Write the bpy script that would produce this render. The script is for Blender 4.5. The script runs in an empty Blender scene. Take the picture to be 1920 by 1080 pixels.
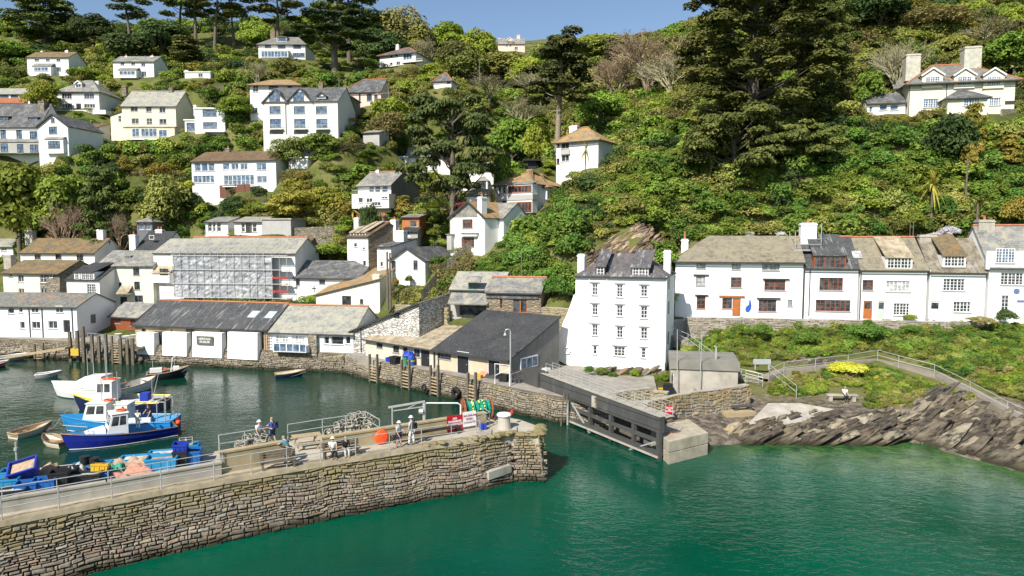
import bpy, bmesh, math, random
import numpy as np
from mathutils import Vector, Matrix
PI = math.pi
SC = bpy.context.scene
COL = SC.collection
# ------------------------------------------------------------------ camera, sky, sun, exposure
CAM_H = 16.0; FPX = 1297.0; PITCH = math.radians(4.41)
cam_data = bpy.data.cameras.new('camera'); cam_data.lens = 36.0*FPX/1920.0; cam_data.clip_end = 3000; cam_data.clip_start = 0.5
cam = bpy.data.objects.new('camera', cam_data); COL.objects.link(cam)
cam.location = (0, 0, CAM_H); cam.rotation_euler = (PI/2-PITCH, 0, 0)
SC.camera = cam
SUN_EL = math.radians(42); SUN_DIR = Vector((-0.52, -0.86))        # horizontal direction towards the sun
SUN_DIR.normalize()
world = bpy.data.worlds.new('World'); SC.world = world; world.use_nodes = True
wn = world.node_tree.nodes; wl = world.node_tree.links
sky = wn.new('ShaderNodeTexSky'); sky.sky_type = 'NISHITA'; sky.sun_disc = False
sky.sun_elevation = SUN_EL; sky.sun_rotation = math.atan2(SUN_DIR.x, SUN_DIR.y)
sky.air_density = 1.0; sky.dust_density = 0.6; sky.ozone_density = 2.2; sky.altitude = 0
wl.new(sky.outputs[0], wn['Background'].inputs[0]); wn['Background'].inputs[1].default_value = 0.1
sun_d = bpy.data.lights.new('sun', 'SUN'); sun_d.energy = 5.0; sun_d.angle = math.radians(0.55); sun_d.color = (1.0, 0.945, 0.85)
sun = bpy.data.objects.new('sun', sun_d); COL.objects.link(sun); sun.location = (-60, -80, 90)
_sv = Vector((SUN_DIR.x*math.cos(SUN_EL), SUN_DIR.y*math.cos(SUN_EL), math.sin(SUN_EL)))
sun.rotation_euler = _sv.to_track_quat('Z', 'Y').to_euler()
SC.view_settings.view_transform = 'Standard'; SC.view_settings.look = 'None'
SC.view_settings.gamma = 1.0; SC.view_settings.exposure = 0.46
SC.cycles.max_bounces = 5; SC.cycles.diffuse_bounces = 2; SC.cycles.glossy_bounces = 2; SC.cycles.transmission_bounces = 2; SC.cycles.transparent_max_bounces = 4
SC.cycles.use_adaptive_sampling = True; SC.cycles.caustics_reflective = False; SC.cycles.caustics_refractive = False
# ------------------------------------------------------------------ measuring: photo pixel (1920 wide) + depth -> point in the place
CP, SP = math.cos(PITCH), math.sin(PITCH)
def ray(px, py):
    u = (px-960)/FPX; v = (540-py)/FPX
    return Vector((u, CP+v*SP, v*CP-SP))
def PY(px, py, Y):
    d = ray(px, py); t = Y/d.y
    return Vector((d.x*t, Y, CAM_H+d.z*t))
def PZ(px, py, z):
    d = ray(px, py); t = (z-CAM_H)/d.z
    return Vector((d.x*t, d.y*t, z))
def proj(p):
    y = p[1]*CP-(p[2]-CAM_H)*SP; up = p[1]*SP+(p[2]-CAM_H)*CP
    if y < 0.1: return (1e6, 1e6, y)
    return (960+FPX*p[0]/y, 540-FPX*up/y, y)
# ------------------------------------------------------------------ mesh collector
class MB:
    def __init__(s): s.v = []; s.f = []; s.m = []; s.c = []; s.usec = False
    def add(s, verts, faces, mat=0, col=None):
        n = len(s.v); s.v.extend([tuple(v) for v in verts])
        for f in faces: s.f.append(tuple(i+n for i in f)); s.m.append(mat); s.c.append(col or (1, 1, 1))
        if col: s.usec = True
    def quad(s, a, b, c, d, mat=0, col=None): s.add([a, b, c, d], [(0, 1, 2, 3)], mat, col)
    def box(s, x0, y0, z0, x1, y1, z1, mat=0, col=None):
        if x0 > x1: x0, x1 = x1, x0
        if y0 > y1: y0, y1 = y1, y0
        if z0 > z1: z0, z1 = z1, z0
        s.add([(x0,y0,z0),(x1,y0,z0),(x1,y1,z0),(x0,y1,z0),(x0,y0,z1),(x1,y0,z1),(x1,y1,z1),(x0,y1,z1)],
              [(0,3,2,1),(4,5,6,7),(0,1,5,4),(1,2,6,5),(2,3,7,6),(3,0,4,7)], mat, col)
    def bar(s, a, b, w, h=None, mat=0, up=(0, 0, 1), col=None):      # square beam a->b
        h = h or w; a = Vector(a); b = Vector(b); d = (b-a)
        if d.length < 1e-6: return
        d.normalize(); up = Vector(up)
        if abs(d.dot(up)) > 0.98: up = Vector((0, 1, 0))
        x = d.cross(up).normalized()*(w/2); z = x.cross(d).normalized()*(h/2)
        vs = [a-x-z, a+x-z, a+x+z, a-x+z, b-x-z, b+x-z, b+x+z, b-x+z]
        s.add(vs, [(0,1,2,3),(7,6,5,4),(0,4,5,1),(1,5,6,2),(2,6,7,3),(3,7,4,0)], mat, col)
    def tube(s, pts, r, n=6, mat=0, caps=True, col=None):
        pts = [Vector(p) for p in pts]; rs = r if isinstance(r, (list, tuple)) else [r]*len(pts)
        base = len(s.v); k = len(pts)
        for i, p in enumerate(pts):
            d = (pts[min(i+1, k-1)]-pts[max(i-1, 0)])
            if d.length < 1e-9: d = Vector((0, 0, 1))
            d.normalize(); up = Vector((0, 0, 1)) if abs(d.z) < 0.9 else Vector((1, 0, 0))
            x = d.cross(up).normalized(); y = d.cross(x)
            for j in range(n):
                a = 2*PI*j/n; s.v.append(tuple(p+(x*math.cos(a)+y*math.sin(a))*rs[i]))
        for i in range(k-1):
            for j in range(n):
                a = base+i*n+j; b = base+i*n+(j+1) % n
                s.f.append((a, a+n, b+n, b)); s.m.append(mat); s.c.append(col or (1, 1, 1))
        if caps:
            s.f.append(tuple(base+j for j in range(n))); s.m.append(mat); s.c.append(col or (1, 1, 1))
            s.f.append(tuple(base+(k-1)*n+j for j in reversed(range(n)))); s.m.append(mat); s.c.append(col or (1, 1, 1))
        if col: s.usec = True
    def lathe(s, prof, cen=(0, 0, 0), n=14, mat=0, axis='z', col=None):
        base = len(s.v); k = len(prof); cen = Vector(cen)
        for r, z in prof:
            for j in range(n):
                a = 2*PI*j/n; c, q = r*math.cos(a), r*math.sin(a)
                p = Vector((c, q, z)) if axis == 'z' else (Vector((c, z, q)) if axis == 'y' else Vector((z, c, q)))
                s.v.append(tuple(cen+p))
        for i in range(k-1):
            for j in range(n):
                a = base+i*n+j; b = base+i*n+(j+1) % n
                s.f.append((a, b, b+n, a+n)); s.m.append(mat); s.c.append(col or (1, 1, 1))
        s.f.append(tuple(base+j for j in reversed(range(n)))); s.m.append(mat); s.c.append(col or (1, 1, 1))
        s.f.append(tuple(base+(k-1)*n+j for j in range(n))); s.m.append(mat); s.c.append(col or (1, 1, 1))
        if col: s.usec = True
    def prism(s, poly, z0, z1, mat=0, col=None, zf=None):            # poly in xy
        n = len(poly)
        vs = [(p[0], p[1], z0) for p in poly]+[(p[0], p[1], (zf(p) if zf else z1)) for p in poly]
        fs = [tuple(range(n-1, -1, -1)), tuple(range(n, 2*n))]+[(i, (i+1) % n, n+(i+1) % n, n+i) for i in range(n)]
        s.add(vs, fs, mat, col)
    def plate(s, poly3, t, nrm, mat=0):                              # planar polygon thickened along nrm (downwards by t)
        n = len(poly3); d = Vector(nrm).normalized()*t
        a = [Vector(p) for p in poly3]; b = [p-d for p in a]
        s.add(a+b, [tuple(range(n)), tuple(range(2*n-1, n-1, -1))]+[(i, n+i, n+(i+1) % n, (i+1) % n) for i in range(n)], mat)
    def sphere(s, c, r, n=10, m=6, sc=(1, 1, 1), mat=0, col=None):
        prof = [(max(1e-4, math.sin(PI*i/m)*r), -math.cos(PI*i/m)*r) for i in range(m+1)]
        b = len(s.v); s.lathe(prof, (0, 0, 0), n, mat, col=col)
        for i in range(b, len(s.v)):
            v = s.v[i]; s.v[i] = (c[0]+v[0]*sc[0], c[1]+v[1]*sc[1], c[2]+v[2]*sc[2])
    def xf(s, M, i0=0):
        for i in range(i0, len(s.v)): s.v[i] = tuple(M @ Vector(s.v[i]))
    def mesh(s, name, mats, smooth=False):
        me = bpy.data.meshes.new(name); me.from_pydata(s.v, [], s.f)
        if not isinstance(mats, (list, tuple)): mats = [mats]
        for m in mats: me.materials.append(m)
        if len(mats) > 1: me.polygons.foreach_set('material_index', s.m)
        me.update()
        add_uv(me)
        if s.usec:
            at = me.color_attributes.new('tint', 'FLOAT_COLOR', 'CORNER')
            cnt = np.array([len(f) for f in s.f]); c = np.ones((len(s.f), 4), np.float32); c[:, :3] = np.array(s.c, np.float32)
            at.data.foreach_set('color', np.repeat(c, cnt, axis=0).ravel())
        if smooth: me.polygons.foreach_set('use_smooth', [True]*len(me.polygons))
        return me
    def build(s, name, mats, parent=None, smooth=False, off=None):
        if off is not None:
            o_ = Vector(off); s.v = [tuple(Vector(v)-o_) for v in s.v]
        o = bpy.data.objects.new(name, s.mesh(name, mats, smooth)); COL.objects.link(o)
        if parent is not None: o.parent = parent
        if off is not None and parent is None: o.location = off
        return o
def add_uv(me):
    n = len(me.loops)
    if n == 0: return
    co = np.empty(len(me.vertices)*3); me.vertices.foreach_get('co', co); co = co.reshape(-1, 3)
    lv = np.empty(n, np.int32); me.loops.foreach_get('vertex_index', lv)
    nr = np.empty(len(me.polygons)*3); me.polygons.foreach_get('normal', nr); nr = nr.reshape(-1, 3)
    lt = np.empty(len(me.polygons), np.int32); me.polygons.foreach_get('loop_total', lt)
    N = np.repeat(nr, lt, axis=0); P = co[lv]
    U = np.stack([-N[:, 1], N[:, 0], np.zeros(n)], 1); L = np.linalg.norm(U, axis=1)
    flat = L < 0.08; U[flat] = (1, 0, 0); L[flat] = 1; U /= L[:, None]
    V = np.cross(N, U)
    uv = np.stack([(P*U).sum(1), (P*V).sum(1)], 1).astype(np.float32)
    me.uv_layers.new(name='UVMap').data.foreach_set('uv', uv.ravel())
def empty(name, loc, rz=0.0):
    o = bpy.data.objects.new(name, None); o.empty_display_size = 0.5; COL.objects.link(o); o.location = loc; o.rotation_euler = (0, 0, rz); return o
def tag(o, label=None, cat=None, group=None, kind=None):
    if label: o['label'] = label
    if cat: o['category'] = cat
    if group: o['group'] = group
    if kind: o['kind'] = kind
    return o
def thing(name, label, cat, loc, rz=0.0, group=None): return tag(empty(name, loc, rz), label, cat, group)
def kids(o): return [c for c in CH.get(o.name, [])]
CH = {}
def copy_tree(root, loc, rz=None, label=None, scale=None):
    def rec(o, par):
        c = o.copy(); COL.objects.link(c)
        if par is not None: c.parent = par
        for k in o.children: rec(k, c)
        return c
    r = rec(root, None); r.location = loc
    if rz is not None: r.rotation_euler = (0, 0, rz)
    if label: r['label'] = label
    if scale: r.scale = scale if isinstance(scale, (tuple, list)) else (scale,)*3
    return r
# ------------------------------------------------------------------ numpy noise
def _h(ix, iy, s):
    n = (ix*374761393+iy*668265263+s*974711) & 0xffffffff
    n = ((n ^ (n >> 13))*1274126177) & 0xffffffff
    return ((n ^ (n >> 16)) & 0xffff)/65535.0
def vnoise(x, y, s=0):
    x = np.asarray(x, float); y = np.asarray(y, float)
    ix = np.floor(x).astype(np.int64); iy = np.floor(y).astype(np.int64); fx = x-ix; fy = y-iy
    fx = fx*fx*(3-2*fx); fy = fy*fy*(3-2*fy)
    a = _h(ix, iy, s); b = _h(ix+1, iy, s); c = _h(ix, iy+1, s); d = _h(ix+1, iy+1, s)
    return (a*(1-fx)+b*fx)*(1-fy)+(c*(1-fx)+d*fx)*fy
def fbm(x, y, o=4, s=0):
    r = 0; a = 1; t = 0
    for i in range(o):
        r = r+a*(vnoise(x*2**i, y*2**i, s+i)-0.5); t += a; a *= 0.5
    return r/t*2
# ------------------------------------------------------------------ materials
MATS = {}
class NT:
    def __init__(s, name, rough=0.8, spec=0.3):
        s.m = bpy.data.materials.new(name); s.m.use_nodes = True; s.t = s.m.node_tree; s.N = s.t.nodes; s.L = s.t.links
        s.b = s.N['Principled BSDF']; s.b.inputs['Roughness'].default_value = rough; s.b.inputs['Specular IOR Level'].default_value = spec
    def n(s, typ, **kw):
        x = s.N.new(typ)
        for k, v in kw.items(): setattr(x, k, v)
        return x
    def link(s, a, b): s.L.new(a, b)
    def coord(s, kind='Object'): return s.n('ShaderNodeTexCoord').outputs[kind]
    def pos(s): return s.n('ShaderNodeNewGeometry').outputs['Position']
    def mapping(s, src, scale=(1, 1, 1), rot=(0, 0, 0)):
        x = s.n('ShaderNodeMapping'); x.inputs['Scale'].default_value = scale; x.inputs['Rotation'].default_value = rot; s.link(src, x.inputs[0]); return x.outputs[0]
    def noise(s, src, scale, detail=4, rough=0.55, dist=0):
        x = s.n('ShaderNodeTexNoise'); x.inputs['Scale'].default_value = scale; x.inputs['Detail'].default_value = detail
        x.inputs['Roughness'].default_value = rough; x.inputs['Distortion'].default_value = dist; s.link(src, x.inputs['Vector']); return x.outputs['Fac']
    def ramp(s, fac, stops, interp='LINEAR'):
        x = s.n('ShaderNodeValToRGB'); x.color_ramp.interpolation = interp; el = x.color_ramp.elements
        while len(el) > 1: el.remove(el[-1])
        el[0].position = stops[0][0]; el[0].color = (*stops[0][1], 1) if not isinstance(stops[0][1], (int, float)) else (stops[0][1],)*3+(1,)
        for p, c in stops[1:]:
            e = el.new(p); e.color = (*c, 1) if not isinstance(c, (int, float)) else (c, c, c, 1)
        s.link(fac, x.inputs[0]); return x.outputs[0]
    def mix(s, fac, a, b, blend='MIX'):
        x = s.n('ShaderNodeMix'); x.data_type = 'RGBA'; x.blend_type = blend
        for val, i in ((fac, 0), (a, 6), (b, 7)):
            if isinstance(val, (int, float)): x.inputs[i].default_value = val if i == 0 else (val, val, val, 1)
            elif isinstance(val, tuple): x.inputs[i].default_value = (*val, 1)
            else: s.link(val, x.inputs[i])
        return x.outputs[2]
    def math(s, op, a, b=0.0):
        x = s.n('ShaderNodeMath'); x.operation = op
        for val, i in ((a, 0), (b, 1)):
            if isinstance(val, (int, float)): x.inputs[i].default_value = val
            else: s.link(val, x.inputs[i])
        return x.outputs[0]
    def color(s, c):
        if isinstance(c, tuple): s.b.inputs['Base Color'].default_value = (*c, 1)
        else: s.link(c, s.b.inputs['Base Color'])
    def bump(s, h, strength=0.5, dist=0.05):
        x = s.n('ShaderNodeBump'); x.inputs['Strength'].default_value = strength; x.inputs['Distance'].default_value = dist
        s.link(h, x.inputs['Height']); s.link(x.outputs[0], s.b.inputs['Normal'])
    def tint(s):
        x = s.n('ShaderNodeVertexColor'); x.layer_name = 'tint'; return x.outputs[0]
def paint(name, c, rough=0.6, var=0.12, scale=1.5, dirt=None, dirt_amt=0.35, metal=0.0):
    if name in MATS: return MATS[name]
    t = NT(name, rough); p = t.pos()
    n1 = t.noise(p, scale, 5, 0.6)
    lo = tuple(x*(1-var) for x in c); hi = tuple(min(1, x*(1+var*0.5)) for x in c)
    col = t.ramp(n1, [(0.3, lo), (0.65, hi)])
    if dirt:
        n2 = t.noise(t.mapping(p, (1.2, 1.2, 0.35)), scale*0.9, 6, 0.7)
        col = t.mix(t.ramp(n2, [(0.52, 0.0), (0.72, dirt_amt)]), col, dirt)
    t.color(col); t.b.inputs['Metallic'].default_value = metal
    MATS[name] = t.m; return t.m
def slate(name, c, lichen=None, amt=0.4, c2=None, row=0.28, streak=0.0, contrast=0.35):
    if name in MATS: return MATS[name]
    t = NT(name, 0.75, 0.25); uv = t.coord('UV'); p = t.pos()
    b = t.n('ShaderNodeTexBrick'); b.inputs['Scale'].default_value = 1.0; b.inputs['Brick Width'].default_value = row*1.0; b.inputs['Row Height'].default_value = row
    b.inputs['Mortar Size'].default_value = 0.018; b.inputs['Mortar Smooth'].default_value = 0.3; b.inputs['Bias'].default_value = 0.0
    b.inputs['Color1'].default_value = (*[x*(1-contrast) for x in c], 1); b.inputs['Color2'].default_value = (*[min(1, x*(1+contrast)) for x in c], 1)
    b.inputs['Mortar'].default_value = (*[x*0.35 for x in c], 1); t.link(uv, b.inputs['Vector'])
    col = b.outputs['Color']
    n1 = t.noise(p, 0.55, 6, 0.62)
    col = t.mix(t.ramp(n1, [(0.35, 0.0), (0.7, 0.55)]), col, c2 or tuple(x*1.7 for x in c))
    if lichen:
        n2 = t.noise(p, 0.9, 7, 0.7, 0.4)
        col = t.mix(t.ramp(n2, [(0.5-amt*0.25, 0.0), (0.66-amt*0.2, 0.85)]), col, lichen)
    n3 = t.noise(p, 7.0, 3, 0.6)
    col = t.mix(t.ramp(n3, [(0.62, 0.0), (0.72, 0.5)]), col, (0.42, 0.42, 0.38))
    if streak:
        n4 = t.noise(t.mapping(uv, (2.2, 0.35, 1)), 1.0, 4, 0.6)
        col = t.mix(t.ramp(n4, [(0.55, 0.0), (0.68, streak)]), col, (0.5, 0.5, 0.48))
    t.color(col); t.bump(b.outputs['Fac'], 0.4, -0.02)
    MATS[name] = t.m; return t.m
def stonemat(name, cols, scale=2.2, zs=2.6, mortar=(0.16, 0.14, 0.11), white=0.0):
    """flat-face rubble for small/far walls: voronoi stones of many colours"""
    if name in MATS: return MATS[name]
    t = NT(name, 0.9, 0.15); p = t.pos()
    nz = t.n('ShaderNodeTexNoise'); nz.inputs['Scale'].default_value = 1.3; t.link(p, nz.inputs['Vector'])
    w = t.mix(0.12, p, nz.outputs['Color'], 'ADD')
    q = t.mapping(w, (scale, scale, scale*zs))
    v = t.n('ShaderNodeTexVoronoi'); v.inputs['Scale'].default_value = 1.0; t.link(q, v.inputs['Vector'])
    e = t.n('ShaderNodeTexVoronoi'); e.feature = 'DISTANCE_TO_EDGE'; e.inputs['Scale'].default_value = 1.0; t.link(q, e.inputs['Vector'])
    k = len(cols); col = t.ramp(t.math('FRACT', t.math('MULTIPLY', v.outputs['Color'], 3.7)), [((i+0.01)/k, c) for i, c in enumerate(cols)], 'CONSTANT')
    g = t.noise(p, 0.7, 5, 0.6); col = t.mix(t.ramp(g, [(0.35, 0.0), (0.7, 0.55)]), col, (0.42, 0.38, 0.27))
    if white: col = t.mix(t.ramp(t.noise(p, 1.4, 6, 0.7), [(0.42, 0.0), (0.58, white)]), col, (0.78, 0.77, 0.74))
    col = t.mix(t.ramp(e.outputs['Distance'], [(0.03, 0.85), (0.12, 0.0)]), col, mortar)
    t.color(col); t.bump(t.ramp(e.outputs['Distance'], [(0.0, 0.0), (0.2, 1.0)]), 0.8, 0.08)
    MATS[name] = t.m; return t.m
def tintmat(name, rough=0.9, nscale=6.0, amt=0.35, moss=None, bump=0.6, weed=None):
    """per-stone colours from the tint attribute, weathered by noise"""
    if name in MATS: return MATS[name]
    t = NT(name, rough, 0.15); p = t.pos(); col = t.tint()
    n = t.noise(p, nscale, 6, 0.65)
    col = t.mix(t.ramp(n, [(0.3, amt*1.4), (0.62, 0.0)]), col, (0.035, 0.03, 0.026))
    col = t.mix(t.ramp(n, [(0.58, 0.0), (0.78, amt)]), col, (0.60, 0.56, 0.47))
    if moss:
        sx = t.n('ShaderNodeSeparateXYZ'); t.link(p, sx.inputs[0])
        zz = t.math('ADD', t.math('MULTIPLY', sx.outputs[2], 0.18), t.noise(p, 0.55, 5, 0.65))
        col = t.mix(t.ramp(zz, [(0.78, 0.0), (1.0, 0.75)]), col, moss)
    if weed:
        sx2 = t.n('ShaderNodeSeparateXYZ'); t.link(p, sx2.inputs[0])
        z2 = t.math('ADD', sx2.outputs[2], t.math('MULTIPLY', t.noise(p, 1.2, 3, 0.6), 0.7))
        col = t.mix(t.ramp(z2, [(0.5, 1.0), (1.35, 0.0)]), col, weed)
    t.color(col); t.bump(n, bump, 0.04)
    MATS[name] = t.m; return t.m
WHITE = paint('white_render', (0.80, 0.79, 0.76), 0.8, 0.06, 0.8, (0.5, 0.47, 0.4), 0.3)
WHITEB = paint('bright_limewash', (0.86, 0.86, 0.85), 0.8, 0.03, 0.8, (0.6, 0.58, 0.52), 0.22)
CREAM = paint('cream_render', (0.74, 0.70, 0.55), 0.8, 0.06, 0.6, (0.5, 0.46, 0.36), 0.15)
PALE = paint('pale_cream_render', (0.76, 0.74, 0.66), 0.8, 0.05, 0.6, (0.5, 0.48, 0.4), 0.15)
YELLOW = paint('soft_yellow_render', (0.78, 0.72, 0.52), 0.8, 0.05, 0.6, (0.6, 0.55, 0.4), 0.15)
PINK = paint('pale_pink_render', (0.70, 0.55, 0.46), 0.8, 0.05, 0.6)
GREYR = paint('grey_render', (0.42, 0.41, 0.38), 0.85, 0.1, 0.8, (0.25, 0.24, 0.2), 0.3)
CONC = paint('concrete', (0.40, 0.37, 0.31), 0.9, 0.2, 0.9, (0.18, 0.16, 0.12), 0.55)
CONCY = paint('tan_concrete', (0.40, 0.32, 0.19), 0.9, 0.18, 1.2, (0.22, 0.18, 0.12), 0.5)
DARKR = paint('dark_render_and_shade', (0.20, 0.195, 0.18), 0.85, 0.2, 1.0, (0.1, 0.1, 0.09), 0.4)
FWHITE = paint('white_frame_paint', (0.80, 0.80, 0.78), 0.5, 0.03, 2)
FGREY = paint('grey_frame_paint', (0.16, 0.16, 0.17), 0.5, 0.05, 2)
FBLACK = paint('black_frame_paint', (0.025, 0.025, 0.028), 0.5, 0.05, 2)
FBROWN = paint('red_brown_wood_stain', (0.26, 0.075, 0.03), 0.5, 0.15, 2)
FGREEN = paint('green_frame_paint', (0.04, 0.22, 0.17), 0.5, 0.1, 2)
FORANGE = paint('orange_wood_stain', (0.42, 0.14, 0.04), 0.5, 0.15, 2)
LEAD = paint('dark_gutter', (0.05, 0.05, 0.05), 0.6, 0.1, 2)
SILLM = paint('stone_sill', (0.33, 0.33, 0.32), 0.8, 0.15, 2)
TERRA = paint('terracotta', (0.45, 0.17, 0.09), 0.8, 0.2, 3)
WOODG = paint('weathered_timber', (0.155, 0.13, 0.095), 0.9, 0.35, 5, (0.07, 0.055, 0.035), 0.6)
WOODT = paint('tan_timber', (0.42, 0.32, 0.19), 0.85, 0.3, 5)
METALG = paint('galvanised_steel', (0.50, 0.51, 0.50), 0.45, 0.12, 3, (0.3, 0.2, 0.13), 0.4, 0.35)
GATEM = paint('grey_steel_paint', (0.075, 0.075, 0.072), 0.5, 0.15, 1.0, (0.22, 0.2, 0.17), 0.3)
RUST = paint('rusty_steel', (0.28, 0.10, 0.05), 0.9, 0.4, 4, (0.12, 0.05, 0.03), 0.6)
RUBBER = paint('black_rubber', (0.02, 0.02, 0.02), 0.8, 0.2, 3)
def glassmat(name, c=(0.02, 0.025, 0.03), rough=0.08, var=(0.08, 0.09, 0.10)):
    if name in MATS: return MATS[name]
    t = NT(name, rough, 0.6); p = t.pos(); t.color(t.ramp(t.noise(p, 1.7, 2), [(0.42, c), (0.62, var)])); MATS[name] = t.m; return t.m
GLASS = glassmat('window_glass')
GLASSB = glassmat('blue_window_glass', (0.05, 0.09, 0.15), 0.06, (0.16, 0.22, 0.30))
GLASSL = glassmat('curtained_window_glass', (0.28, 0.29, 0.29), 0.15, (0.6, 0.6, 0.58))
S_GREY = slate('grey_slate', (0.17, 0.17, 0.165), (0.36, 0.33, 0.25), 0.2)
S_DARK = slate('dark_slate', (0.045, 0.047, 0.05), None, 0, (0.075, 0.075, 0.075), contrast=0.25)
S_BLUE = slate('blue_grey_slate', (0.085, 0.088, 0.095), (0.22, 0.21, 0.19), 0.1, (0.13, 0.13, 0.13))
S_MOSS = slate('mossy_brown_slate', (0.15, 0.12, 0.075), (0.27, 0.165, 0.06), 0.2, (0.2, 0.17, 0.11))
S_OCHRE = slate('ochre_lichened_slate', (0.22, 0.18, 0.125), (0.42, 0.24, 0.08), 0.35, (0.3, 0.25, 0.17))
S_PALE = slate('pale_lichened_slate', (0.27, 0.27, 0.245), (0.38, 0.36, 0.27), 0.3, (0.33, 0.33, 0.30))
S_TAN = slate('tan_scantle_slate', (0.30, 0.24, 0.16), (0.48, 0.42, 0.30), 0.3, (0.34, 0.27, 0.18), contrast=0.3)
S_OLIVE = slate('olive_mossed_slate', (0.20, 0.175, 0.13), (0.27, 0.24, 0.16), 0.3, (0.26, 0.235, 0.18), row=0.34)
S_STREAK = slate('lichen_streaked_slate', (0.068, 0.07, 0.073), None, 0, (0.11, 0.11, 0.11), streak=0.38, contrast=0.25)
S_RUSTY = slate('orange_lichened_slate', (0.17, 0.17, 0.155), (0.42, 0.21, 0.08), -0.12, (0.25, 0.25, 0.22))
S_BROWN = slate('brown_roof_tiles', (0.13, 0.085, 0.055), (0.2, 0.13, 0.06), 0.2, (0.16, 0.11, 0.07))
S_WHARF = slate('warehouse_slate', (0.11, 0.10, 0.105), None, 0, (0.16, 0.145, 0.14), streak=0.55)
STONE = stonemat('rubble_stone', [(0.25, 0.22, 0.17), (0.33, 0.28, 0.2), (0.17, 0.15, 0.13), (0.38, 0.35, 0.28), (0.24, 0.19, 0.13)])
STONEB = stonemat('brown_rubble_stone', [(0.28, 0.21, 0.13), (0.36, 0.28, 0.18), (0.19, 0.15, 0.11), (0.33, 0.27, 0.2), (0.24, 0.18, 0.12)], 2.0)
STONEW = stonemat('whitewashed_rubble', [(0.5, 0.48, 0.45), (0.62, 0.61, 0.58), (0.3, 0.28, 0.25), (0.7, 0.69, 0.66)], 2.0, white=0.9)
# ------------------------------------------------------------------ house builder
CTRL = []            # ground control points (x, y, z) gathered from every building
KEEP = []            # photo rectangles of buildings (px0, py0, px1, py1, depth): planting keeps clear in front of them
FOOT = []            # building footprints in plan (origin, rz, W, D)
STY = {  # frame material, pane material, cell w, cell h, bar thickness
 'w': (FWHITE, GLASS, 0.62, 0.8, 0.055), 's': (FWHITE, GLASS, 0.34, 0.36, 0.05), 'p': (FWHITE, GLASS, 1.1, 3, 0.07),
 'q': (FWHITE, GLASSB, 0.9, 3, 0.07), 'g': (FGREY, GLASSB, 0.75, 0.8, 0.055), 'k': (FBLACK, GLASS, 0.6, 0.7, 0.05),
 'n': (FBLACK, GLASSB, 0.6, 0.7, 0.05), 'b': (FBROWN, GLASS, 0.5, 0.45, 0.055), 'B': (FBROWN, GLASS, 0.62, 9, 0.09), 'c': (FWHITE, GLASSL, 0.4, 0.4, 0.05),
 'G': (FGREY, GLASSL, 0.42, 0.42, 0.045), 'e': (FGREEN, GLASS, 0.5, 0.5, 0.06), 'o': (FORANGE, GLASS, 0.9, 9, 0.12),
 'v': (FGREY, GLASSB, 0.7, 9, 0.05), 'x': (FBLACK, GLASS, 9, 9, 0.05), 'D': (FWHITE, GLASSB, 0.32, 0.34, 0.05)}
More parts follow.
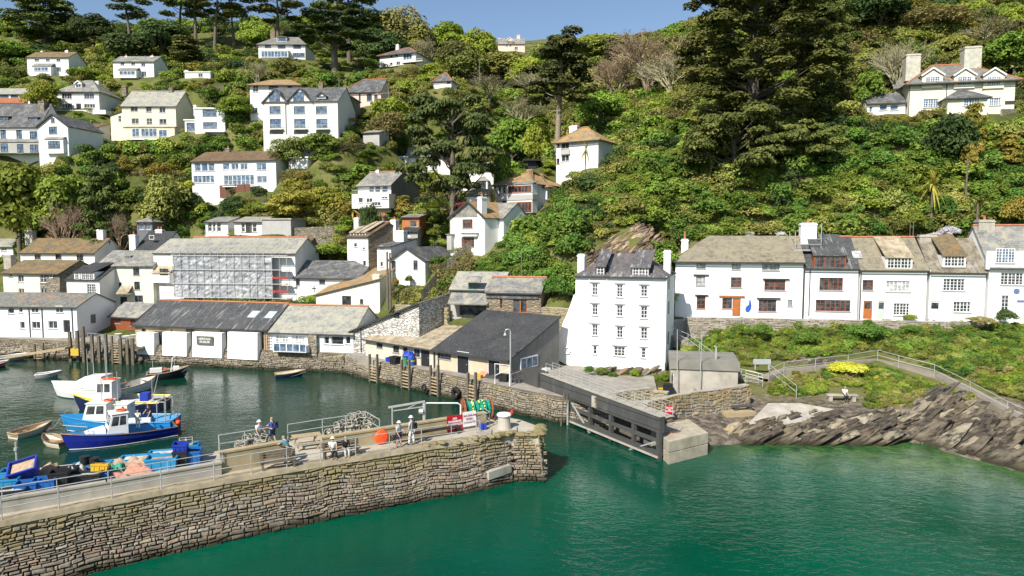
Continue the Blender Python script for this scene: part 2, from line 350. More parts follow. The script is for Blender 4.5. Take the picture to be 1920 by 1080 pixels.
class House:
    def __init__(s, name, label, L, R, base, eave, depth, cat='house', found=5.0, group=None, wall=WHITE, ctrl=True, front='front'):
        s.base_py = base; s.eave_py = eave; s.L = L; s.R = R; s.D = depth
        a = PY(L[0], base, L[1]); b = PY(R[0], eave, R[1]); s.z1 = PY(L[0], eave, L[1]).z-a.z
        u = Vector((b.x-a.x, b.y-a.y, 0)); s.W = u.length; u.normalize(); s.u = u; s.inn = Vector((-u.y, u.x, 0)); s.o = a
        s.rz = math.atan2(u.y, u.x); s.found = found; s.wall = wall
        s.root = thing(name, label, cat, a, s.rz, group)
        s.holes = []; s.name = name
        if ctrl:
            for fx, fy in ((0, -0.6), (0.5, -0.6), (1, -0.6), (0, 1), (1, 1), (0.5, 0.5)):
                p = a+u*(s.W*fx)+s.inn*(s.D*fy if fy != -0.6 else -0.8); CTRL.append((p.x, p.y, a.z-(0.25 if fy < 0 else 0.0)))
        FOOT.append((a.x, a.y, s.rz, s.W, s.D, a.z))
        KEEP.append((min(L[0], R[0])-2, eave-8, max(L[0], R[0])+4, base+1, min(L[1], R[1])))
    def loc(s, px, py, off=0.0):                     # photo pixel -> local (x, z) on the plane y = off
        d = ray(px, py); p0 = s.o+s.inn*off; c = Vector((0, 0, CAM_H))
        t = (p0-c).dot(s.inn)/d.dot(s.inn); p = c+d*t-s.o
        return p.dot(s.u), p.z
    def walls(s, side=None, z1=None, apex=None, mono=None, back=True, rf=0.5):
        """wall part; apex=(x,z): gable over the front; s.gab=(zr): gables over the sides"""
        m = MB(); W, D, z = s.W, s.D, s.z1; f = -s.found
        s.frontwall(m, 0, 0, W, f, z, s.holes)
        zr = getattr(s, 'zr', z)
        gl = getattr(s, 'gl', False); gr = getattr(s, 'gr', False)
        yr = s.D*getattr(s, 'rf', 0.5)
        zb = getattr(s, 'zb', z)
        if mono == 'x':
            br = s.br; m.quad((0, D, f), (0, 0, f), (0, 0, z), (0, D, z+br)); m.quad((W, 0, f), (W, D, f), (W, D, zr+br), (W, 0, zr)); m.add([(0, 0, z), (W, 0, z), (W, 0, zr)], [(0, 1, 2)]); m.quad((W, D, f), (0, D, f), (0, D, z+br), (W, D, zr+br))
        elif mono == 'X':
            m.quad((0, D, f), (0, 0, f), (0, 0, zr), (0, D, zr)); m.quad((W, 0, f), (W, D, f), (W, D, z), (W, 0, z)); m.add([(0, 0, z), (W, 0, z), (0, 0, zr)], [(0, 1, 2)]); m.quad((W, D, f), (0, D, f), (0, D, zr), (W, D, z))
        else:
            m.add([(0, D, f), (0, 0, f), (0, 0, z), (0, yr, zr if gl else z), (0, D, zb)], [(0, 1, 2, 3, 4)])
            m.add([(W, 0, f), (W, D, f), (W, D, zb), (W, yr, zr if gr else z), (W, 0, z)], [(0, 1, 2, 3, 4)])
            m.quad((W, D, f), (0, D, f), (0, D, zb), (W, D, zb))
        if apex: m.add([(0, 0, z), (W, 0, z), (apex[0], 0, apex[1])], [(0, 1, 2)]); m.add([(W, D, z), (0, D, z), (apex[0], D, apex[1])], [(0, 1, 2)])
        s.wallobj = m.build('wall', side or s.wall, s.root)
    def frontwall(s, m, y, x0, x1, z0, z1, holes, rev=0.14):
        hs = [(max(h[0], x0+.01), max(h[1], z0+.01), min(h[2], x1-.01), min(h[3], z1-.01)) for h in holes if h[2] > x0 and h[0] < x1 and h[1] < z1-0.05]
        xs = sorted({x0, x1, *[h[0] for h in hs], *[h[2] for h in hs]}); zs = sorted({z0, z1, *[h[1] for h in hs], *[h[3] for h in hs]})
        for i in range(len(xs)-1):
            for j in range(len(zs)-1):
                cx, cz = (xs[i]+xs[i+1])/2, (zs[j]+zs[j+1])/2
                if any(h[0] < cx < h[2] and h[1] < cz < h[3] for h in hs): continue
                m.quad((xs[i], y, zs[j]), (xs[i+1], y, zs[j]), (xs[i+1], y, zs[j+1]), (xs[i], y, zs[j+1]))
        for a, b, c, d in hs:
            r = y+rev
            m.quad((a, y, b), (a, r, b), (a, r, d), (a, y, d)); m.quad((c, r, b), (c, y, b), (c, y, d), (c, r, d))
            m.quad((a, y, b), (c, y, b), (c, r, b), (a, r, b)); m.quad((a, r, d), (c, r, d), (c, y, d), (a, y, d))
    def gable(s, ridge, roofm, rf=0.5, il=0.0, ir=0.0, over=0.25, side=0.12, cap=None, th=0.14, back=None, split=None):
        """ridge along the facade; il/ir = hip insets in metres (0 = gable end)"""
        D, W, z = s.D, s.W, s.z1; yr = D*rf; s.rf = rf
        pm = s.o+s.u*(W/2)+s.inn*yr; zr = PY(960+FPX*pm.x/pm.y, ridge, pm.y).z-s.o.z; s.zr = zr
        s.gl = il == 0; s.gr = ir == 0
        k = (zr-z)/yr; zf = z-over*k; kb = (zr-z)/(D-yr) if D > yr+.01 else 0; zbk = z-over*kb
        xl = -side-(over-side if il else 0); xr = W+side+(over-side if ir else 0)
        a = (xl, -over, zf); b = (xr, -over, zf); c = (W-ir if ir else xr, yr, zr); d = (il if il else xl, yr, zr)
        e = (xr, D+over, zbk); f = (xl, D+over, zbk)
        m = MB()
        lift = Vector((0, 0, 0.06))
        A, B, C_, D_, E, F = [Vector(q)+lift for q in (a, b, c, d, e, f)]
        m.plate([A, B, C_, D_], th, (0, -k, 1))
        if rf < 0.999: m.plate([E, F, D_, C_], th, (0, kb, 1))
        if il: m.plate([F, A, D_], th, (-1, 0, 1))
        if ir: m.plate([B, E, C_], th, (1, 0, 1))
        s.roof = m.build('roof', roofm, s.root)
        if cap is not None:
            q = MB(); q.tube([D_+Vector((0, 0, .05)), C_+Vector((0, 0, .05))], 0.13, 6)
            if il: q.tube([A+Vector((0, 0, .04)), D_+Vector((0, 0, .04))], 0.1, 5)
            if ir: q.tube([B+Vector((0, 0, .04)), C_+Vector((0, 0, .04))], 0.1, 5)
            q.build('ridge_tiles', cap, s.roof)
        g = MB(); g.box(xl, -over-0.1, zf-0.12, xr, -over, zf+0.0)
        g.build('gutter', LEAD, s.root)
        KEEP[-1] = (KEEP[-1][0], ridge-3, *KEEP[-1][2:])
        return s
    def frontgable(s, peak, roofm, over=0.3, verge=LEAD, ax=None, th=0.14):
        W, D, z = s.W, s.D, s.z1
        x, zz = s.loc(peak[0], peak[1]); s.apex = (x, zz); m = MB(); kl = (zz-z)/x; kr = (zz-z)/(W-x)
        o = 0.3
        A = [(-o, -over, z-o*kl), (x, -over, zz), (x, D+.1, zz), (-o, D+.1, z-o*kl)]; B = [(x, -over, zz), (W+o, -over, z-o*kr), (W+o, D+.1, z-o*kr), (x, D+.1, zz)]
        up = Vector((0, 0, .07))
        m.plate([Vector(q)+up for q in A], th, (-kl, 0, 1)); m.plate([Vector(q)+up for q in B], th, (kr, 0, 1))
        s.roof = m.build('roof', roofm, s.root); s.zr = z
        v = MB(); v.bar(Vector(A[0])+Vector((0, -.04, 0)), Vector(A[1])+Vector((0, -.04, 0)), 0.06, 0.24); v.bar(Vector(B[0])+Vector((0, -.045, 0)), Vector(B[1])+Vector((0, -.045, 0)), 0.06, 0.24)
        v.build('bargeboard', verge, s.root)
        KEEP[-1] = (KEEP[-1][0], peak[1]-3, *KEEP[-1][2:])
        return s
    def mono(s, top, roofm, axis='y', over=0.25, th=0.14, verge=None, side=0.15, br=0.0):
        """single slope: 'y' rises to the back (top = py of the back edge at the middle), 'x'/'X' rises to the right/left (py at the front corner)"""
        W, D, z = s.W, s.D, s.z1; m = MB(); up = Vector((0, 0, .06)); s.br = br
        if axis == 'y':
            p = s.o+s.u*(W/2)+s.inn*D; zz = PY(960+FPX*p.x/p.y, top, p.y).z-s.o.z; k = (zz-z)/D; s.zr = (zz+z)/2; s.zb = zz; s.rf = 0.5; s.gl = s.gr = True
            P = [(-side, -over, z-over*k), (W+side, -over, z-over*k), (W+side, D+.1, zz+.1*k), (-side, D+.1, zz+.1*k)]; n = (0, -k, 1)
        elif axis == 'x':
            zz = s.loc(s.R[0], top)[1]; k = (zz-z)/W; s.zr = zz
            P = [(-over, -side, z-over*k), (W+over, -side, zz+over*k), (W+over, D+.1, zz+over*k+br), (-over, D+.1, z-over*k+br)]; n = (-k, -br/D, 1)
        else:
            zz = s.loc(s.L[0], top)[1]; k = (zz-z)/W; s.zr = zz
            P = [(-over, -side, zz+over*k), (W+over, -side, z-over*k), (W+over, D+.1, z-over*k), (-over, D+.1, zz+over*k)]; n = (k, 0, 1)
        m.plate([Vector(q)+up for q in P], th, n); s.roof = m.build('roof', roofm, s.root)
        v = MB(); v.bar(Vector(P[0])+Vector((0, -.05, -.04)), Vector(P[1])+Vector((0, -.05, -.04)), 0.08, 0.18); v.build('gutter', verge or LEAD, s.root)
        s.mon = axis if axis != 'y' else None
        return s
    def flat(s, roofm, over=0.2, th=0.22):
        m = MB(); m.box(-over, -over, s.z1+.002, s.W+over, s.D+over, s.z1+th); s.roof = m.build('roof', roofm, s.root); s.zr = s.z1; return s
    def close(s):
        s.walls(apex=getattr(s, 'apex', None), mono=getattr(s, 'mon', None))
        return s
    def win(s, x0, y0, x1, y1, st='w', off=0.0, sill=True, rec=0.10, hole=True, parent=None, label=None, lintel=None, nm='window', arch=False):
        ax, az = s.loc(x0, y1, off); bx, bz = s.loc(x1, y0, off)
        fr, gl, cw, ch, bt = STY[st]; w, h = bx-ax, bz-az
        inside = hole and off == 0 and bz < s.z1-0.02 and ax > 0.02 and bx < s.W-0.02
        if inside: s.holes.append((ax, az, bx, bz)); y = rec
        else: y = off-0.05
        fw = min(0.07 if st not in 'B' else 0.11, w*0.16); m = MB(); d = 0.06
        m.box(ax, y, az, ax+fw, y+d, bz); m.box(bx-fw, y, az, bx, y+d, bz); m.box(ax+fw, y, az, bx-fw, y+d, az+fw); m.box(ax+fw, y, bz-fw, bx-fw, y+d, bz)
        nx = max(1, round(w/cw)); ny = max(1, round(h/ch)); t = bt/2
        for i in range(1, nx):
            c = ax+w*i/nx; tt = t*1.7 if (nx > 3 and i % 2 == 0) else t
            m.box(c-tt, y+.005, az+fw, c+tt, y+d-.003, bz-fw)
        for j in range(1, ny):
            c = az+h*j/ny; m.box(ax+fw, y+.009, c-t*.8, bx-fw, y+d-.007, c+t*.8)
        o = m.build(nm, fr, parent or s.root)
        if label: o['label'] = label
        g = MB(); g.quad((ax+fw*.5, y+.035, az+fw*.5), (bx-fw*.5, y+.035, az+fw*.5), (bx-fw*.5, y+.035, bz-fw*.5), (ax+fw*.5, y+.035, bz-fw*.5))
        g.build('pane', gl, o)
        if sill or lintel:
            q = MB()
            if sill: q.box(ax-.08, off-.09, az-.09, bx+.08, off+.08 if inside else off-.003, az-.003)
            if lintel: q.box(ax-.22, off-.12, bz+.10, bx+.22, off-.002, bz+.18)
            q.build('sill' if sill else 'lintel', SILLM, o)
        return o
    def wins(s, st, *rects, **kw):
        for r in rects: s.win(*r, st, **kw)
    def door(s, x0, y0, x1, y1, mat, glazed=0.0, off=0.0, label=None, hole=True):
        ax, az = s.loc(x0, y1, off); bx, bz = s.loc(x1, y0, off); az = max(az, 0.0) if off == 0 else az
        if hole and off == 0 and bz < s.z1-.02 and ax > .02 and bx < s.W-.02: s.holes.append((ax, az, bx, bz)); y = .08
        else: y = off-.06
        m = MB(); m.box(ax+.03, y, az+.02, bx-.03, y+.05, bz-.03)
        w, h = bx-ax, bz-az
        for i in (0, 1):
            for j in ((0,) if glazed else (0, 1)):
                m.box(ax+w*(.14+.4*i), y-.02, az+h*(.1+.45*j), ax+w*(.46+.4*i), y, az+h*(.45+.45*j))
        o = m.build('door', mat, s.root)
        if label: o['label'] = label
        f = MB(); f.box(ax, y-.01, az, ax+.05, y+.06, bz); f.box(bx-.05, y-.01, az, bx, y+.06, bz); f.box(ax+.05, y-.01, bz-.05, bx-.05, y+.06, bz)
        f.build('door_frame', FWHITE if mat is not FORANGE else FBROWN, o)
        if glazed: g = MB(); g.box(ax+w*.16, y-.03, az+h*.58, bx-w*.16, y-.005, bz-h*.08); g.build('pane', GLASS, o)
        k = MB(); k.sphere((bx-w*.16, y-.06, az+1.0), 0.05, 6, 4); k.build('handle', METALG, o)
        return o
    def chim(s, px, top, w=0.9, d=0.9, mat=None, pots=2, yf=None, down=2.2, potm=None, h_pot=0.45, band=True):
        yf = s.D*getattr(s, 'rf', .5) if yf is None else s.D*yf
        x, z = s.loc(px, top, yf); m = MB(); mat = mat or s.wall
        lo = min(z-down, getattr(s, 'zr', s.z1)-.8)
        m.box(x-w/2, yf-d/2, lo, x+w/2, yf+d/2, z-.28); m.box(x-w/2-.07, yf-d/2-.07, z-.28, x+w/2+.07, yf+d/2+.07, z-.14); m.box(x-w/2+.03, yf-d/2+.03, z-.14, x+w/2-.03, yf+d/2-.03, z)
        o = m.build('chimney', mat, s.root)
        if pots:
            q = MB()
            for i in range(pots):
                c = x+(i-(pots-1)/2)*w/(pots+.3); q.lathe([(.13, z-.02), (.11, z+h_pot*.8), (.15, z+h_pot*.82), (.15, z+h_pot)], (c, yf, 0), 8)
            q.build('chimney_pot', potm or TERRA, o)
        return o
    def dormer(s, x0, y0, x1, y1, st='w', dy=0.5, back=3.0, roofm=None, kind='shed', cheek=None, rise=None, grow=0.12, side=0.1, wl=None):
        """window rect in pixels on the plane y=dy, with cheeks and its own roof"""
        ax, az = s.loc(x0, y1, dy); bx, bz = s.loc(x1, y0, dy); w = bx-ax
        m = MB(); g = grow; rise = rise if rise is not None else 0.12*back
        m.box(ax-g, dy, az-g, bx+g, dy+back, bz+g*.6)
        if kind == 'gable':
            ap = bz+w*0.42+g; m.add([(ax-g, dy, bz+g*.6), (bx+g, dy, bz+g*.6), ((ax+bx)/2, dy, ap)], [(0, 1, 2)])
        o = m.build('dormer', cheek or s.wall, s.root)
        r = MB(); h = bz+g*.6
        if kind == 'shed': r.plate([(ax-g-side, dy-.2, h+.08-.2*rise/back), (bx+g+side, dy-.2, h+.08-.2*rise/back), (bx+g+side, dy+back, h+.08+rise), (ax-g-side, dy+back, h+.08+rise)], .1, (0, 0, 1))
        elif kind == 'gable':
            c = (ax+bx)/2; k = (ap-h)/(c-(ax-g)); e = .18
            r.plate([(ax-g-e, dy-.2, h-e*k+.1), (c, dy-.2, ap+.1), (c, dy+back, ap+.1), (ax-g-e, dy+back, h-e*k+.1)], .1, (0, 0, 1))
            r.plate([(c, dy-.2, ap+.1), (bx+g+e, dy-.2, h-e*k+.1), (bx+g+e, dy+back, h-e*k+.1), (c, dy+back, ap+.1)], .1, (0, 0, 1))
            v = MB(); v.bar((ax-g-e, dy-.24, h-e*k), (c, dy-.24, ap), .05, .2); v.bar((c, dy-.245, ap), (bx+g+e, dy-.245, h-e*k), .05, .2); v.build('bargeboard', FWHITE if wl is None else wl, o)
        r.build('dormer_roof', roofm, o)
        s.win(x0, y0, x1, y1, st, off=dy, parent=o, sill=False) if False else None
        ob = s.win(x0, y0, x1, y1, st, off=dy, sill=False)
        return o
    def ext(s, nm, x0, y0, x1, y1, out, roofm=None, wall=None, rise=0.0, over=.15, down=None, hip=False):
        """box standing proud of the facade by `out`; y0 = eave px, y1 = base px on its own front plane"""
        ax, az = s.loc(x0, y1, -out); bx, bz = s.loc(x1, y0, -out); az = az if down is None else az-down
        m = MB(); m.box(ax, -out, az, bx, -.002, bz); o = m.build(nm, wall or s.wall, s.root)
        if roofm:
            r = MB(); k = rise/max(out, .1)
            if hip:
                i = min(out, (bx-ax)/2-.05)
                P = [(ax-over, -out-over, bz+.05-over*k), (bx+over, -out-over, bz+.05-over*k), (bx-i, 0, bz+rise), (ax+i, 0, bz+rise)]
                r.plate(P, .1, (0, 0, 1)); r.plate([P[1], (bx+over, 0, P[1][2]), P[2]], .1, (0, 0, 1)); r.plate([(ax-over, 0, P[0][2]), P[0], P[3]], .1, (0, 0, 1))
            else: r.plate([(ax-over, -out-over, bz+.1-over*k), (bx+over, -out-over, bz+.1-over*k), (bx+over, -.001, bz+.1+rise), (ax-over, -.001, bz+.1+rise)], .1, (0, 0, 1))
            r.build(nm+'_roof', roofm, o)
        return o
    def pipe(s, px, y0, y1, mat=None):
        x, z0 = s.loc(px, y1); _, z1 = s.loc(px, y0); m = MB(); m.tube([(x, -.09, z0), (x, -.09, z1)], .055, 6); m.build('downpipe', mat or LEAD, s.root)
    def rail(s, x0, y0, x1, y1, out, mat=None, glass=False):
        """balcony: slab with railing, rect in pixels on plane -out: y0 rail top, y1 slab"""
        ax, az = s.loc(x0, y1, -out); bx, bz = s.loc(x1, y0, -out); m = MB(); m.box(ax, -out, az-.15, bx, -.003, az)
        o = m.build('balcony', s.wall, s.root); r = MB(); r.bar((ax, -out+.05, bz), (bx, -out+.05, bz), .06)
        n = max(2, int((bx-ax)/(1.2 if glass else .35)))
        for i in range(n+1): c = ax+(bx-ax)*i/n; r.bar((c, -out+.05, az), (c, -out+.05, bz), .03)
        r.build('railing', mat or METALG, o)
        return o
# ------------------------------------------------------------------ buildings: far left slope
h = House('cottage', 'white cottage with stone coloured roof and bay window, leftmost of two high on the hill', (52, 185), (128, 185), 140, 107, 7.5)
h.wins('w', (65, 110, 73, 114.5), (86, 110, 93, 114.5), (106, 110, 113, 115), (107, 126, 114, 134))
h.ext('bay', 61, 124, 95, 142, 1.6, S_GREY, rise=1.0); h.win(64, 126, 90, 133, 'q', off=-1.6)
h.gable(98, S_MOSS, side=.2); h.chim(126, 95, .8, .7, pots=1); h.chim(79, 96, .5, .5, pots=1); h.close()
h = House('cottage', 'white cottage with grey roof, bay window and a white gable chimney above the fenced terraces', (213, 180), (288, 180), 145, 115, 7.5)
h.wins('w', (226, 116, 233, 122), (246, 117, 253, 122), (265, 118, 272, 124), (266, 134, 274, 143))
h.ext('bay', 222, 131, 255, 146, 1.6, S_GREY, rise=.8); h.win(224, 133, 253, 140, 'q', off=-1.6)
h.gable(106, S_GREY, side=.2); h.chim(286, 105, .8, .7, pots=1); h.chim(237, 105, .5, .5, pots=1); h.close()
h = House('garden_room', 'low flat white garden room among shrubs beside a bare tree', (347, 175), (394, 175), 146, 136, 5)
h.wins('w', (372, 138, 380, 144)); h.flat(WHITE); h.chim(350, 132, .7, .7, pots=0, yf=.2); h.close()
h = House('villa', 'white hipped villa with a gabled dormer and grey slate roof', (107, 163), (185, 163), 204, 170, 9)
h.wins('w', (116, 175, 134, 185), (158, 175, 176, 185), (117, 194, 135, 202), (158, 195, 178, 202)); h.door(143, 194, 152, 204, FBLACK)
h.gable(151, S_GREY, il=4, ir=4, over=.5); h.dormer(142, 157, 152, 164, 'w', dy=1.2, roofm=S_GREY, kind='gable', back=3)
h.chim(184, 153, .8, 1.2, pots=1, yf=.6); h.ext('terrace_wall', 105, 206, 198, 214, 2.5, None, wall=PALE); h.close()
h = House('shed', 'long low grey roofed building above a red brick wall at the left edge', (-30, 168), (55, 168), 193, 176, 6)
h.wins('n', (0, 177, 16, 183), (20, 177, 34, 183), (37, 177, 50, 183)); h.gable(166, S_PALE); h.ext('brick_wall', -30, 184, 50, 193, .2, None, wall=TERRA); h.close()
h = House('guesthouse', 'long white guesthouse with black windows and two slate hung dormers beside the black gable wing', (-60, 136), (74, 136), 287, 236, 8)
h.wins('n', (1, 243, 11, 259), (31, 244, 41, 260), (56, 246, 70, 261), (-25, 243, -12, 259))
h.ext('veranda', -60, 266, 74, 287, 1.8, S_GREY, rise=.7, wall=GREYR); h.wins('n', (2, 269, 14, 284), (33, 270, 43, 287), (57, 271, 71, 285), off=-1.8)
h.gable(195, S_BLUE, over=.3); h.dormer(0, 219, 16, 230, 'n', dy=1.0, roofm=S_BLUE, cheek=FBLACK, back=3); h.dormer(54, 221, 71, 232, 'n', dy=1.0, roofm=S_BLUE, cheek=FBLACK, back=3)
h.chim(80, 190, 1.2, 1.2, STONE, 1, yf=.4); h.close()
h = House('gabled_wing', 'white gable fronted house with black bargeboards and three stacked black windows', (74, 133.5), (127, 132.5), 290, 237, 9)
h.wins('n', (92, 237, 107, 251), (92, 264, 112, 278)); h.win(96, 221, 102, 230, 'n')
h.ext('bay', 85, 260, 118, 288, .7, S_GREY, rise=.4); h.win(91, 264, 112, 278, 'n', off=-.7)
h.frontgable((99, 214), S_BLUE); h.close()
h = House('yellow_house', 'tall soft yellow house with three rows of windows and a white ground floor conservatory', (231, 150), (329, 150), 262, 198, 9, wall=YELLOW)
h.wins('w', (245, 200, 258, 209), (274, 200, 284, 210), (299, 201, 310, 211), (247, 222, 260, 232), (275, 222, 285, 233), (299, 223, 312, 233))
h.ext('conservatory', 232, 239, 327, 262, 1.8, S_GREY, rise=.4, wall=YELLOW); h.wins('q', (248, 241, 261, 256), (265, 241, 294, 256), (298, 243, 313, 257), off=-1.8)
h.gable(172, S_PALE, cap=S_PALE, over=.3, side=.25); h.chim(234, 162, .9, .9, STONE, 2); h.chim(321, 166, .9, .9, STONE, 2); h.close()
h = House('yellow_wing', 'narrow yellow wing with a grey lean-to roof against the tall yellow house', (209, 151), (231, 150.5), 262, 216, 7, wall=YELLOW)
h.win(222, 217, 227, 228, 'w'); h.mono(208, S_GREY, 'x'); h.close()
h = House('modern_house', 'white flat roofed modern house with wide blue windows behind a yellow green tree', (366, 141), (421, 141), 246, 204, 8)
h.wins('g', (380, 206, 406, 218), (381, 229, 407, 241)); h.flat(WHITE); h.rail(380, 238, 420, 246, 1.2); h.chim(366, 197, .5, .5, pots=0, yf=.1); h.close()
h = House('annexe', 'small white flat roofed annexe with a glazed corner joined to the modern house', (347, 142), (366, 142), 246, 226, 6)
h.win(350, 230, 365, 245, 'g'); h.flat(WHITE); h.close()
# triple gabled block
h = House('apartment_house', 'large pale house with two steep front gables, arched top windows and a third small gable', (494, 131), (633, 130), 253, 191, 11, wall=PALE, found=6)
for x in (505.5, 551, 592.5):
    h.win(x, 199, x+20.5, 213, 'g'); h.win(x+.8, 223, x+21.5, 240, 'v')
    h.win(x, 244, x+26, 252, 'x', hole=True, sill=False); h.rail(x-1, 234, x+24, 241, .5, glass=True)
h.gable(165, S_BLUE, over=.15)
for a, ap, b, wx in ((493, 167, 537, 505), (538, 165, 584, 550)):
    xa, za = h.loc(a, 189, -.05); xb, zb = h.loc(b, 189, -.05); xm, zm = h.loc((a+b)/2, ap, -.05); za = h.z1-.02
    m = MB(); m.add([(xa, -.05, za), (xb, -.05, za), (xm, -.05, zm), (xa, 0.2, za), (xb, .2, za), (xm, .2, zm)], [(0, 1, 2), (5, 4, 3), (0, 3, 4, 1), (1, 4, 5, 2), (2, 5, 3, 0)])
    g = m.build('gable', PALE, h.root); r = MB()
    for s_ in (-1, 1):
        e = (xa if s_ < 0 else xb); d = .35
        k = (zm-za)/abs(xm-e); P = [(e+s_*d, -.35, za-d*k+.1), (xm, -.35, zm+.1), (xm, 5, zm+.1), (e+s_*d, 5, za-d*k+.1)]
        r.plate(P, .16, (s_, 0, 1))
    r.build('gable_roof', S_BLUE, g)
    h.win(wx, 172, wx+20, 191, 'v', off=-.05, sill=False)
h.dormer(596, 180, 609, 184, 'v', dy=.2, roofm=S_BLUE, kind='gable', back=3, wl=LEAD); h.chim(602, 157, .9, .8, STONE, 2); h.pipe(537, 190, 252); h.close()
h = House('rear_house', 'white house with a flat ochre roof and roof terrace behind the gabled pale house', (470, 143), (562, 143), 222, 158, 7)
h.wins('n', (504, 159, 522, 168), (539, 161, 548, 174)); h.wins('w', (474, 160, 484, 172), (472, 202, 483, 212)); h.gable(150, S_OCHRE, il=3, ir=3, over=.6); h.close()
h = House('slate_outbuilding', 'small dark grey gabled outbuilding with one dark window next to the pale gabled house', (619, 139), (656, 138.5), 212, 181, 6, wall=DARKR)
h.win(642, 196, 651, 204, 'k'); h.frontgable((643, 171), S_BLUE); h.close()
h = House('pink_house', 'house under repair with pale pink wall, scaffold and red edged slate roof', (640, 147), (714, 146), 199, 172, 8, wall=PINK)
h.wins('k', (673, 176, 676, 192), (688, 176, 697, 189), (702, 178, 708, 188)); h.gable(150, S_BLUE, il=3.5, ir=0, cap=TERRA, over=.4)
m = MB()
for x in (8.2, 10.5, 12.8): m.tube([(x, -1.2, -1), (x, -1.2, 4.2)], .04, 5)
for z in (.9, 2.2): m.tube([(7.6, -1.2, z), (13.4, -1.2, z)], .04, 5)
m.box(7.8, -1.4, 1.05, 13.2, -.5, 1.1); m.build('scaffold', WOODT, h.root); h.close()
h = House('blue_glass_house', 'white hillside house with wide blue glazed ground floor and terracotta roof edge', (485, 188), (572, 188), 108, 82, 9)
h.wins('n', (497, 82.5, 508, 90), (521, 83, 535, 91), (550, 84, 564, 91), (549, 99, 571, 107), hole=False)
h.ext('sun_room', 487, 95, 540, 109, 1.5, WHITE, rise=.1); h.win(490, 96, 539, 107, 'q', off=-1.5)
h.gable(70, S_RUSTY, il=3, ir=3, over=.5); h.dormer(520, 70, 536, 77, 'n', dy=1.3, roofm=S_GREY, back=3); h.chim(512, 57, 1.2, 1.0, STONEB, 2); h.close()
h = House('hipped_villa', 'white villa with brown hipped roof and projecting glazed balcony near the skyline trees', (712, 192), (779, 188), 125, 104, 10)
h.wins('w', (731, 104, 736, 108), (741, 101, 746, 106), (743, 115, 750, 121), (731, 117, 736, 122)); h.win(756, 99, 772, 112, 'q'); h.rail(752, 109, 792, 117, 1.8)
h.gable(91, S_BLUE, il=4.5, ir=4.5, over=.6, cap=TERRA); h.chim(746, 84, .9, .9, pots=1); h.close()
h = House('summerhouse', 'tiny white hut with a pyramid slate roof halfway up the wooded slope', (813, 165), (846, 164), 163, 151, 4.2)
h.win(838, 151, 845, 157, 'k'); h.gable(137, S_BLUE, il=1.9, ir=1.9, over=.4, cap=TERRA); h.close()
h = House('manor', 'distant pinkish gabled manor on the skyline ridge', (934, 330), (984, 330), 97, 82, 10, wall=PINK, found=8)
h.wins('w', (948, 81, 952, 87), (955, 81, 959, 87), (965, 88, 971, 93)); h.gable(72, S_GREY, over=.4)
h.dormer(950, 76, 962, 79, 'w', dy=-.3, roofm=S_GREY, kind='gable', back=5); h.chim(972, 66, 1.5, 1.2, pots=2); h.chim(937, 72, 1.5, 1.2, pots=1); h.close()
h = House('hidden_house', 'long white house with pale slate roof half hidden behind the spreading pine', (762, 142), (845, 142), 324, 293, 8)
h.wins('w', (772, 303, 788, 315), (792, 304, 800, 310), (825, 290, 838, 298), (810, 306, 820, 318), hole=False); h.gable(277, S_PALE, over=.3); h.chim(789, 276, .8, .8); h.close()
h = House('white_wing', 'small white wing with two windows left of the house behind the pine', (745, 140), (762, 140), 311, 295, 5)
h.win(750, 297, 758, 302, 'w'); h.flat(WHITE); h.close()
h = House('gabled_cottage', 'white cottage with two small gabled dormers and a gabled porch', (864, 127), (925, 126), 357, 318, 7)
h.wins('k', (868, 339, 874, 350), (877, 339, 883, 349), (913, 339, 919, 348)); h.gable(305, S_PALE, over=.3)
h.dormer(869, 318, 878, 330, 'k', dy=-.05, roofm=S_GREY, kind='gable', back=4); h.dormer(895, 318, 902, 327, 'k', dy=-.05, roofm=S_GREY, kind='gable', back=4)
o = h.ext('porch', 894, 338, 914, 357, 1.6, S_GREY, rise=.9, hip=True); h.win(897, 339, 911, 354, 'k', off=-1.6, sill=False); h.chim(884, 305, .5, .5, pots=1); h.close()
h = House('bay_fronted_house', 'white hipped house with brown framed curved bay above the ivy bank', (930, 108), (1000, 104), 404, 346, 8.5, found=5)
h.wins('b', (935, 350, 939, 363), (943, 350, 948, 362)); h.wins('b', (941, 376, 948, 392))
h.ext('bay', 951, 344, 998, 400, 1.4, S_GREY, rise=.35, wall=WHITE); h.win(953, 347, 997, 362, 'B', off=-1.4); h.win(953, 378, 997, 399, 'B', off=-1.4); h.ext('slate_band', 950, 364, 999, 376, 1.5, None, wall=GREYR)
h.gable(320, S_OCHRE, il=4, ir=4, over=.5, cap=S_OCHRE); h.close()
h = House('rear_wing', 'white wing with ochre hipped roof behind and right of the bay fronted house', (1000, 107), (1026, 106), 380, 349, 7)
h.gable(326, S_OCHRE, il=.01, ir=3, over=.4); h.win(1008, 352, 1015, 360, 'w'); h.close()
h = House('tower_house', 'tall white house with orange lichened hipped roof beside the tall bare trunk', (1043, 113), (1122, 109), 318, 264, 5.5)
h.wins('w', (1052, 266, 1067, 279), (1052, 290, 1067, 303), (1045, 267, 1049, 276)); h.ext('slate_panel', 1051, 280, 1068, 290, .3, None, wall=GREYR); h.win(1044, 297, 1049, 308, 'k')
h.gable(240, S_OCHRE, il=3.2, ir=3.2, over=.6, cap=S_OCHRE); h.chim(1077, 236, 1.4, .9, pots=2, yf=.6); h.close()
h = House('long_white_house', 'long white house with brown tiled roof, balcony and a red brown fence below', (361, 129), (517, 126), 360, 302, 9, found=6)
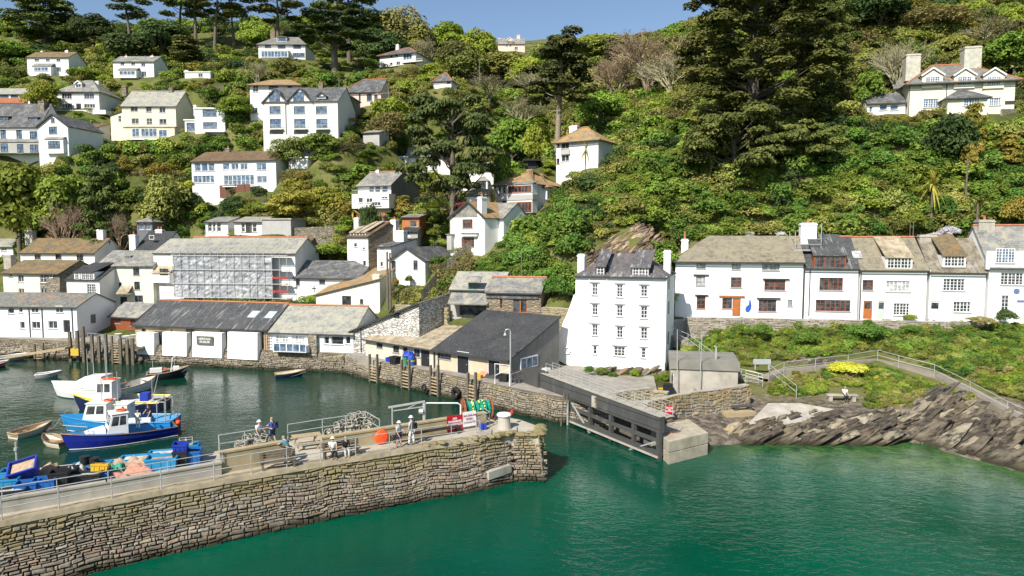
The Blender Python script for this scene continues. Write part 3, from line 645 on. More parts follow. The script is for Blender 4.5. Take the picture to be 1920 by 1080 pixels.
h.wins('q', (365, 305, 376, 321), (378, 305, 389, 321), (391, 305, 402, 321), (363, 329, 401, 343), (418, 307, 430, 318), (434, 307, 447, 318), (451, 307, 464, 318), (481, 306, 499, 319), (482, 330, 500, 342))
h.win(420, 328, 476, 347, 'q'); h.rail(417, 338, 480, 349, 1.0); h.gable(284, S_BROWN, over=.3); h.chim(428, 278, .9, .9, STONE, 1); h.close()
h = House('balcony_house', 'white house with big pale slate roof, dark slate side wall and an upper balcony', (672, 116), (733, 114), 398, 347, 10.5, found=6)
h.wins('q', (692, 347, 701, 361), (703, 347, 713, 361), (716, 347, 727, 361)); h.wins('w', (672, 369, 682, 380), (686, 371, 698, 380), (716, 369, 727, 374)); h.gable(323, S_GREY, over=.5, cap=TERRA, side=.2, rf=.4)
h.ext('terrace', 660, 364, 729, 391, 2.2, None); h.rail(660, 355, 729, 364, 2.2); h.wins('w', (672, 370, 681, 380), (687, 371, 699, 380), (716, 368, 727, 373), off=-2.2); h.win(696, 378, 714, 386, 'w', off=-2.25); h.chim(709, 319, .6, .6, pots=1)
h.close(); h.wallobj.data.materials.append(DARKR)
for p in h.wallobj.data.polygons:
    if p.normal.x > 0.9 and p.area > 8: p.material_index = 1
h = House('cliff_path_house', 'white house with slate hung gable and tall white chimney beside the sloping path wall', (845, 97), (909, 92.5), 476, 408, 8, found=6)
h.wins('b', (867, 411, 886, 428), (865, 445, 889, 463)); h.frontgable((880, 378), S_OCHRE, ax=.5); h.ext('canopy', 865, 438, 893, 443, .5, S_GREY)
g = MB(); xa, _ = h.loc(848, 408); g.add([(0.3, -.04, h.z1), (h.W-.3, -.04, h.z1), (h.apex[0], -.04, h.apex[1]-.3)], [(0, 1, 2)]); g.build('slate_gable', S_GREY, h.root)
h.chim(904, 369, .8, 1.0, pots=1, yf=.05, down=6); h.ext('side_porch', 838, 440, 846, 468, .6, S_GREY, wall=GREYR); h.close()
h = House('slate_roofed_wing', 'white slate roofed wing joined to the tall chimneyed house on the path', (909, 96), (944, 94), 448, 409, 6)
h.win(917, 411, 932, 430, 'b'); h.gable(381, S_GREY, over=.2); h.close()
h = House('stone_gabled_cottage', 'white cottage with red striped roof, three small dormers and a brown stone gable wall', (652, 104), (690, 101), 508, 443, 8, found=5)
h.wins('w', (664, 455, 670, 463), (680, 463, 685, 468), (681, 488, 687, 498), hole=False); h.gable(418, S_BROWN, over=.2, cap=TERRA)
for x in (658, 669, 680): h.dormer(x, 436, x+5, 442, 'w', dy=.3, roofm=S_TAN, back=3.5, rise=1.6, grow=.1)
h.chim(672, 408, 1.2, .9, pots=2, yf=.6); h.chim(719, 404, 1.0, .9, STONEB, 3, yf=.7); h.close(); h.wallobj.data.materials.append(STONEB)
for p in h.wallobj.data.polygons:
    if p.normal.x > 0.9 and p.area > 8: p.material_index = 1
h = House('garage_cottage', 'white gable fronted cottage with black verge and two tall dark windows', (733, 97), (797, 95), 532, 487, 10, found=5)
h.wins('k', (733.8, 489, 742, 507), (775.5, 488, 783, 505)); h.win(735, 524, 746, 537, 'x', sill=False); h.frontgable((763, 464), S_BLUE); h.chim(752, 432, 1.5, 1.2, pots=2, yf=.5, down=3); h.close()
h = House('narrow_cottage', 'narrow white lean-to cottage squeezed between the stone gable and the black verged gable', (708, 99), (733, 98), 528, 462, 7)
h.wins('w', (712, 461, 719, 467), (713, 490, 719, 500), hole=False); h.mono(446, S_BLUE, 'y'); h.chim(740, 412, 1.0, 1.0, pots=1, yf=.9, down=3.5); h.close()
h = House('cream_workshop', 'cream building with a single ochre slope roof, square chimney and small dark windows', (593, 96), (712, 93), 582, 553, 9, wall=CREAM)
h.wins('k', (642, 555, 658, 571), (675, 561, 681, 570)); h.mono(524, S_OCHRE, 'x', br=2.6); h.chim(708, 514, 1.0, 1.0, CREAM, 0, yf=.1, down=4); h.close()
h = House('chapel', 'long white building with weathered slate roof and a small cross on its wall', (552, 101), (676, 98.5), 562, 519, 8)
h.wins('k', (599, 520, 609, 532)); h.wins('k', (545+10, 523, 562, 535)); h.gable(489, S_BLUE, over=.3)
m = MB(); x, z = h.loc(589, 542); m.box(x-.05, -.06, z-.5, x+.05, -.003, z+.5); m.box(x-.35, -.065, z+.05, x+.35, -.004, z+.15); m.build('cross', FBLACK, h.root); h.close()
# ------------------------------------------------------------------ scaffolded building wrapped in sheeting
h = House('wrapped_building', 'long building under repair wrapped in creased silver sheeting on scaffolding', (338, 103), (553, 101), 560, 474, 9, found=2)
h.gable(446, S_PALE, over=.2, cap=TERRA); h.close()
def sheet_mesh(W, z0, z1, y, nx, nz, seed, amp=.16):
    m = MB(); idx = []
    for j in range(nz+1):
        for i in range(nx+1):
            x = W*i/nx; z = z0+(z1-z0)*j/nz; f = math.sin(PI*j/nz)
            d = (float(vnoise(x*1.1+z*.8, z*1.6-x*.5, seed))-.5)*amp*2.4*f+(float(vnoise(x*3.1-z*2.2, z*2.5+x*1.2, seed+4))-.5)*amp*1.6*f
            m.v.append((x, y+d, z-abs(d)*.2))
    for j in range(nz):
        for i in range(nx):
            a = j*(nx+1)+i; m.f.append((a, a+1, a+nx+2, a+nx+1)); m.m.append(0); m.c.append((1, 1, 1))
    return m
t = NT('silver_sheeting', 0.35, 0.5); pp = t.pos(); t.color(t.ramp(t.noise(t.mapping(pp, (1, 1, .5)), 1.0, 4, .6), [(.3, (.20, .21, .225)), (.55, (.36, .37, .385)), (.7, (.55, .55, .56))])); t.bump(t.noise(t.mapping(pp, (1.5, 1, .8)), 1.8, 3, .55, 1.2), .6, .2); SHEET = t.m
Wd = h.loc(519, 520)[0]
zt = h.loc(400, 479, -1.4)[1]; zb_ = h.loc(400, 558, -1.4)[1]; n_ = 3
for k in range(n_):
    a = zb_+(zt-zb_)*k/n_; b = zb_+(zt-zb_)*(k+1)/n_
    sheet_mesh(Wd, a+.05, b-.02, -1.4, 110, 14, 11+k, .09).build('sheeting', SHEET, h.root)
m = MB()
for k in range(n_+1): z = zb_+(zt-zb_)*k/n_; m.tube([(-.3, -1.62, z), (Wd+2.3, -1.62, z)], .045, 5); m.box(0, -1.45, z-.06, Wd+2.2, -.3, z-.02)
for i in range(14): x = Wd*i/13; m.tube([(x, -1.6, zb_-2), (x, -1.6, zt+1.0)], .04, 5)
for x in (Wd+1.2, Wd+2.3): m.tube([(x, -1.6, zb_-2), (x, -1.6, zt+.2)], .04, 5)
m.build('scaffold_tubes', METALG, h.root)
m = MB()   # roof netting frame over the lower slope
for i in range(20): x = Wd*i/19; m.tube([(x, -1.4, zt+.1), (x+.6, 2.6, h.zr-.6)], .025, 4)
for q in (.25, .6): m.tube([(0, -1.4+4*q, zt+.15+(h.zr-.7-zt)*q), (Wd, -1.4+4*q, zt+.15+(h.zr-.7-zt)*q)], .025, 4)
m.build('roof_poles', METALG, h.root)
m = MB()
for z in (zb_+(zt-zb_)*.46, zb_+(zt-zb_)*.14): m.box(Wd+.05, -1.66, z, Wd+2.5, -1.61, z+.28)
m.bar((Wd+.1, -1.68, zb_+.6), (Wd+2.3, -1.68, zb_+2.2), .05); m.build('red_guard_boards', paint('faded_red_paint', (.42, .05, .045), .6), h.root)
h = House('white_gable_end', 'tall white rendered house with slate roof between the cream house and the wrapped scaffold', (291, 105), (338, 104), 560, 474, 8)
h.gable(448, S_PALE, over=.15); h.ext('balcony_box', 286, 512, 317, 530, 1.2, S_TAN, wall=WHITE, rise=.9); h.win(300, 504, 315, 516, 'k', off=-1.2, sill=False); h.ext('rough_wall', 300, 538, 336, 560, 1.0, None, wall=WHITEB); h.close()
h = House('cream_cottage', 'tall cream cottage with dark sash windows and a small slate porch', (185, 105), (286, 104), 588, 498, 8, wall=CREAM)
h.wins('k', (201, 501, 211, 516), (250, 500, 261, 516), (252, 528, 262, 543), (202, 555, 213, 568), (253, 554, 268, 566)); h.win(201, 529, 212, 545, 'c'); h.win(221, 529, 228, 540, 'w')
h.ext('porch', 220, 550, 238, 553, 1.2, S_TAN, rise=1.0); h.door(225, 556, 238, 574, FBLACK)
h.gable(470, S_GREY, over=.2); h.dormer(234, 481, 244, 487, 'c', dy=2.0, roofm=S_GREY, back=1.6, grow=.06); h.pipe(216, 500, 585); h.chim(251, 440, 1.1, 1.0, WHITE, 1, yf=1.2, down=4); h.close()
h = House('mossy_roofed_house', 'long white house with brown mossy roof and chimney at each end', (40, 113), (177, 112), 510, 473, 8)
h.wins('k', (65, 474.5, 76, 486), (104, 474.5, 115, 486)); h.wins('k', (144, 474, 156, 488)); h.gable(447, S_MOSS, over=.3); h.chim(57, 432, 1.3, 1.0, CONC, 1, down=2.5); h.chim(190, 430, 1.1, .9, WHITE, 1, down=2.5); h.close()
h = House('half_rendered_house', 'small house half cream render half grey stone with an orange mossed roof', (8, 104), (111, 102.5), 562, 511, 8)
h.wins('w', (34, 515, 44, 529), (75, 513, 86, 530), (93, 512, 99, 521)); h.wins('w', (17, 511.8, 23, 519), (35, 541, 45, 550), (76, 540, 87, 550))
h.wall = CREAM; h.gable(488, S_MOSS, over=.3); h.chim(18, 478, 1.3, 1.0, CONC, 0); h.close(); h.wallobj.data.materials.append(STONE)
x_ = h.loc(61, 530)[0]
for p in h.wallobj.data.polygons:
    if (p.center.x > x_ and abs(p.normal.y) > .5) or p.normal.x > .9 and p.area > 4: p.material_index = 1
h = House('dormered_cottage', 'narrow white cottage with wide slate dormer beside the cream cottage', (128, 102.5), (186, 101.5), 595, 523, 7)
h.wins('s', (163, 533, 179, 551), (166, 559, 180, 575)); h.gable(498, S_DARK, over=.2); h.dormer(153, 511, 175, 524, 's', dy=-.1, roofm=S_DARK, back=4, rise=1.2); h.dormer(141, 511, 148, 524, 's', dy=-.1, roofm=S_DARK, back=4, rise=1.2); h.close()
h = House('waterside_cottage', 'long white rubble cottage with orange lichened roof standing over the harbour slip', (-40, 93.5), (143, 92), 652, 573, 7.5, wall=WHITEB, found=3, ctrl=False)
h.wins('w', (15, 577, 26, 588), (59, 571.5+2, 73, 586), (105, 573.5, 119, 586), (36, 577, 42, 586), (38, 603, 46, 616), (60, 603, 75, 616), (91, 602, 107, 616)); h.door(119, 600, 131, 623, FBLACK)
h.gable(549, S_RUSTY, over=.25, side=.2)
m = MB(); m.box(h.W+.003, 2.6, 3.2, h.W+.06, 3.5, 4.4); m.build('window', FGREY, h.root)
for x in (58, 82, 138): h.pipe(x, 575, 640)
h.close()
# left edge rear pieces
h = House('rear_shed', 'small pale roofed building behind a bush at the left edge', (-40, 125), (24, 125), 480, 462, 6)
h.win(2, 464, 12, 470, 'w'); h.gable(448, S_PALE); h.close()
h = House('rear_cottage', 'dark slate roofed cottage with white chimney showing above the cream cottage roof', (255, 114), (305, 113.5), 500, 468, 8)
h.win(280, 441, 289, 449, 'w', off=1.0, hole=False, sill=False); h.gable(434, S_DARK, over=.2); h.chim(300, 430, 1.2, .9, WHITE, 2); h.close()
h = House('garden_studio', 'white garden studio with french windows, left of the pair above the wrapped building', (386, 114), (427, 114), 440, 416, 5, wall=WHITE)
h.wins('w', (390, 417, 397, 434), (399, 417, 404, 434), (407, 417, 414, 434)); h.mono(407, S_GREY, 'y'); h.rail(384, 433, 428, 441, 1.2, glass=True); h.close()
h = House('garden_studio', 'white garden studio with one dark door, right of the pair above the wrapped building', (440, 113.5), (491, 113.5), 440, 416, 5, wall=WHITE)
h.wins('w', (453, 418, 459, 435), (474, 418, 481, 435)); h.win(461, 418, 472, 437, 'k', sill=False); h.mono(407, S_PALE, 'y'); h.close()
h = House('flat_annexe', 'grey flat roofed annexe beside the right garden studio with white garden furniture before it', (492, 113), (545, 112), 436, 412, 5, wall=GREYR); h.flat(CONC); h.close()
h = House('orange_shed', 'small orange timber shed on the terrace above the white gable', (754, 108), (786, 107.5), 428, 407, 3.5, cat='shed', wall=paint('orange_timber', (.45, .17, .06), .8, .2, 3))
h.win(768, 414, 782, 426, 'p', hole=True); h.mono(402, S_GREY, 'y'); h.close()
h = House('blue_hut', 'small dark roofed hut with white door behind the cluster of chimneys', (755, 104), (783, 104), 450, 433, 4, cat='shed', wall=GREYR); h.door(760, 433.5, 769, 445, FWHITE, 1); h.mono(426, S_DARK, 'y'); h.close()
h = House('log_store', 'small brown timber shed on the bank left of the striped cottage', (559, 112), (585, 112), 464, 450, 3, cat='shed', wall=WOODG); h.win(565, 452, 576, 460, 'x'); h.gable(445, S_BROWN); h.close()
h = House('white_hut', 'small square white hut among bushes right of the long white house', (542, 128), (577, 127), 316, 297, 5); h.win(548, 300, 555, 306, 'w'); h.flat(WHITE); h.close()
h = House('black_shed', 'tiny black shed with wide flat roof on the grass below the tall trunk', (990, 118), (1006, 118), 316, 302, 3, cat='shed', wall=FBLACK); h.flat(FBLACK, over=.8); h.close()
h = House('garden_bungalow', 'low pale building with sloping roof under the spreading pine', (875, 104), (918, 103), 372, 366, 5, wall=PALE, ctrl=False); h.gable(355, S_TAN); h.close()
h = House('terrace_shed', 'low pergola shed with white chairs between the white villa and the yellow house', (156, 150), (186, 150), 259, 238, 4, cat='shed', wall=WHITE); h.win(158, 244, 184, 252, 'x'); h.mono(232, S_BROWN, 'y'); h.close()
h = House('small_outhouse', 'small pale stone outhouse with a flat roof above the pine tree', (681, 134), (711, 133), 268, 249, 4, wall=GREYR); h.mono(243, S_PALE, 'y'); h.close()
h = House('glass_gazebo', 'small glass gazebo with grey domed roof among dark shrubs', (257, 118), (285, 118), 432, 415, 3.5, cat='gazebo', wall=FGREY); h.wins('q', (260, 418, 270, 431), (272, 418, 282, 431)); h.gable(406, S_GREY, il=1.6, ir=1.6); h.close()
# ------------------------------------------------------------------ museum, lofts and the lean roofs on the west quay
QZ = 2.2
def onquay(h): h.o.z = QZ
h = House('museum_building', 'long low museum with dark lichen streaked slate roof over a rubble quay', (255, 87), (502, 82.3), 655, 607, 9, wall=CONCY, found=1.5, ctrl=False)
h.wins('k', (266, 616, 273, 628)); h.door(290, 621, 306, 651, LEAD)
for a, b in ((350, 364), (413, 430), (482, 494)): h.win(a, 616, b, 652, 'x', sill=False)
h.gable(567, S_STREAK, over=.35, cap=TERRA)
for a, b in ((256, 287), (304, 348), (360, 414), (426, 481)):
    ax, az = h.loc(a, 655, -1.0); bx, bz = h.loc(b, 625, -1.0); w = bx-ax; zt_ = bz
    m = MB(); prof = [(-1.0, -.4), (-.85, zt_), (-.03, zt_), (-.03, -.4)]
    k = len(prof); vs = [(x, y, z) for x in (ax, bx) for y, z in prof]
    m.add(vs, [(0, 1, 2, 3), (7, 6, 5, 4), (1, 0, 4, 5), (2, 1, 5, 6), (3, 2, 6, 7), (0, 3, 7, 4)]); m.build('buttress', WHITEB, h.root)
for a in (455+9, 496): # roof lights
    ax, _ = h.loc(a, 600, 1.8); m = MB(); k = (h.zr-h.z1)/(h.D*.5)
    P = [(ax, 1.7, h.z1+1.7*k+.14), (ax+1.1, 1.7, h.z1+1.7*k+.14), (ax+1.1, 2.9, h.z1+2.9*k+.14), (ax, 2.9, h.z1+2.9*k+.14)]
    m.plate(P, .06, (0, -k, 1)); m.build('roof_light', paint('pale_blue_glass', (.45, .55, .62), .15), h.root)
def text_obj(txt, size, mat, parent, loc, rot, name='lettering', align='CENTER', ext=0.004, bold=0.0, space=1.0):
    cu = bpy.data.curves.new(name, 'FONT'); cu.body = txt; cu.size = size; cu.align_x = align; cu.align_y = 'CENTER'; cu.extrude = ext; cu.offset = bold; cu.space_line = space
    ob = bpy.data.objects.new('tmp_text', cu); COL.objects.link(ob)
    bpy.context.view_layer.update(); me = bpy.data.meshes.new_from_object(ob.evaluated_get(bpy.context.evaluated_depsgraph_get())); COL.objects.unlink(ob); bpy.data.objects.remove(ob)
    me.materials.clear(); me.materials.append(mat); o = bpy.data.objects.new(name, me); COL.objects.link(o); o.parent = parent; o.location = loc; o.rotation_euler = rot; return o
ax, az = h.loc(369, 646, -1.05); bx, bz = h.loc(399, 631, -1.05)
m = MB(); m.box(ax, -1.08, az, bx, -1.0, bz); sg = m.build('museum_sign', paint('slate_grey_sign', (.12, .12, .115), .6), h.root)
text_obj('HERITAGE\nMUSEUM', .36, paint('sign_cream', (.75, .73, .65), .6), sg, ((ax+bx)/2, -1.09, (az+bz)/2), (PI/2, 0, 0), bold=.008)
h.pipe(324, 618, 668); h.pipe(479, 622, 660); h.close()
h = House('net_store', 'pale slate roofed quayside building with a glazed white balcony and wide white framed windows', (504, 82.3), (662, 80.2), 658, 620, 9, wall=WHITEB, found=1.5, ctrl=False)
h.wins('c', (517, 629, 540, 647), (547, 629, 571, 647)); h.wins('p', (608, 631, 617, 645), (621, 631, 644, 646), (648, 631, 657, 645))
h.gable(574, S_PALE, over=.35, cap=TERRA); o = h.ext('balcony', 512, 648, 575, 660, 1.2, None, wall=WHITEB)
h.win(513, 645, 574, 659, 'q', off=-1.25, sill=False); h.ext('stone_pier', 577, 628, 593, 668, .5, None, wall=STONE); h.pipe(594, 626, 670)
m = MB(); xx, zz = h.loc(499, 690, -.3)
for dx in (0, .55): m.bar((xx+dx, -.35, -3.4), (xx+dx, -.35, 2.2), .07)
for i in range(15): m.bar((xx, -.35, -3.2+i*.36), (xx+.55, -.35, -3.2+i*.36), .05)
m.build('iron_ladder', RUST, h.root); h.close()
h = House('stone_store', 'white washed rubble store with one grey slate slope rising to the right', (659, 80.5), (786, 75.5), 668, 621, 9, wall=STONEW, found=2, ctrl=False)
h.win(739, 587, 749, 595, 'k', hole=False, sill=False); h.mono(568, S_PALE, 'x', over=.1, side=.3, br=1.0); h.pipe(678, 616, 660); h.close()
h = House('brown_roofed_loft', 'long quayside loft with worn brown slate roof and black doors', (686, 78.2), (812, 71.0), 668, 634, 8, wall=paint('cream_loft_wall', (.60, .54, .43), .85, .12, 1.0, (.35, .31, .24), .4), found=1.5, ctrl=False)
h.wins('k', (707, 639, 717, 651), (737, 646, 748, 660), (776, 653, 787, 668)); h.door(755, 649, 764, 674, FBLACK); h.door(788, 654, 805, 688, FBLACK); h.gable(602, S_TAN, rf=.99, over=.4, side=.15)
h.close()
h = House('black_roofed_loft', 'net loft with black single slope roof, black doors and a dark blank side wall', (815, 70.8), (956, 64.6), 692, 653, 8.2, wall=paint('tan_loft_wall', (.55, .46, .33), .85, .1, 1.0, (.35, .3, .22), .3), found=1.5, ctrl=False)
h.win(821, 657, 845, 671, 'k'); h.door(858, 661, 880, 699, FBLACK); h.door(916, 670, 938, 708, FBLACK); h.mono(588, slate('black_felt_roof', (.05, .051, .053), None, 0, (.085, .085, .085), row=.25, contrast=.2), 'y', over=.4, side=.15)
h.pipe(816, 655, 690); h.pipe(823, 656, 690)
m = MB(); m.box(h.W+.002, 1.6, .9, h.W+.06, 4.4, 2.0); w_ = m.build('window', FWHITE, h.root)
m = MB(); [m.box(h.W+.061, 1.7+i*.9, 1.0, h.W+.07, 2.5+i*.9, 1.9) for i in range(3)]; m.build('pane', GLASSB, w_)
h.close(); h.wallobj.data.materials.append(DARKR)  # right side wall coloured dark to stand for its shade
for p in h.wallobj.data.polygons:
    if p.normal.x > .9 and p.area > 8: p.material_index = 1
LOFT = h
h = House('slate_roofed_cottage', 'low slate roofed building with green framed dormer window and an open shelter below', (845, 80), (940, 78.5), 594, 540, 6, wall=GREYR, found=2)
h.gable(510, S_PALE, over=.35, cap=None); h.win(878, 530, 895, 549, 'e', off=-.2, hole=False); h.ext('shelter', 842, 570, 912, 571, 1.6, S_GREY, wall=WHITE, rise=1.2); h.win(862, 574, 911, 592, 'x', off=-.3, sill=False)
h.ext('dormer_hood', 875, 528, 898, 529, .9, S_GREY, wall=GREYR, rise=.5); h.close()
h = House('stone_garage', 'buff stone building with orange framed double doors and slate hung upper band', (912, 77.5), (1014, 76), 596, 546, 6, wall=STONEB, found=3)
h.gable(521, S_GREY, over=.3, cap=TERRA); h.ext('slate_band', 911, 547.5, 1010, 559, .15, None, wall=S_BLUE); h.win(962, 560, 988, 586, 'o', sill=False); h.win(937, 560, 942, 578, 'o', sill=False); h.close()
# ------------------------------------------------------------------ tall white warehouse
h = House('warehouse', 'tall white four storey warehouse with slate roof, two dormers and sash windows', (1078, 72.2), (1249, 69.2), 690, 516, 8.5, wall=WHITEB, found=2.5, ctrl=True)
WAREHOUSE = h
for x0, x1, ys in ((1110, 1121, ((532, 553), (571, 591), (609, 629))), (1156, 1168, ((534, 557), (573, 593), (613, 633))), (1201, 1214, ((536, 556), (575, 597), (615, 635)))):
    for a, b in ys: h.win(x0, a, x1, b, 's', lintel=True, sill=True)
h.win(1112, 649, 1119, 664, 's', lintel=True); h.win(1151, 651, 1172, 667, 's', lintel=True); h.win(1202, 653, 1211, 671, 's', lintel=True)
h.gable(476, S_WHARF, il=3.2, ir=3.2, over=.2, cap=None)
h.dormer(1119, 500, 1133, 517, 's', dy=.15, roofm=S_WHARF, cheek=FBLACK, back=3.6, rise=1.6); h.dormer(1186, 502, 1216, 519, 's', dy=.15, roofm=S_WHARF, cheek=FBLACK, back=3.6, rise=1.6)
h.chim(1091, 476, .75, .9, WHITEB, 0, yf=.5, down=3); h.chim(1252, 469, .7, 1.0, WHITEB, 0, yf=.5, down=3.5)
for x in (1104, 1137, 1247): h.pipe(x, 518, 680, FWHITE)
for z in (2.6, 5.8, 8.4):
    m = MB(); m.box(h.W+.002, 2.4, z, h.W+.05, 3.2, z+1.3); m.build('window', FGREY, h.root)
h.close()
# white buttress running down the left end
m = MB(); pr = [h.loc(x, y, .0) for x, y in ((1031, 715), (1034, 690), (1040, 660), (1046, 632), (1055, 606), (1064, 586), (1070, 570), (1076, 552))]+[(-.003, h.loc(1077, 556)[1]), (-.003, -.8)]
n_ = len(pr); m.add([(x, y, z) for y in (.0, 4.0) for x, z in pr], [tuple(range(n_)), tuple(range(2*n_-1, n_-1, -1))]+[(i, n_+i, n_+(i+1) % n_, (i+1) % n_) for i in range(n_)])
bt = m.build('buttress', WHITEB, h.root)
tor = MB(); cx, cz = h.loc(1064, 657, -.0); q = [(cx+math.cos(a)*.33, -.1, cz+math.sin(a)*.33) for a in [2*PI*i/16 for i in range(17)]]; tor.tube(q, .09, 8, caps=False); tag(tor.build('lifebuoy', FWHITE, off=None), 'white lifebuoy hung on the white buttress of the tall warehouse', 'lifebuoy')
o = bpy.data.objects['lifebuoy']; o.location = h.o; o.rotation_euler = (0, 0, h.rz)
# ------------------------------------------------------------------ white terrace on the upper street
h = House('terraced_house', 'long white terrace end house with olive hipped roof and brown and grey windows', (1265, 80), (1507, 77.3), 592, 486, 8, wall=WHITEB, found=3, cat='house')
h.wins('G', (1306, 487, 1323, 503), (1372, 488, 1389, 505), (1429, 489, 1462, 507), (1305, 517, 1322, 535)); h.win(1400, 489, 1405, 493, 'k')
h.wins('b', (1370, 520, 1391, 539), (1433, 524, 1473, 544), (1306, 555, 1323, 579), (1354, 559, 1373, 579), (1422, 562, 1456, 584)); h.win(1477, 562, 1486, 574, 'G')
h.door(1373, 560, 1389, 593, FORANGE)
for a, b, y in ((1348, 1396, 556), (1430, 1480, 524), (1419, 1463, 560), (1303, 1328, 554), (1300, 1329, 516)):
    ax, az = h.loc(a, y); bx, bz = h.loc(b, y-1.5); m = MB(); m.box(ax, -.22, az, bx, -.002, bz); m.build('lintel', FORANGE if a == 1348 else LEAD, h.root)
h.gable(443, S_OLIVE, il=4, ir=0, over=.45); h.chim(1284, 448, .8, .8, WHITEB, 1, yf=.55, potm=TERRA, h_pot=.9); h.chim(1405, 434, 1.0, .9, STONE, 0, yf=1.0); h.pipe(1505, 490, 592)
# painted boat-shaped ornament on the wall
px_ = [(1407, 562), (1409, 572), (1408, 579), (1404, 585), (1399, 585), (1397, 580), (1399, 575), (1404, 571), (1405, 562)]
P = [h.loc(a, b) for a, b in px_]; m = MB(); m.add([(x, -.06, z) for x, z in P]+[(x, -.003, z) for x, z in P], [tuple(range(9))[::-1]]+[(i, (i+1) % 9, 9+(i+1) % 9, 9+i) for i in range(9)])
m.build('blue_wall_ornament', paint('bright_blue', (.03, .10, .45), .5), h.root); h.close()
h = House('terraced_house', 'white terraced house with red brown windows and a wide red brown dormer', (1507, 77.4), (1610, 76.3), 598, 500, 8, wall=WHITEB, found=3)
h.wins('b', (1536, 521, 1581, 544), (1529, 563, 1595, 583)); h.gable(445, S_STREAK, over=.3, cap=TERRA); h.dormer(1527, 479, 1585, 502, 'b', dy=-.05, roofm=S_STREAK, cheek=FBROWN, back=4, rise=2.2)
m = MB(); ax, az = h.loc(1597, 492, 1.6); k = (h.zr-h.z1)/4; m.plate([(ax, 1.0, h.z1+k+.16), (ax+.95, 1.0, h.z1+k+.16), (ax+.95, 1.95, h.z1+1.95*k+.16), (ax, 1.95, h.z1+1.95*k+.16)], .08, (0, -k, 1)); m.build('roof_light', GLASSL, h.root)
h.pipe(1516, 506, 592); h.pipe(1611, 506, 598); ch = h.chim(1515, 418, 1.7, 1.3, WHITEB, 1, yf=.45, down=3.5)
m = MB()
x, z = h.loc(1488, 470, 2); x2, _ = h.loc(1536, 470, 2); yy = (1.2, 4.6); zz = h.loc(1500, 468, 1.2)[1]
m.box(x, yy[0], zz-.15, x2, yy[0]+.9, zz-.08); m.box(x, yy[1]-.6, zz-.15, x2, yy[1], zz-.08)
for a in (x, x2):
    for b in yy: m.tube([(a, b, zz-1.6), (a, b, zz+2.0)], .04, 5)
for c in (0, .6, 1.2):
    for b in yy: m.tube([(x, b, zz+c), (x2, b, zz+c)], .03, 5)
    for a in (x, x2): m.tube([(a, yy[0], zz+c), (a, yy[1], zz+c)], .03, 5)
m.tube([(x2+.4, 3, zz-1), (x2+.4, 3, zz+3.0)], .05, 5); m.build('scaffold', METALG, h.root); h.close()
h = House('terraced_house', 'white terraced house with tan slate roof, orange door and pale green door', (1610, 76.3), (1739, 75.3), 600, 503, 8, wall=WHITEB, found=3)
h.win(1617, 525, 1638, 544, 'b'); h.wins('c', (1661, 527, 1707, 547)); h.win(1675, 569, 1706, 591, 's')
h.door(1618, 564, 1636, 598, FORANGE, 1, label='orange door'); h.door(1645, 565, 1660, 598, paint('sage_door', (.50, .55, .47), .5), 1, label='pale green door')
h.gable(446, S_OLIVE, over=.3, cap=TERRA); h.dormer(1663, 483, 1709, 503, 's', dy=0, roofm=S_TAN, cheek=WHITEB, back=4, rise=2.2); h.pipe(1740, 506, 598, FWHITE); h.close()
h = House('terraced_house', 'white terraced house with white door and brown grey streaked roof', (1740, 75.3), (1849, 74.2), 602, 507, 8, wall=WHITEB, found=3)
h.win(1768, 523, 1810, 545, 's'); h.win(1787, 566, 1821, 585, 's'); h.door(1742, 565, 1764, 598, FWHITE, 1)
h.gable(447, slate('brown_streaked_slate', (.14, .115, .085), (.3, .27, .2), .3, (.2, .18, .14), streak=.35), over=.3); h.dormer(1770, 480, 1809, 499, 's', dy=.1, roofm=S_MOSS, cheek=WHITEB, back=4, rise=2.2)
h.chim(1738, 440, 1.8, 1.0, CONC, 0, yf=.5); h.chim(1846, 412, 1.6, 1.3, CONC, 1, yf=.5, down=4); h.close()
h = House('terraced_house', 'white terraced house at the right edge with grey slate roof and a round blue plaque', (1850, 74), (1990, 72.8), 604, 497, 8, wall=WHITEB, found=3)
h.win(1876, 512, 1920, 534, 's'); h.win(1877, 554, 1893, 582, 's'); h.gable(424, S_GREY, over=.3, cap=TERRA); h.ext('front_gable', 1849, 471, 1925, 505, .25, None); h.win(1866, 466, 1903, 493, 'D', off=-.25)
m = MB(); x, z = h.loc(1906, 546); m.lathe([(.3, -.05), (.3, -.002)], (x, 0, z), 16, axis='y'); m.build('plaque', paint('plaque_blue', (.12, .17, .32), .5), h.root)
m = MB(); m.box(x-.9+1.0, -.03, z-1.2, x+1.6, -.003, z-.95); m.build('sign_board', paint('plaque_blue2', (.12, .17, .32), .5), h.root)
h.close()
# ------------------------------------------------------------------ cream villa, upper right
h = House('cream_villa', 'large cream villa with three white gabled dormers, hipped slate roof and two massive chimneys', (1702, 104), (1904, 101), 219, 154, 9.5, wall=CREAM, found=5)
h.wins('D', (1731, 185, 1760, 202), (1855, 183, 1877, 198))
h.gable(123, S_RUSTY, il=4.5, ir=5, over=.7, cap=TERRA)
for a in (1735, 1795, 1850): h.dormer(a, 143, a+27, 160, 'D', dy=-.25, roofm=S_BLUE, kind='gable', back=4, cheek=CREAM, grow=.45)
h.ext('garden_room', 1776, 179, 1852, 218, 2.6, S_BLUE, wall=CREAM, rise=1.6, hip=True, over=.5); h.win(1806, 184, 1837, 199, 'D', off=-2.6)
h.chim(1710, 103, 2.0, 1.6, paint('lichened_render', (.50, .48, .40), .9, .25, 2.0, (.3, .3, .2), .5), 1, yf=.45, down=4); h.chim(1821, 89, 2.3, 1.7, MATS['lichened_render'], 0, yf=.45, down=4)
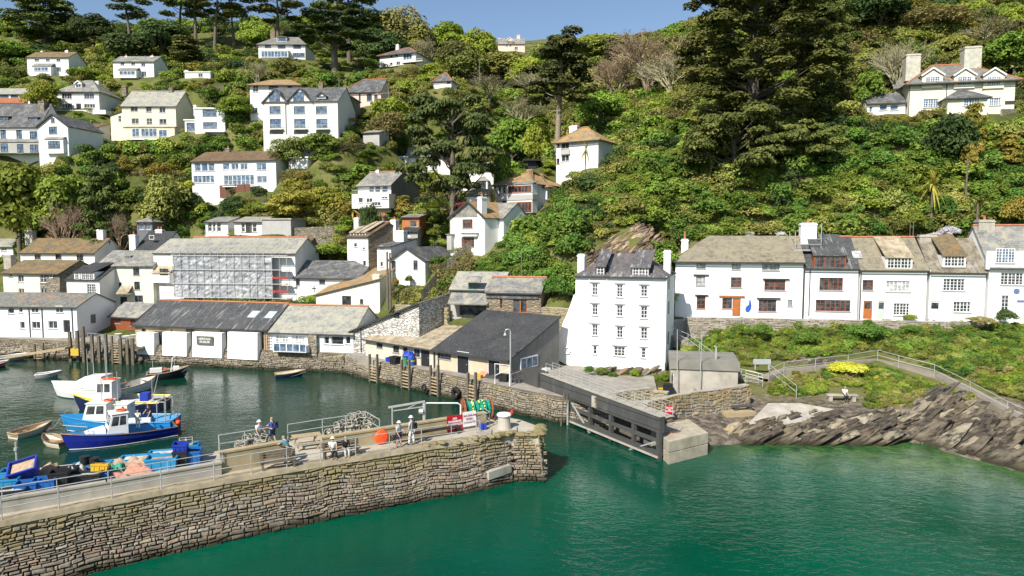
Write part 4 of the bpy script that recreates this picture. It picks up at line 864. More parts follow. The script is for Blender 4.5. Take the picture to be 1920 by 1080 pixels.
h.pipe(1703, 158, 215); h.pipe(1774, 154, 182); h.pipe(1842, 152, 170)
m = MB(); x, z = h.loc(1893, 193); m.box(x-.6, -.05, z-.2, x+.6, -.003, z+.3); m.build('name_board', LEAD, h.root); h.close()
h = House('villa_wing', 'low white gabled wing with slate roof and wide windows left of the cream villa', (1626, 105.5), (1698, 104.5), 213, 193, 5, wall=WHITE, found=4)
h.wins('q', (1649, 196, 1664, 207), (1669, 196, 1685, 207)); h.wins('q', (1630, 199, 1636, 211)); h.gable(176, S_BLUE, over=.3, cap=None); h.close()
h = House('rear_gable', 'small cream gable with a white verge behind the left end of the cream villa', (1676, 108), (1698, 107), 200, 165, 5, wall=CREAM, found=2); h.gable(147, S_RUSTY, over=.3); h.close()
# concrete bunker store
h = House('concrete_store', 'flat roofed concrete store with a wide grey roof slab beside the steps', (1257, 62.2), (1384, 61), 741, 691, 5.5, wall=CONC, found=2, cat='store', ctrl=False)
h.flat(paint('grey_slab', (.22, .21, .18), .9, .2, .8, (.33, .3, .22), .4), over=.15, th=.75); h.door(1253+5, 700, 1263, 738, LEAD)
m = MB(); x, z = h.loc(1300, 716); m.tube([(x, -.4, -.2), (x, -.4, 1.1), (x+.5, -.4, .6), (x+.5, -.4, -.2)], .04, 5); m.build('handrail', METALG, h.root)
m = MB(); x, z = h.loc(1342, 690, 1.5); m.tube([(x, 1.5, h.z1+.7), (x, 1.5, h.z1+1.9), (x-.12, 1.4, h.z1+1.95)], .09, 7); m.build('vent_pipe', METALG, h.root); h.close()
h = House('restaurant', 'dark timber quayside restaurant with green slate roof and terrace', (208, 97), (262, 95), 622, 590, 5, wall=FBROWN, found=2, ctrl=False); h.wins('b', (245, 594, 259, 611), (215, 595, 226, 606)); h.gable(568, S_GREY, over=.4); h.close()
# ------------------------------------------------------------------ shoreline and ground
NHC = len(CTRL)
SHP = [(-400, 655), (-40, 665), (255, 681), (500, 694), (640, 699), (700, 716), (760, 728), (830, 744), (1000, 784), (1085, 800), (1140, 815), (1238, 848), (1325, 850)]
SHORE = [PZ(a, b, 0) for a, b in SHP]
ROCKP = [(1335, 832), (1420, 836), (1520, 836), (1620, 838), (1690, 828), (1740, 838), (1800, 862), (1860, 875), (1920, 892), (2050, 925), (2300, 980)]
SHORE += [PZ(a, b, 0) for a, b in ROCKP]
SX = np.array([p.x for p in SHORE]); SY = np.array([p.y for p in SHORE])
def shore_y(x): return np.interp(x, SX, SY)
def C(px, py, Y): p = PY(px, py, Y); CTRL.append((p.x, p.y, p.z))
def CZ(px, py, z): p = PZ(px, py, z); CTRL.append((p.x, p.y, z))
for a, b in ROCKP[1:]: CZ(a, b, 0.0)
for a, b in SHP[:-2]:
    p = PZ(a, b, 0); CTRL.append((p.x, p.y+1, QZ-.5)); CTRL.append((p.x+.5, p.y+6, QZ-.35))
# quay flats, lanes and gardens
for a in ((5, 71.5, 1.9), (6, 73, 1.9), (2.5, 74, 1.9), (4.5, 68, 1.9)): CTRL.append(a)
for a, b in ((1045, 705), (1075, 712), (1120, 712), (1180, 716), (1235, 722), (1000, 720), (1150, 735), (1225, 745)): CZ(a, b, 1.95)
for a in ((30, 650, 95), (190, 600, 103), (240, 620, 97), (420, 575, 100), (560, 585, 98), (800, 598, 88), (900, 600, 84), (1020, 640, 74), (1050, 690, 68)): C(*a)
for a in ((1040, 560, 80), (1000, 500, 86), (930, 470, 92), (860, 500, 93), (830, 545, 90), (960, 420, 100), (1040, 420, 98), (1080, 480, 84), (1070, 540, 78)): C(*a)
# cliff behind the warehouse and above the terrace
for a in ((1120, 470, 80), (1180, 470, 79), (1250, 480, 80), (1130, 410, 88), (1200, 400, 88), (1060, 380, 102), (1180, 330, 97), (1300, 400, 92), (1300, 330, 98), (1450, 420, 90), (1450, 350, 95), (1600, 430, 88), (1600, 350, 93), (1750, 420, 87), (1750, 340, 92), (1880, 420, 86), (1880, 330, 92), (2100, 400, 86), (2100, 300, 94), (1280, 450, 88), (1560, 250, 101), (1650, 230, 103), (1400, 270, 102), (1250, 260, 108), (1480, 200, 112), (1600, 170, 118), (1960, 225, 102), (2150, 200, 106)): C(*a)
# upper right hillside and skyline
for a in ((1300, 180, 135), (1180, 230, 130), (1120, 260, 128), (1700, 60, 140), (1850, 40, 145), (1900, 90, 125), (1550, 60, 150), (1300, 80, 185), (1400, 20, 190), (1600, -40, 190), (1900, -60, 180), (2200, -60, 170), (1150, 120, 200), (1050, 125, 215), (1250, 70, 230)): C(*a)
# central valley and far ridge
for a in ((1000, 280, 135), (960, 330, 118), (900, 250, 160), (980, 200, 175), (880, 170, 185), (850, 120, 220), (930, 110, 300), (1000, 105, 320), (760, 60, 290), (820, 100, 280), (700, 140, 185), (640, 130, 182), (560, 130, 178), (620, 60, 250), (500, 60, 240), (400, 75, 230), (420, 130, 190), (300, 90, 220), (180, 90, 215), (80, 75, 225), (0, 70, 230), (-150, 70, 230), (-350, 60, 220), (700, 230, 150), (760, 250, 150), (780, 200, 165), (650, 330, 128), (600, 290, 132), (450, 270, 138), (700, 310, 132), (740, 360, 118), (820, 350, 118), (600, 400, 114), (640, 440, 108), (560, 360, 120), (450, 390, 118), (330, 400, 119), (250, 300, 135), (180, 310, 130), (320, 330, 128), (100, 400, 121), (0, 400, 121), (-200, 400, 121), (150, 440, 116), (300, 440, 116), (0, 330, 129), (0, 140, 185), (200, 160, 178), (330, 170, 172), (450, 180, 165), (560, 210, 150), (0, 210, 150), (-200, 230, 150), (430, 225, 150), (320, 262, 142)): C(*a)
for Y_, px_, py_ in ((420, -300, 80), (420, 400, 90), (420, 700, 90), (420, 950, 112), (420, 1100, 150), (420, 1400, 60), (420, 2100, 0)): C(px_, py_, Y_)
# headland
for a in ((1290, 640, 74.5), (1350, 650, 73.5), (1450, 655, 73), (1550, 655, 72.5), (1650, 648, 72), (1750, 640, 72), (1850, 645, 70.5), (1400, 700, 67), (1500, 702, 66.5), (1560, 690, 68), (1640, 677, 70), (1760, 707, 65.5), (1840, 745, 61), (1900, 778, 57.5), (1990, 820, 54), (1880, 660, 67), (1920, 620, 72), (1960, 700, 62), (1640, 700, 66.5), (1580, 755, 59.5), (1520, 752, 60), (1480, 760, 59), (1430, 765, 58.5), (1450, 790, 56), (1540, 775, 57.3), (1640, 765, 58.5), (1700, 730, 61.5), (1740, 760, 57.5), (1800, 780, 55), (1700, 790, 55.5), (1870, 830, 51.5), (1330, 748, 62), (1400, 745, 61.5), (1290, 750, 62), (1700, 600, 76), (1500, 600, 77.5), (1350, 600, 78.5), (1880, 604, 75)): C(*a)
for x in (-200, -100, -60, -20, 0, 20): CTRL.append((x, float(shore_y(x))-12 if False else 30, -1.0))
P_ = np.array(CTRL); HC = P_[:NHC]
keep_ = np.ones(len(P_), bool)
for i_ in range(NHC, len(P_)):
    if P_[i_, 1] > 88 and (((HC[:, :2]-P_[i_, :2])**2).sum(1).min() < 64): keep_[i_] = False
P_ = P_[keep_]
_, ui = np.unique(np.round(P_[:, :2]/0.8), axis=0, return_index=True); P_ = P_[np.sort(ui)]
def _phi(d2): return np.sqrt(d2+4.0)
def _fit(P):
    n = len(P); d2 = ((P[:, None, :2]-P[None, :, :2])**2).sum(2); A = _phi(d2)-np.eye(n)*0.35
    B = np.zeros((n+3, n+3)); B[:n, :n] = A; B[:n, n] = 1; B[:n, n+1:n+3] = P[:, :2]/100; B[n, :n] = 1; B[n+1:, :n] = P[:, :2].T/100
    r = np.zeros(n+3); r[:n] = P[:, 2]; return np.linalg.solve(B, r)
W_ = _fit(P_)
def ground_raw(x, y):
    x = np.asarray(x, float).ravel(); y = np.asarray(y, float).ravel(); out = np.empty(len(x))
    for i in range(0, len(x), 20000):
        xs, ys = x[i:i+20000], y[i:i+20000]
        d2 = (xs[:, None]-P_[None, :, 0])**2+(ys[:, None]-P_[None, :, 1])**2
        out[i:i+20000] = _phi(d2)@W_[:len(P_)]+W_[len(P_)]+W_[len(P_)+1]*xs/100+W_[len(P_)+2]*ys/100
    return out
QUAYX = float(SHORE[len(SHP)-1].x)
def ground(x, y):
    x = np.asarray(x, float).ravel(); y = np.asarray(y, float).ravel(); z = ground_raw(x, y)
    d = y-shore_y(x); quay = x < QUAYX
    t = np.where(quay, np.clip((d-0.9)/0.6, 0, 1), np.clip((d+2.0)/2.0, 0, 1)); t = t*t*(3-2*t)
    z = np.where(quay & (d < 7), np.minimum(z, QZ-.25), z)
    z = -3.0*(1-t)+z*t
    rough = np.clip((d-8)/15, 0, 1); z = z+rough*fbm(x/9, y/9, 3, 3)*0.7
    for ax, ay, rz, W, D, bz in FOOT:                     # level the ground under each building
        dx, dy = x-ax, y-ay; lx = dx*math.cos(rz)+dy*math.sin(rz); ly = -dx*math.sin(rz)+dy*math.cos(rz)
        if bz < 3: continue
        ins = (lx > -.5) & (lx < W+.5) & (ly > -2.2) & (ly < D+.3); z = np.where(ins, np.minimum(z, bz-.1), z)
    return z
def gz(x, y): return float(ground([x], [y])[0])
def grid_mesh(name, xs, ys, zf, mats, smooth=True):
    X, Y = np.meshgrid(xs, ys); Z = zf(X.ravel(), Y.ravel()); nx, ny = len(xs), len(ys)
    co = np.stack([X.ravel(), Y.ravel(), Z], 1).astype(np.float32)
    i = np.arange(nx*ny).reshape(ny, nx); q = np.stack([i[:-1, :-1], i[:-1, 1:], i[1:, 1:], i[1:, :-1]], -1).reshape(-1, 4)
    me = bpy.data.meshes.new(name); me.vertices.add(len(co)); me.vertices.foreach_set('co', co.ravel()); me.loops.add(q.size); me.loops.foreach_set('vertex_index', q.ravel().astype(np.int32))
    me.polygons.add(len(q)); me.polygons.foreach_set('loop_start', np.arange(0, q.size, 4, dtype=np.int32)); me.polygons.foreach_set('loop_total', np.full(len(q), 4, np.int32))
    me.update(); me.validate(); me.materials.append(mats)
    if smooth: me.polygons.foreach_set('use_smooth', [True]*len(q))
    o = bpy.data.objects.new(name, me); COL.objects.link(o); return o
t = NT('hillside_earth', .95, .1); p = t.pos()
n1 = t.noise(p, .12, 5, .6); n2 = t.noise(p, 1.4, 6, .7)
c = t.ramp(n1, [(.35, (.06, .075, .02)), (.5, (.115, .13, .035)), (.62, (.17, .165, .06))]); c = t.mix(t.ramp(n2, [(.5, 0), (.7, .7)]), c, (.13, .10, .05)); c = t.mix(t.ramp(n2, [(.3, .6), (.45, 0)]), c, (.02, .028, .01))
sx = t.n('ShaderNodeSeparateXYZ'); t.link(p, sx.inputs[0]); zr_ = t.math('ADD', sx.outputs[2], t.math('MULTIPLY', n2, 1.5))
rk_ = t.ramp(t.noise(t.mapping(p, (1, 1, 3)), 1.6, 6, .7), [(.35, (.05, .042, .035)), (.5, (.14, .115, .09)), (.65, (.27, .235, .185))])
c = t.mix(t.ramp(t.math('MULTIPLY', zr_, .3), [(.6, 1), (.75, 0)]), c, rk_)
t.color(c); t.bump(n2, .8, .25); HILLM = t.m
ROCKEND = SHORE[-1].x
xs = np.unique(np.concatenate([np.arange(-330, -60, 4.0), np.arange(-60, 72, 1.0), np.arange(72, 330, 5.0)]))
ys = np.unique(np.concatenate([np.arange(20, 54, 2.0), np.arange(54, 130, 1.0), np.arange(130, 240, 2.0), np.arange(240, 620, 8.0)]))
TER = tag(grid_mesh('hillside', xs, ys, ground, HILLM), kind='structure')
# far ground sheet to the horizon on both sides and behind the viewpoint
m = MB(); m.quad((-2500, -2500, -4.2), (2500, -2500, -4.2), (2500, 2500, -4.2), (-2500, 2500, -4.2)); tag(m.build('seabed', HILLM), kind='structure')
# ------------------------------------------------------------------ water
t = NT('harbour_water', 0.05, 0.32); p = t.pos(); t.b.inputs['IOR'].default_value = 1.33
sx = t.n('ShaderNodeSeparateXYZ'); t.link(p, sx.inputs[0]); X_, Y_ = sx.outputs[0], sx.outputs[1]
# outside the pier the water stands over pale sand (green); the inner harbour is deep and dark
f = t.math('SUBTRACT', Y_, t.math('ADD', t.math('MULTIPLY', X_, 0.27), 49.0))
inner = t.ramp(t.math('ADD', t.math('MULTIPLY', f, .05), .5), [(.35, 0), (.75, 1)])
big = t.noise(p, .07, 3, .5)
outer = t.ramp(big, [(.35, (.000, .050, .027)), (.65, (.000, .080, .043))])
sh = t.math('ADD', t.math('MULTIPLY', t.math('SUBTRACT', Y_, t.math('ADD', t.math('MULTIPLY', X_, -.42), 58.5)), .12), t.math('MULTIPLY', t.noise(p, .35, 5, .7), 1.2))
shal = t.math('MULTIPLY', t.ramp(sh, [(.05, 0), (1.0, 1)]), t.ramp(X_, [(.0, 0), (1.0, 1)]))
xr = t.ramp(t.math('MULTIPLY', t.math('SUBTRACT', X_, 10.0), .14), [(0, 0), (1, 1)])
outer = t.mix(t.math('MULTIPLY', t.ramp(sh, [(.0, 0), (.8, .95)]), xr), outer, t.ramp(t.noise(p, .6, 6, .75), [(.38, (.015, .05, .016)), (.5, (.035, .11, .028)), (.66, (.10, .15, .04))]))
col = t.mix(inner, outer, (.004, .034, .020))
t.color(col)
w1 = t.noise(t.mapping(p, (1, 1.6, 1), (0, 0, .4)), 1.1, 3, .6, .6); w2 = t.noise(t.mapping(p, (1, 1.5, 1), (0, 0, -.5)), 3.2, 3, .6)
hh = t.math('MULTIPLY', t.math('ADD', w1, t.math('MULTIPLY', w2, .35)), t.ramp(t.noise(p, .09, 3, .6), [(.35, .35), (.62, 1.3)]))
b = t.n('ShaderNodeBump'); b.inputs['Strength'].default_value = .42; b.inputs['Distance'].default_value = .12; t.link(hh, b.inputs['Height']); t.link(b.outputs[0], t.b.inputs['Normal'])
WATER = t.m
m = MB(); m.quad((-2500, -2500, 0), (2500, -2500, 0), (2500, 2400, 0), (-2500, 2400, 0)); tag(m.build('harbour_water', WATER), kind='structure')
# ------------------------------------------------------------------ rubble faces built of single stones
def rubble(m, A, B, zb, zt, bat, rows, lmin, lmax, pal, seed, dep=.16, toplim=None, wav=.4, jit=.5):
    """stones laid on the face from A to B (xy), leaning back by bat metres over the height"""
    rnd = random.Random(seed); A = Vector((A[0], A[1], 0)); B = Vector((B[0], B[1], 0)); u = (B-A); L = u.length; u.normalize(); n = Vector((u.y, -u.x, 0))
    H = zt-zb
    def face(s, h, o): return A+u*s+Vector((0, 0, zb+h))-n*(bat*h/H)+n*o
    h = 0; hs = []
    while h < H-.02:
        dh = rnd.uniform(*rows)*(1.25 if h < H*.3 else 1); hs.append((h, min(H, h+dh))); h += dh
    for h0, h1 in hs:
        s = -rnd.random()*lmax; e0, e1 = rnd.uniform(-.3, .05), L+rnd.uniform(-.05, .3)
        while s < e1:
            l = rnd.uniform(lmin, lmax)*(rnd.choice((.6, 1, 1, 1.5))); s0, s1 = max(e0, s), min(e1, s+l); s += l
            if s1-s0 < .04: continue
            k = (h1-h0); g = .015+rnd.random()*.02; a0 = wav*k*math.sin(s0*.9+seed)+wav*k*.6*math.sin(s0*2.3); a1 = wav*k*math.sin(s1*.9+seed)+wav*k*.6*math.sin(s1*2.3)
            o = rnd.uniform(.02, dep); tl = [rnd.uniform(-jit, jit)*k*.5 for _ in range(4)]; e = min(.07, k*.28, (s1-s0)*.2)
            q = [(s0+g, h0+g+a0+tl[0]*.4), (s1-g, h0+g+a1+tl[1]*.4), (s1-g, h1-g+a1+tl[2]*.4), (s0+g, h1-g+a0+tl[3]*.4)]
            q = [(a, max(0, min(H+.05, b))) for a, b in q]
            cs, chh = sum(a for a, _ in q)/4, sum(b for _, b in q)/4
            inner = [((a-cs)*(1-e*2/(s1-s0))+cs+rnd.uniform(-.3, .3)*e, (b-chh)*(1-e*2/k)+chh+rnd.uniform(-.3, .3)*e) for a, b in q]
            oo = [o*rnd.uniform(.75, 1.15) for _ in range(4)]
            back = [face(a, b, -.05) for a, b in q]; mid = [face(a, b, o*.45) for a, b in q]; fr = [face(a, b, c) for (a, b), c in zip(inner, oo)]
            c = pal[rnd.randrange(len(pal))]; f = rnd.uniform(.75, 1.12); c = tuple(min(.8, (x*.6+y*.4)*f) for x, y in zip(c, (.31, .26, .19)))
            m.add(back+mid+fr, [(8, 9, 10, 11)]+[(i, (i+1) % 4, 4+(i+1) % 4, 4+i) for i in range(4)]+[(4+i, 4+(i+1) % 4, 8+(i+1) % 4, 8+i) for i in range(4)], 0, c)
PAL_PIER = [(.30, .25, .18), (.36, .30, .20), (.22, .18, .14), (.28, .25, .22), (.17, .15, .13), (.33, .25, .2), (.40, .35, .26), (.24, .19, .16), (.34, .33, .29), (.42, .24, .14)]
PAL_PIER[-1] = (.33, .22, .15)
PAL_QUAY = [(.30, .26, .19), (.38, .33, .24), (.2, .18, .14), (.26, .22, .17), (.33, .30, .24)]
PIERM = tintmat('pier_stone', moss=(.23, .19, .08), weed=(.04, .036, .022))
QUAYM = tintmat('quay_stone', moss=(.30, .25, .13), weed=(.035, .035, .02), nscale=4)
MORT = paint('dark_mortar', (.12, .10, .075), .95, .3, 3)
DZ = 3.0
OUT = [PZ(-620, 1180, DZ), PZ(-200, 1022, DZ), PZ(0, 978, DZ), PZ(300, 920, DZ), PZ(400, 903, DZ), PZ(600, 868, DZ), PZ(790, 838, DZ), PZ(900, 822, DZ), PZ(960, 812, DZ), PZ(1012, 818, DZ-.1)]
OUT = [(p.x, p.y) for p in OUT]
END = [(PZ(1012, 800, DZ).x, PZ(1012, 800, DZ).y), (PZ(975, 787, DZ).x, PZ(975, 787, DZ).y)]
INN = [PZ(930, 778, DZ), PZ(780, 790, DZ), PZ(712, 800, DZ), PZ(560, 822, DZ), PZ(405, 846, DZ), PZ(375, 850, DZ), PZ(235, 858, DZ), PZ(0, 886, DZ), PZ(-200, 910, DZ), PZ(-620, 960, DZ)]
INN = [(p.x, p.y) for p in INN]
PIER = thing('stone_pier', 'long curving rubble stone pier with concrete top running out to the harbour mouth', 'pier', (OUT[2][0], OUT[2][1], 0))
po = Vector((OUT[2][0], OUT[2][1], 0))
m = MB(); poly = OUT+END+INN; m.prism([(a, b) for a, b in poly], -3, DZ)
deckm = NT('pier_deck_concrete', .9, .2); pd = deckm.pos(); nn = deckm.noise(pd, .8, 6, .7); cc = deckm.ramp(nn, [(.3, (.33, .29, .22)), (.6, (.47, .43, .35))]); cc = deckm.mix(deckm.ramp(deckm.noise(pd, 3.5, 5, .7), [(.55, 0), (.75, .5)]), cc, (.2, .17, .12)); deckm.color(cc); deckm.bump(nn, .3, .03)
m.build('deck', deckm.m, PIER, off=po)
m = MB(); core = MB()
bat = 1.1
BT = [1.1]*8+[.8, .45, .3]
def offs(poly, d):
    r = []
    for i, p in enumerate(poly):
        a = Vector(poly[max(0, i-1)]); b = Vector(poly[min(len(poly)-1, i+1)]); u = (b-a).normalized(); n = Vector((u.y, -u.x)); r.append(Vector(p)+n*d[i])
    return r
FB = offs(OUT+END[:1], BT); CB_ = offs(OUT+END[:1], [q-.3 for q in BT]); CT_ = offs(OUT+END[:1], [-.15]*11)
for i in range(1, len(FB)-1):
    a, b = FB[i], FB[i+1]; h_ = DZ-.14 if i < 7 else DZ-.02
    rows = (.10, .23) if i > 2 else (.09, .19)
    rubble(m, a, b, -.25, h_, (BT[i]+BT[i+1])/2*.95, rows, .2, .6, PAL_PIER, 40+i, dep=.15)
    a, b, at, bt_ = CB_[i], CB_[i+1], CT_[i], CT_[i+1]
    core.quad((a.x, a.y, -.6), (b.x, b.y, -.6), (bt_.x, bt_.y, DZ-.03), (at.x, at.y, DZ-.03))
core.build('mortar', MORT, PIER, off=po); m.build('stone_facing', PIERM, PIER, off=po)
m = MB()
for i in range(1, 7):   # concrete coping along the outer edge
    a = Vector((*OUT[i], 0)); b = Vector((*OUT[i+1], 0)); u = (b-a).normalized(); n = Vector((u.y, -u.x, 0))
    m.add([a+n*.2+Vector((0, 0, DZ-.2)), b+n*.2+Vector((0, 0, DZ-.2)), b+n*.12+Vector((0, 0, DZ+.04)), a+n*.12+Vector((0, 0, DZ+.04)), b-n*.5+Vector((0, 0, DZ+.04)), a-n*.5+Vector((0, 0, DZ+.04)), b-n*.5+Vector((0, 0, DZ-.4)), a-n*.5+Vector((0, 0, DZ-.4))], [(0, 1, 2, 3), (3, 2, 4, 5), (5, 4, 6, 7), (0, 3, 5, 7), (1, 6, 4, 2)])
m.build('coping', paint('yellowed_concrete', (.34, .285, .19), .9, .3, 1.6, (.16, .14, .09), .7), PIER, off=po)
rs = MB(); rnd = random.Random(8)    # rough stones round the pier head
for i in range(46):
    s = rnd.random(); k = 6+int(s*3.999); pts = OUT+END; k = min(k, len(pts)-2); f = rnd.random(); a = Vector(pts[k]); b = Vector(pts[k+1]); c = a.lerp(b, f); r = rnd.uniform(.16, .34)
    rs.sphere((c.x+rnd.uniform(-.1, .2), c.y+rnd.uniform(-.1, .2), DZ+rnd.uniform(-.08, .12)), r, 6, 4, (1.3, 1, .6), 0, tuple(x*rnd.uniform(.8, 1.1) for x in PAL_PIER[rnd.randrange(9)]))
rs.build('head_stones', PIERM, PIER, off=po)
# concrete slab sticking out of the outer face
p0 = PZ(905, 893, 1.0); p1 = PZ(945, 872, 1.0); m = MB(); a = PY(905, 888, 43.0); b = PY(947, 874, 44.2); u = (b-a).normalized(); n = Vector((u.y, -u.x, 0)).normalized()
m.bar(a+n*.2, b+n*.2, .9, .5); m.build('concrete_block', CONC, PIER, off=po)
# quay wall
QW = thing('quay_wall', 'curving rubble quay wall running below the museum and net lofts', 'quay wall', (SHORE[3].x, SHORE[3].y, 0)); qo = QW.location.copy()
m = MB(); core = MB()
pts = [(p.x, p.y) for p in SHORE[:len(SHP)-1]]
for i in range(1, len(pts)-1):
    a, b = Vector(pts[i]), Vector(pts[i+1]); far = i < 5
    top = QZ-.1
    if i < 1 or i == len(pts)-2: continue
    rubble(m, a, b, -.25, top, .45 if i > 4 else 1.0, (.13, .26), .25, .65, PAL_QUAY, 70+i, dep=.13)
for i in range(len(pts)-1):
    a, b = Vector(pts[i]), Vector(pts[i+1]); u = (b-a).normalized(); n = Vector((u.y, -u.x)); bt2 = .45 if i > 4 else 1.0
    core.add([(a.x, a.y, -2), (b.x, b.y, -2), (b.x-n.x*bt2, b.y-n.y*bt2, QZ), (a.x-n.x*bt2, a.y-n.y*bt2, QZ)], [(0, 1, 2, 3)])
core.build('mortar', MORT, QW, off=qo); m.build('stone_facing', QUAYM, QW, off=qo)
# quay surface
def inset(i, d=.45):
    a = Vector(pts[max(0, i-1)]); b = Vector(pts[min(len(pts)-1, i+1)]); u = (b-a).normalized(); n = Vector((u.y, -u.x)); dd = .45 if i > 4 else 1.0
    return (pts[i][0]-n.x*dd, pts[i][1]-n.y*dd)
front = [inset(i) for i in range(1, len(pts))]
back = [(14.5, 71), (8, 76), (-2, 84), (-14, 92), (-30, 96), (-60, 97)]
m = MB(); m.prism(front+back, -1, QZ)
qd = NT('quay_concrete', .9, .2); pd = qd.pos(); nn = qd.noise(pd, .5, 6, .7); cc = qd.ramp(nn, [(.3, (.21, .19, .16)), (.65, (.36, .33, .28))]); cc = qd.mix(qd.ramp(qd.noise(pd, 2.5, 5, .7), [(.55, 0), (.75, .5)]), cc, (.13, .12, .09)); qd.color(cc); qd.bump(nn, .3, .03)
tag(m.build('quay_deck', qd.m), kind='structure')
# ------------------------------------------------------------------ planting
LEAFK = 2.15
def leafmat(name, cols, rnd_amt=.35, tw=.25):
    cols = [tuple(min(.7, v*LEAFK) for v in c) for c in cols]
    t = NT(name, .75, .2); p = t.pos(); oi = t.n('ShaderNodeObjectInfo')
    n = t.noise(p, .55, 3, .6); f = t.noise(p, 4.5, 2, .5)
    c = t.ramp(t.math('ADD', t.math('MULTIPLY', n, .6), t.math('MULTIPLY', f, .4)), [(.36, cols[0]), (.5, cols[1]), (.64, cols[2])])
    hs = t.n('ShaderNodeHueSaturation'); t.link(c, hs.inputs['Color']); t.link(t.math('ADD', t.math('MULTIPLY', oi.outputs['Random'], .05), .475), hs.inputs['Hue'])
    r2 = t.math('FRACT', t.math('MULTIPLY', oi.outputs['Random'], 7.3)); t.link(t.math('ADD', t.math('MULTIPLY', r2, rnd_amt*2), 1-rnd_amt), hs.inputs['Value']); t.color(hs.outputs[0])
    if tw:
        tr = t.n('ShaderNodeBsdfTranslucent'); t.link(hs.outputs[0], tr.inputs['Color']); mx = t.n('ShaderNodeMixShader'); mx.inputs[0].default_value = tw
        out = t.N['Material Output']; t.link(t.b.outputs[0], mx.inputs[1]); t.link(tr.outputs[0], mx.inputs[2]); t.link(mx.outputs[0], out.inputs['Surface'])
    return t.m
LM = {
 'green': leafmat('leaf_green', [(.044, .070, .010), (.092, .128, .018), (.15, .178, .03)]),
 'ivy': leafmat('leaf_ivy', [(.028, .056, .010), (.058, .10, .016), (.10, .145, .026)]),
 'olive': leafmat('leaf_olive', [(.062, .070, .016), (.118, .125, .028), (.18, .178, .048)]),
 'dark': leafmat('leaf_dark', [(.016, .03, .010), (.032, .052, .015), (.06, .082, .024)], .25),
 'pine': leafmat('needle_dark', [(.030, .040, .010), (.056, .070, .016), (.118, .125, .032)], .15, .15),
 'pined': leafmat('needle_deep', [(.014, .022, .007), (.034, .045, .012), (.075, .082, .024)], .15, .12),
 'brown': leafmat('leaf_brown', [(.06, .058, .018), (.105, .098, .032), (.15, .138, .05)]),
 'lime': leafmat('leaf_lime', [(.07, .10, .012), (.13, .165, .02), (.19, .215, .035)], .2, .35),
 'gold': leafmat('leaf_gold', [(.07, .07, .012), (.135, .12, .02), (.21, .175, .035)], .2),
 'yellow': leafmat('flower_yellow', [(.25, .25, .02), (.45, .42, .03), (.6, .55, .06)], .15),
 'lilac': leafmat('flower_lilac', [(.25, .2, .3), (.45, .36, .5), (.6, .52, .62)], .15),
 'red': leafmat('leaf_red', [(.07, .015, .015), (.13, .03, .025), (.2, .05, .04)], .15),
 'straw': leafmat('grass_straw', [(.10, .095, .03), (.17, .15, .05), (.24, .20, .08)], .2),
}
BARK = paint('bark_grey', (.15, .125, .095), .95, .35, 4); BARKP = paint('bark_pale', (.26, .22, .16), .95, .3, 4); TWIG = paint('twig_brown', (.40, .29, .20), .95, .25, 3); TWIGG = paint('twig_grey_green', (.33, .30, .18), .95, .25, 3)
def quads_mesh(name, P, N, size, rs, mat, asp=1.5):
    n = len(P); N = N/np.linalg.norm(N, axis=1)[:, None]; a = rs.normal(size=(n, 3)); T = np.cross(N, a); T /= np.linalg.norm(T, axis=1)[:, None]; B = np.cross(N, T)
    sz = size*rs.uniform(.6, 1.4, n)[:, None]; T = T*sz*.5*asp; B = B*sz*.5/asp*1.2
    V = np.stack([P-T*.9, P-B+N*sz*.08, P+T, P+B-N*sz*.08], 1).reshape(-1, 3).astype(np.float32)
    me = bpy.data.meshes.new(name); me.vertices.add(4*n); me.vertices.foreach_set('co', V.ravel()); me.loops.add(4*n); me.loops.foreach_set('vertex_index', np.arange(4*n, dtype=np.int32))
    me.polygons.add(n); me.polygons.foreach_set('loop_start', np.arange(0, 4*n, 4, dtype=np.int32)); me.polygons.foreach_set('loop_total', np.full(n, 4, np.int32)); me.update(); me.materials.append(mat); return me
def cloud(name, lobes, n, size, seed, mat, shell=.82, updir=.35, asp=1.5):
    rs = np.random.RandomState(seed); L = np.array(lobes, float)      # x y z r flat
    w = L[:, 3]**2; k = rs.choice(len(L), n, p=w/w.sum()); d = rs.normal(size=(n, 3)); d /= np.linalg.norm(d, axis=1)[:, None]
    low = d[:, 2] < -.35; d[low, 2] *= -1
    r = L[k, 3]*(shell+(1.08-shell)*rs.uniform(0, 1, n)**.7); r *= 1+.18*(np.sin(d[:, 0]*5+k)*np.sin(d[:, 1]*5+k*2)*np.sin(d[:, 2]*4+k))
    P = L[k, :3]+d*r[:, None]*np.stack([np.ones(n), np.ones(n), L[k, 4]], 1)
    N = d+rs.normal(size=(n, 3))*.55+np.array([0, 0, updir]); return quads_mesh(name, P, N, size, rs, mat, asp)
def obj_of(me, name, parent=None):
    o = bpy.data.objects.new(name, me)
    if parent is not None: o.parent = parent
    return o
def lobes_dome(R, H, n, seed, z0=0.0, rr=(.32, .5)):
    rs = random.Random(seed); out = [(0, 0, z0+H*.45, R*.62, H/R*.75)]
    for i in range(n):
        a = i*2.399+rs.uniform(-.3, .3); f = rs.uniform(.15, 1)**.6; h = rs.uniform(.15, .85); q = math.sqrt(max(0, 1-(h-.35)**2*1.7)); rad = R*f*q*.72
        out.append((math.cos(a)*rad, math.sin(a)*rad, z0+H*h*(1-.25*f)+H*.06, R*rs.uniform(*rr), rs.uniform(.7, 1.0)))
    return out
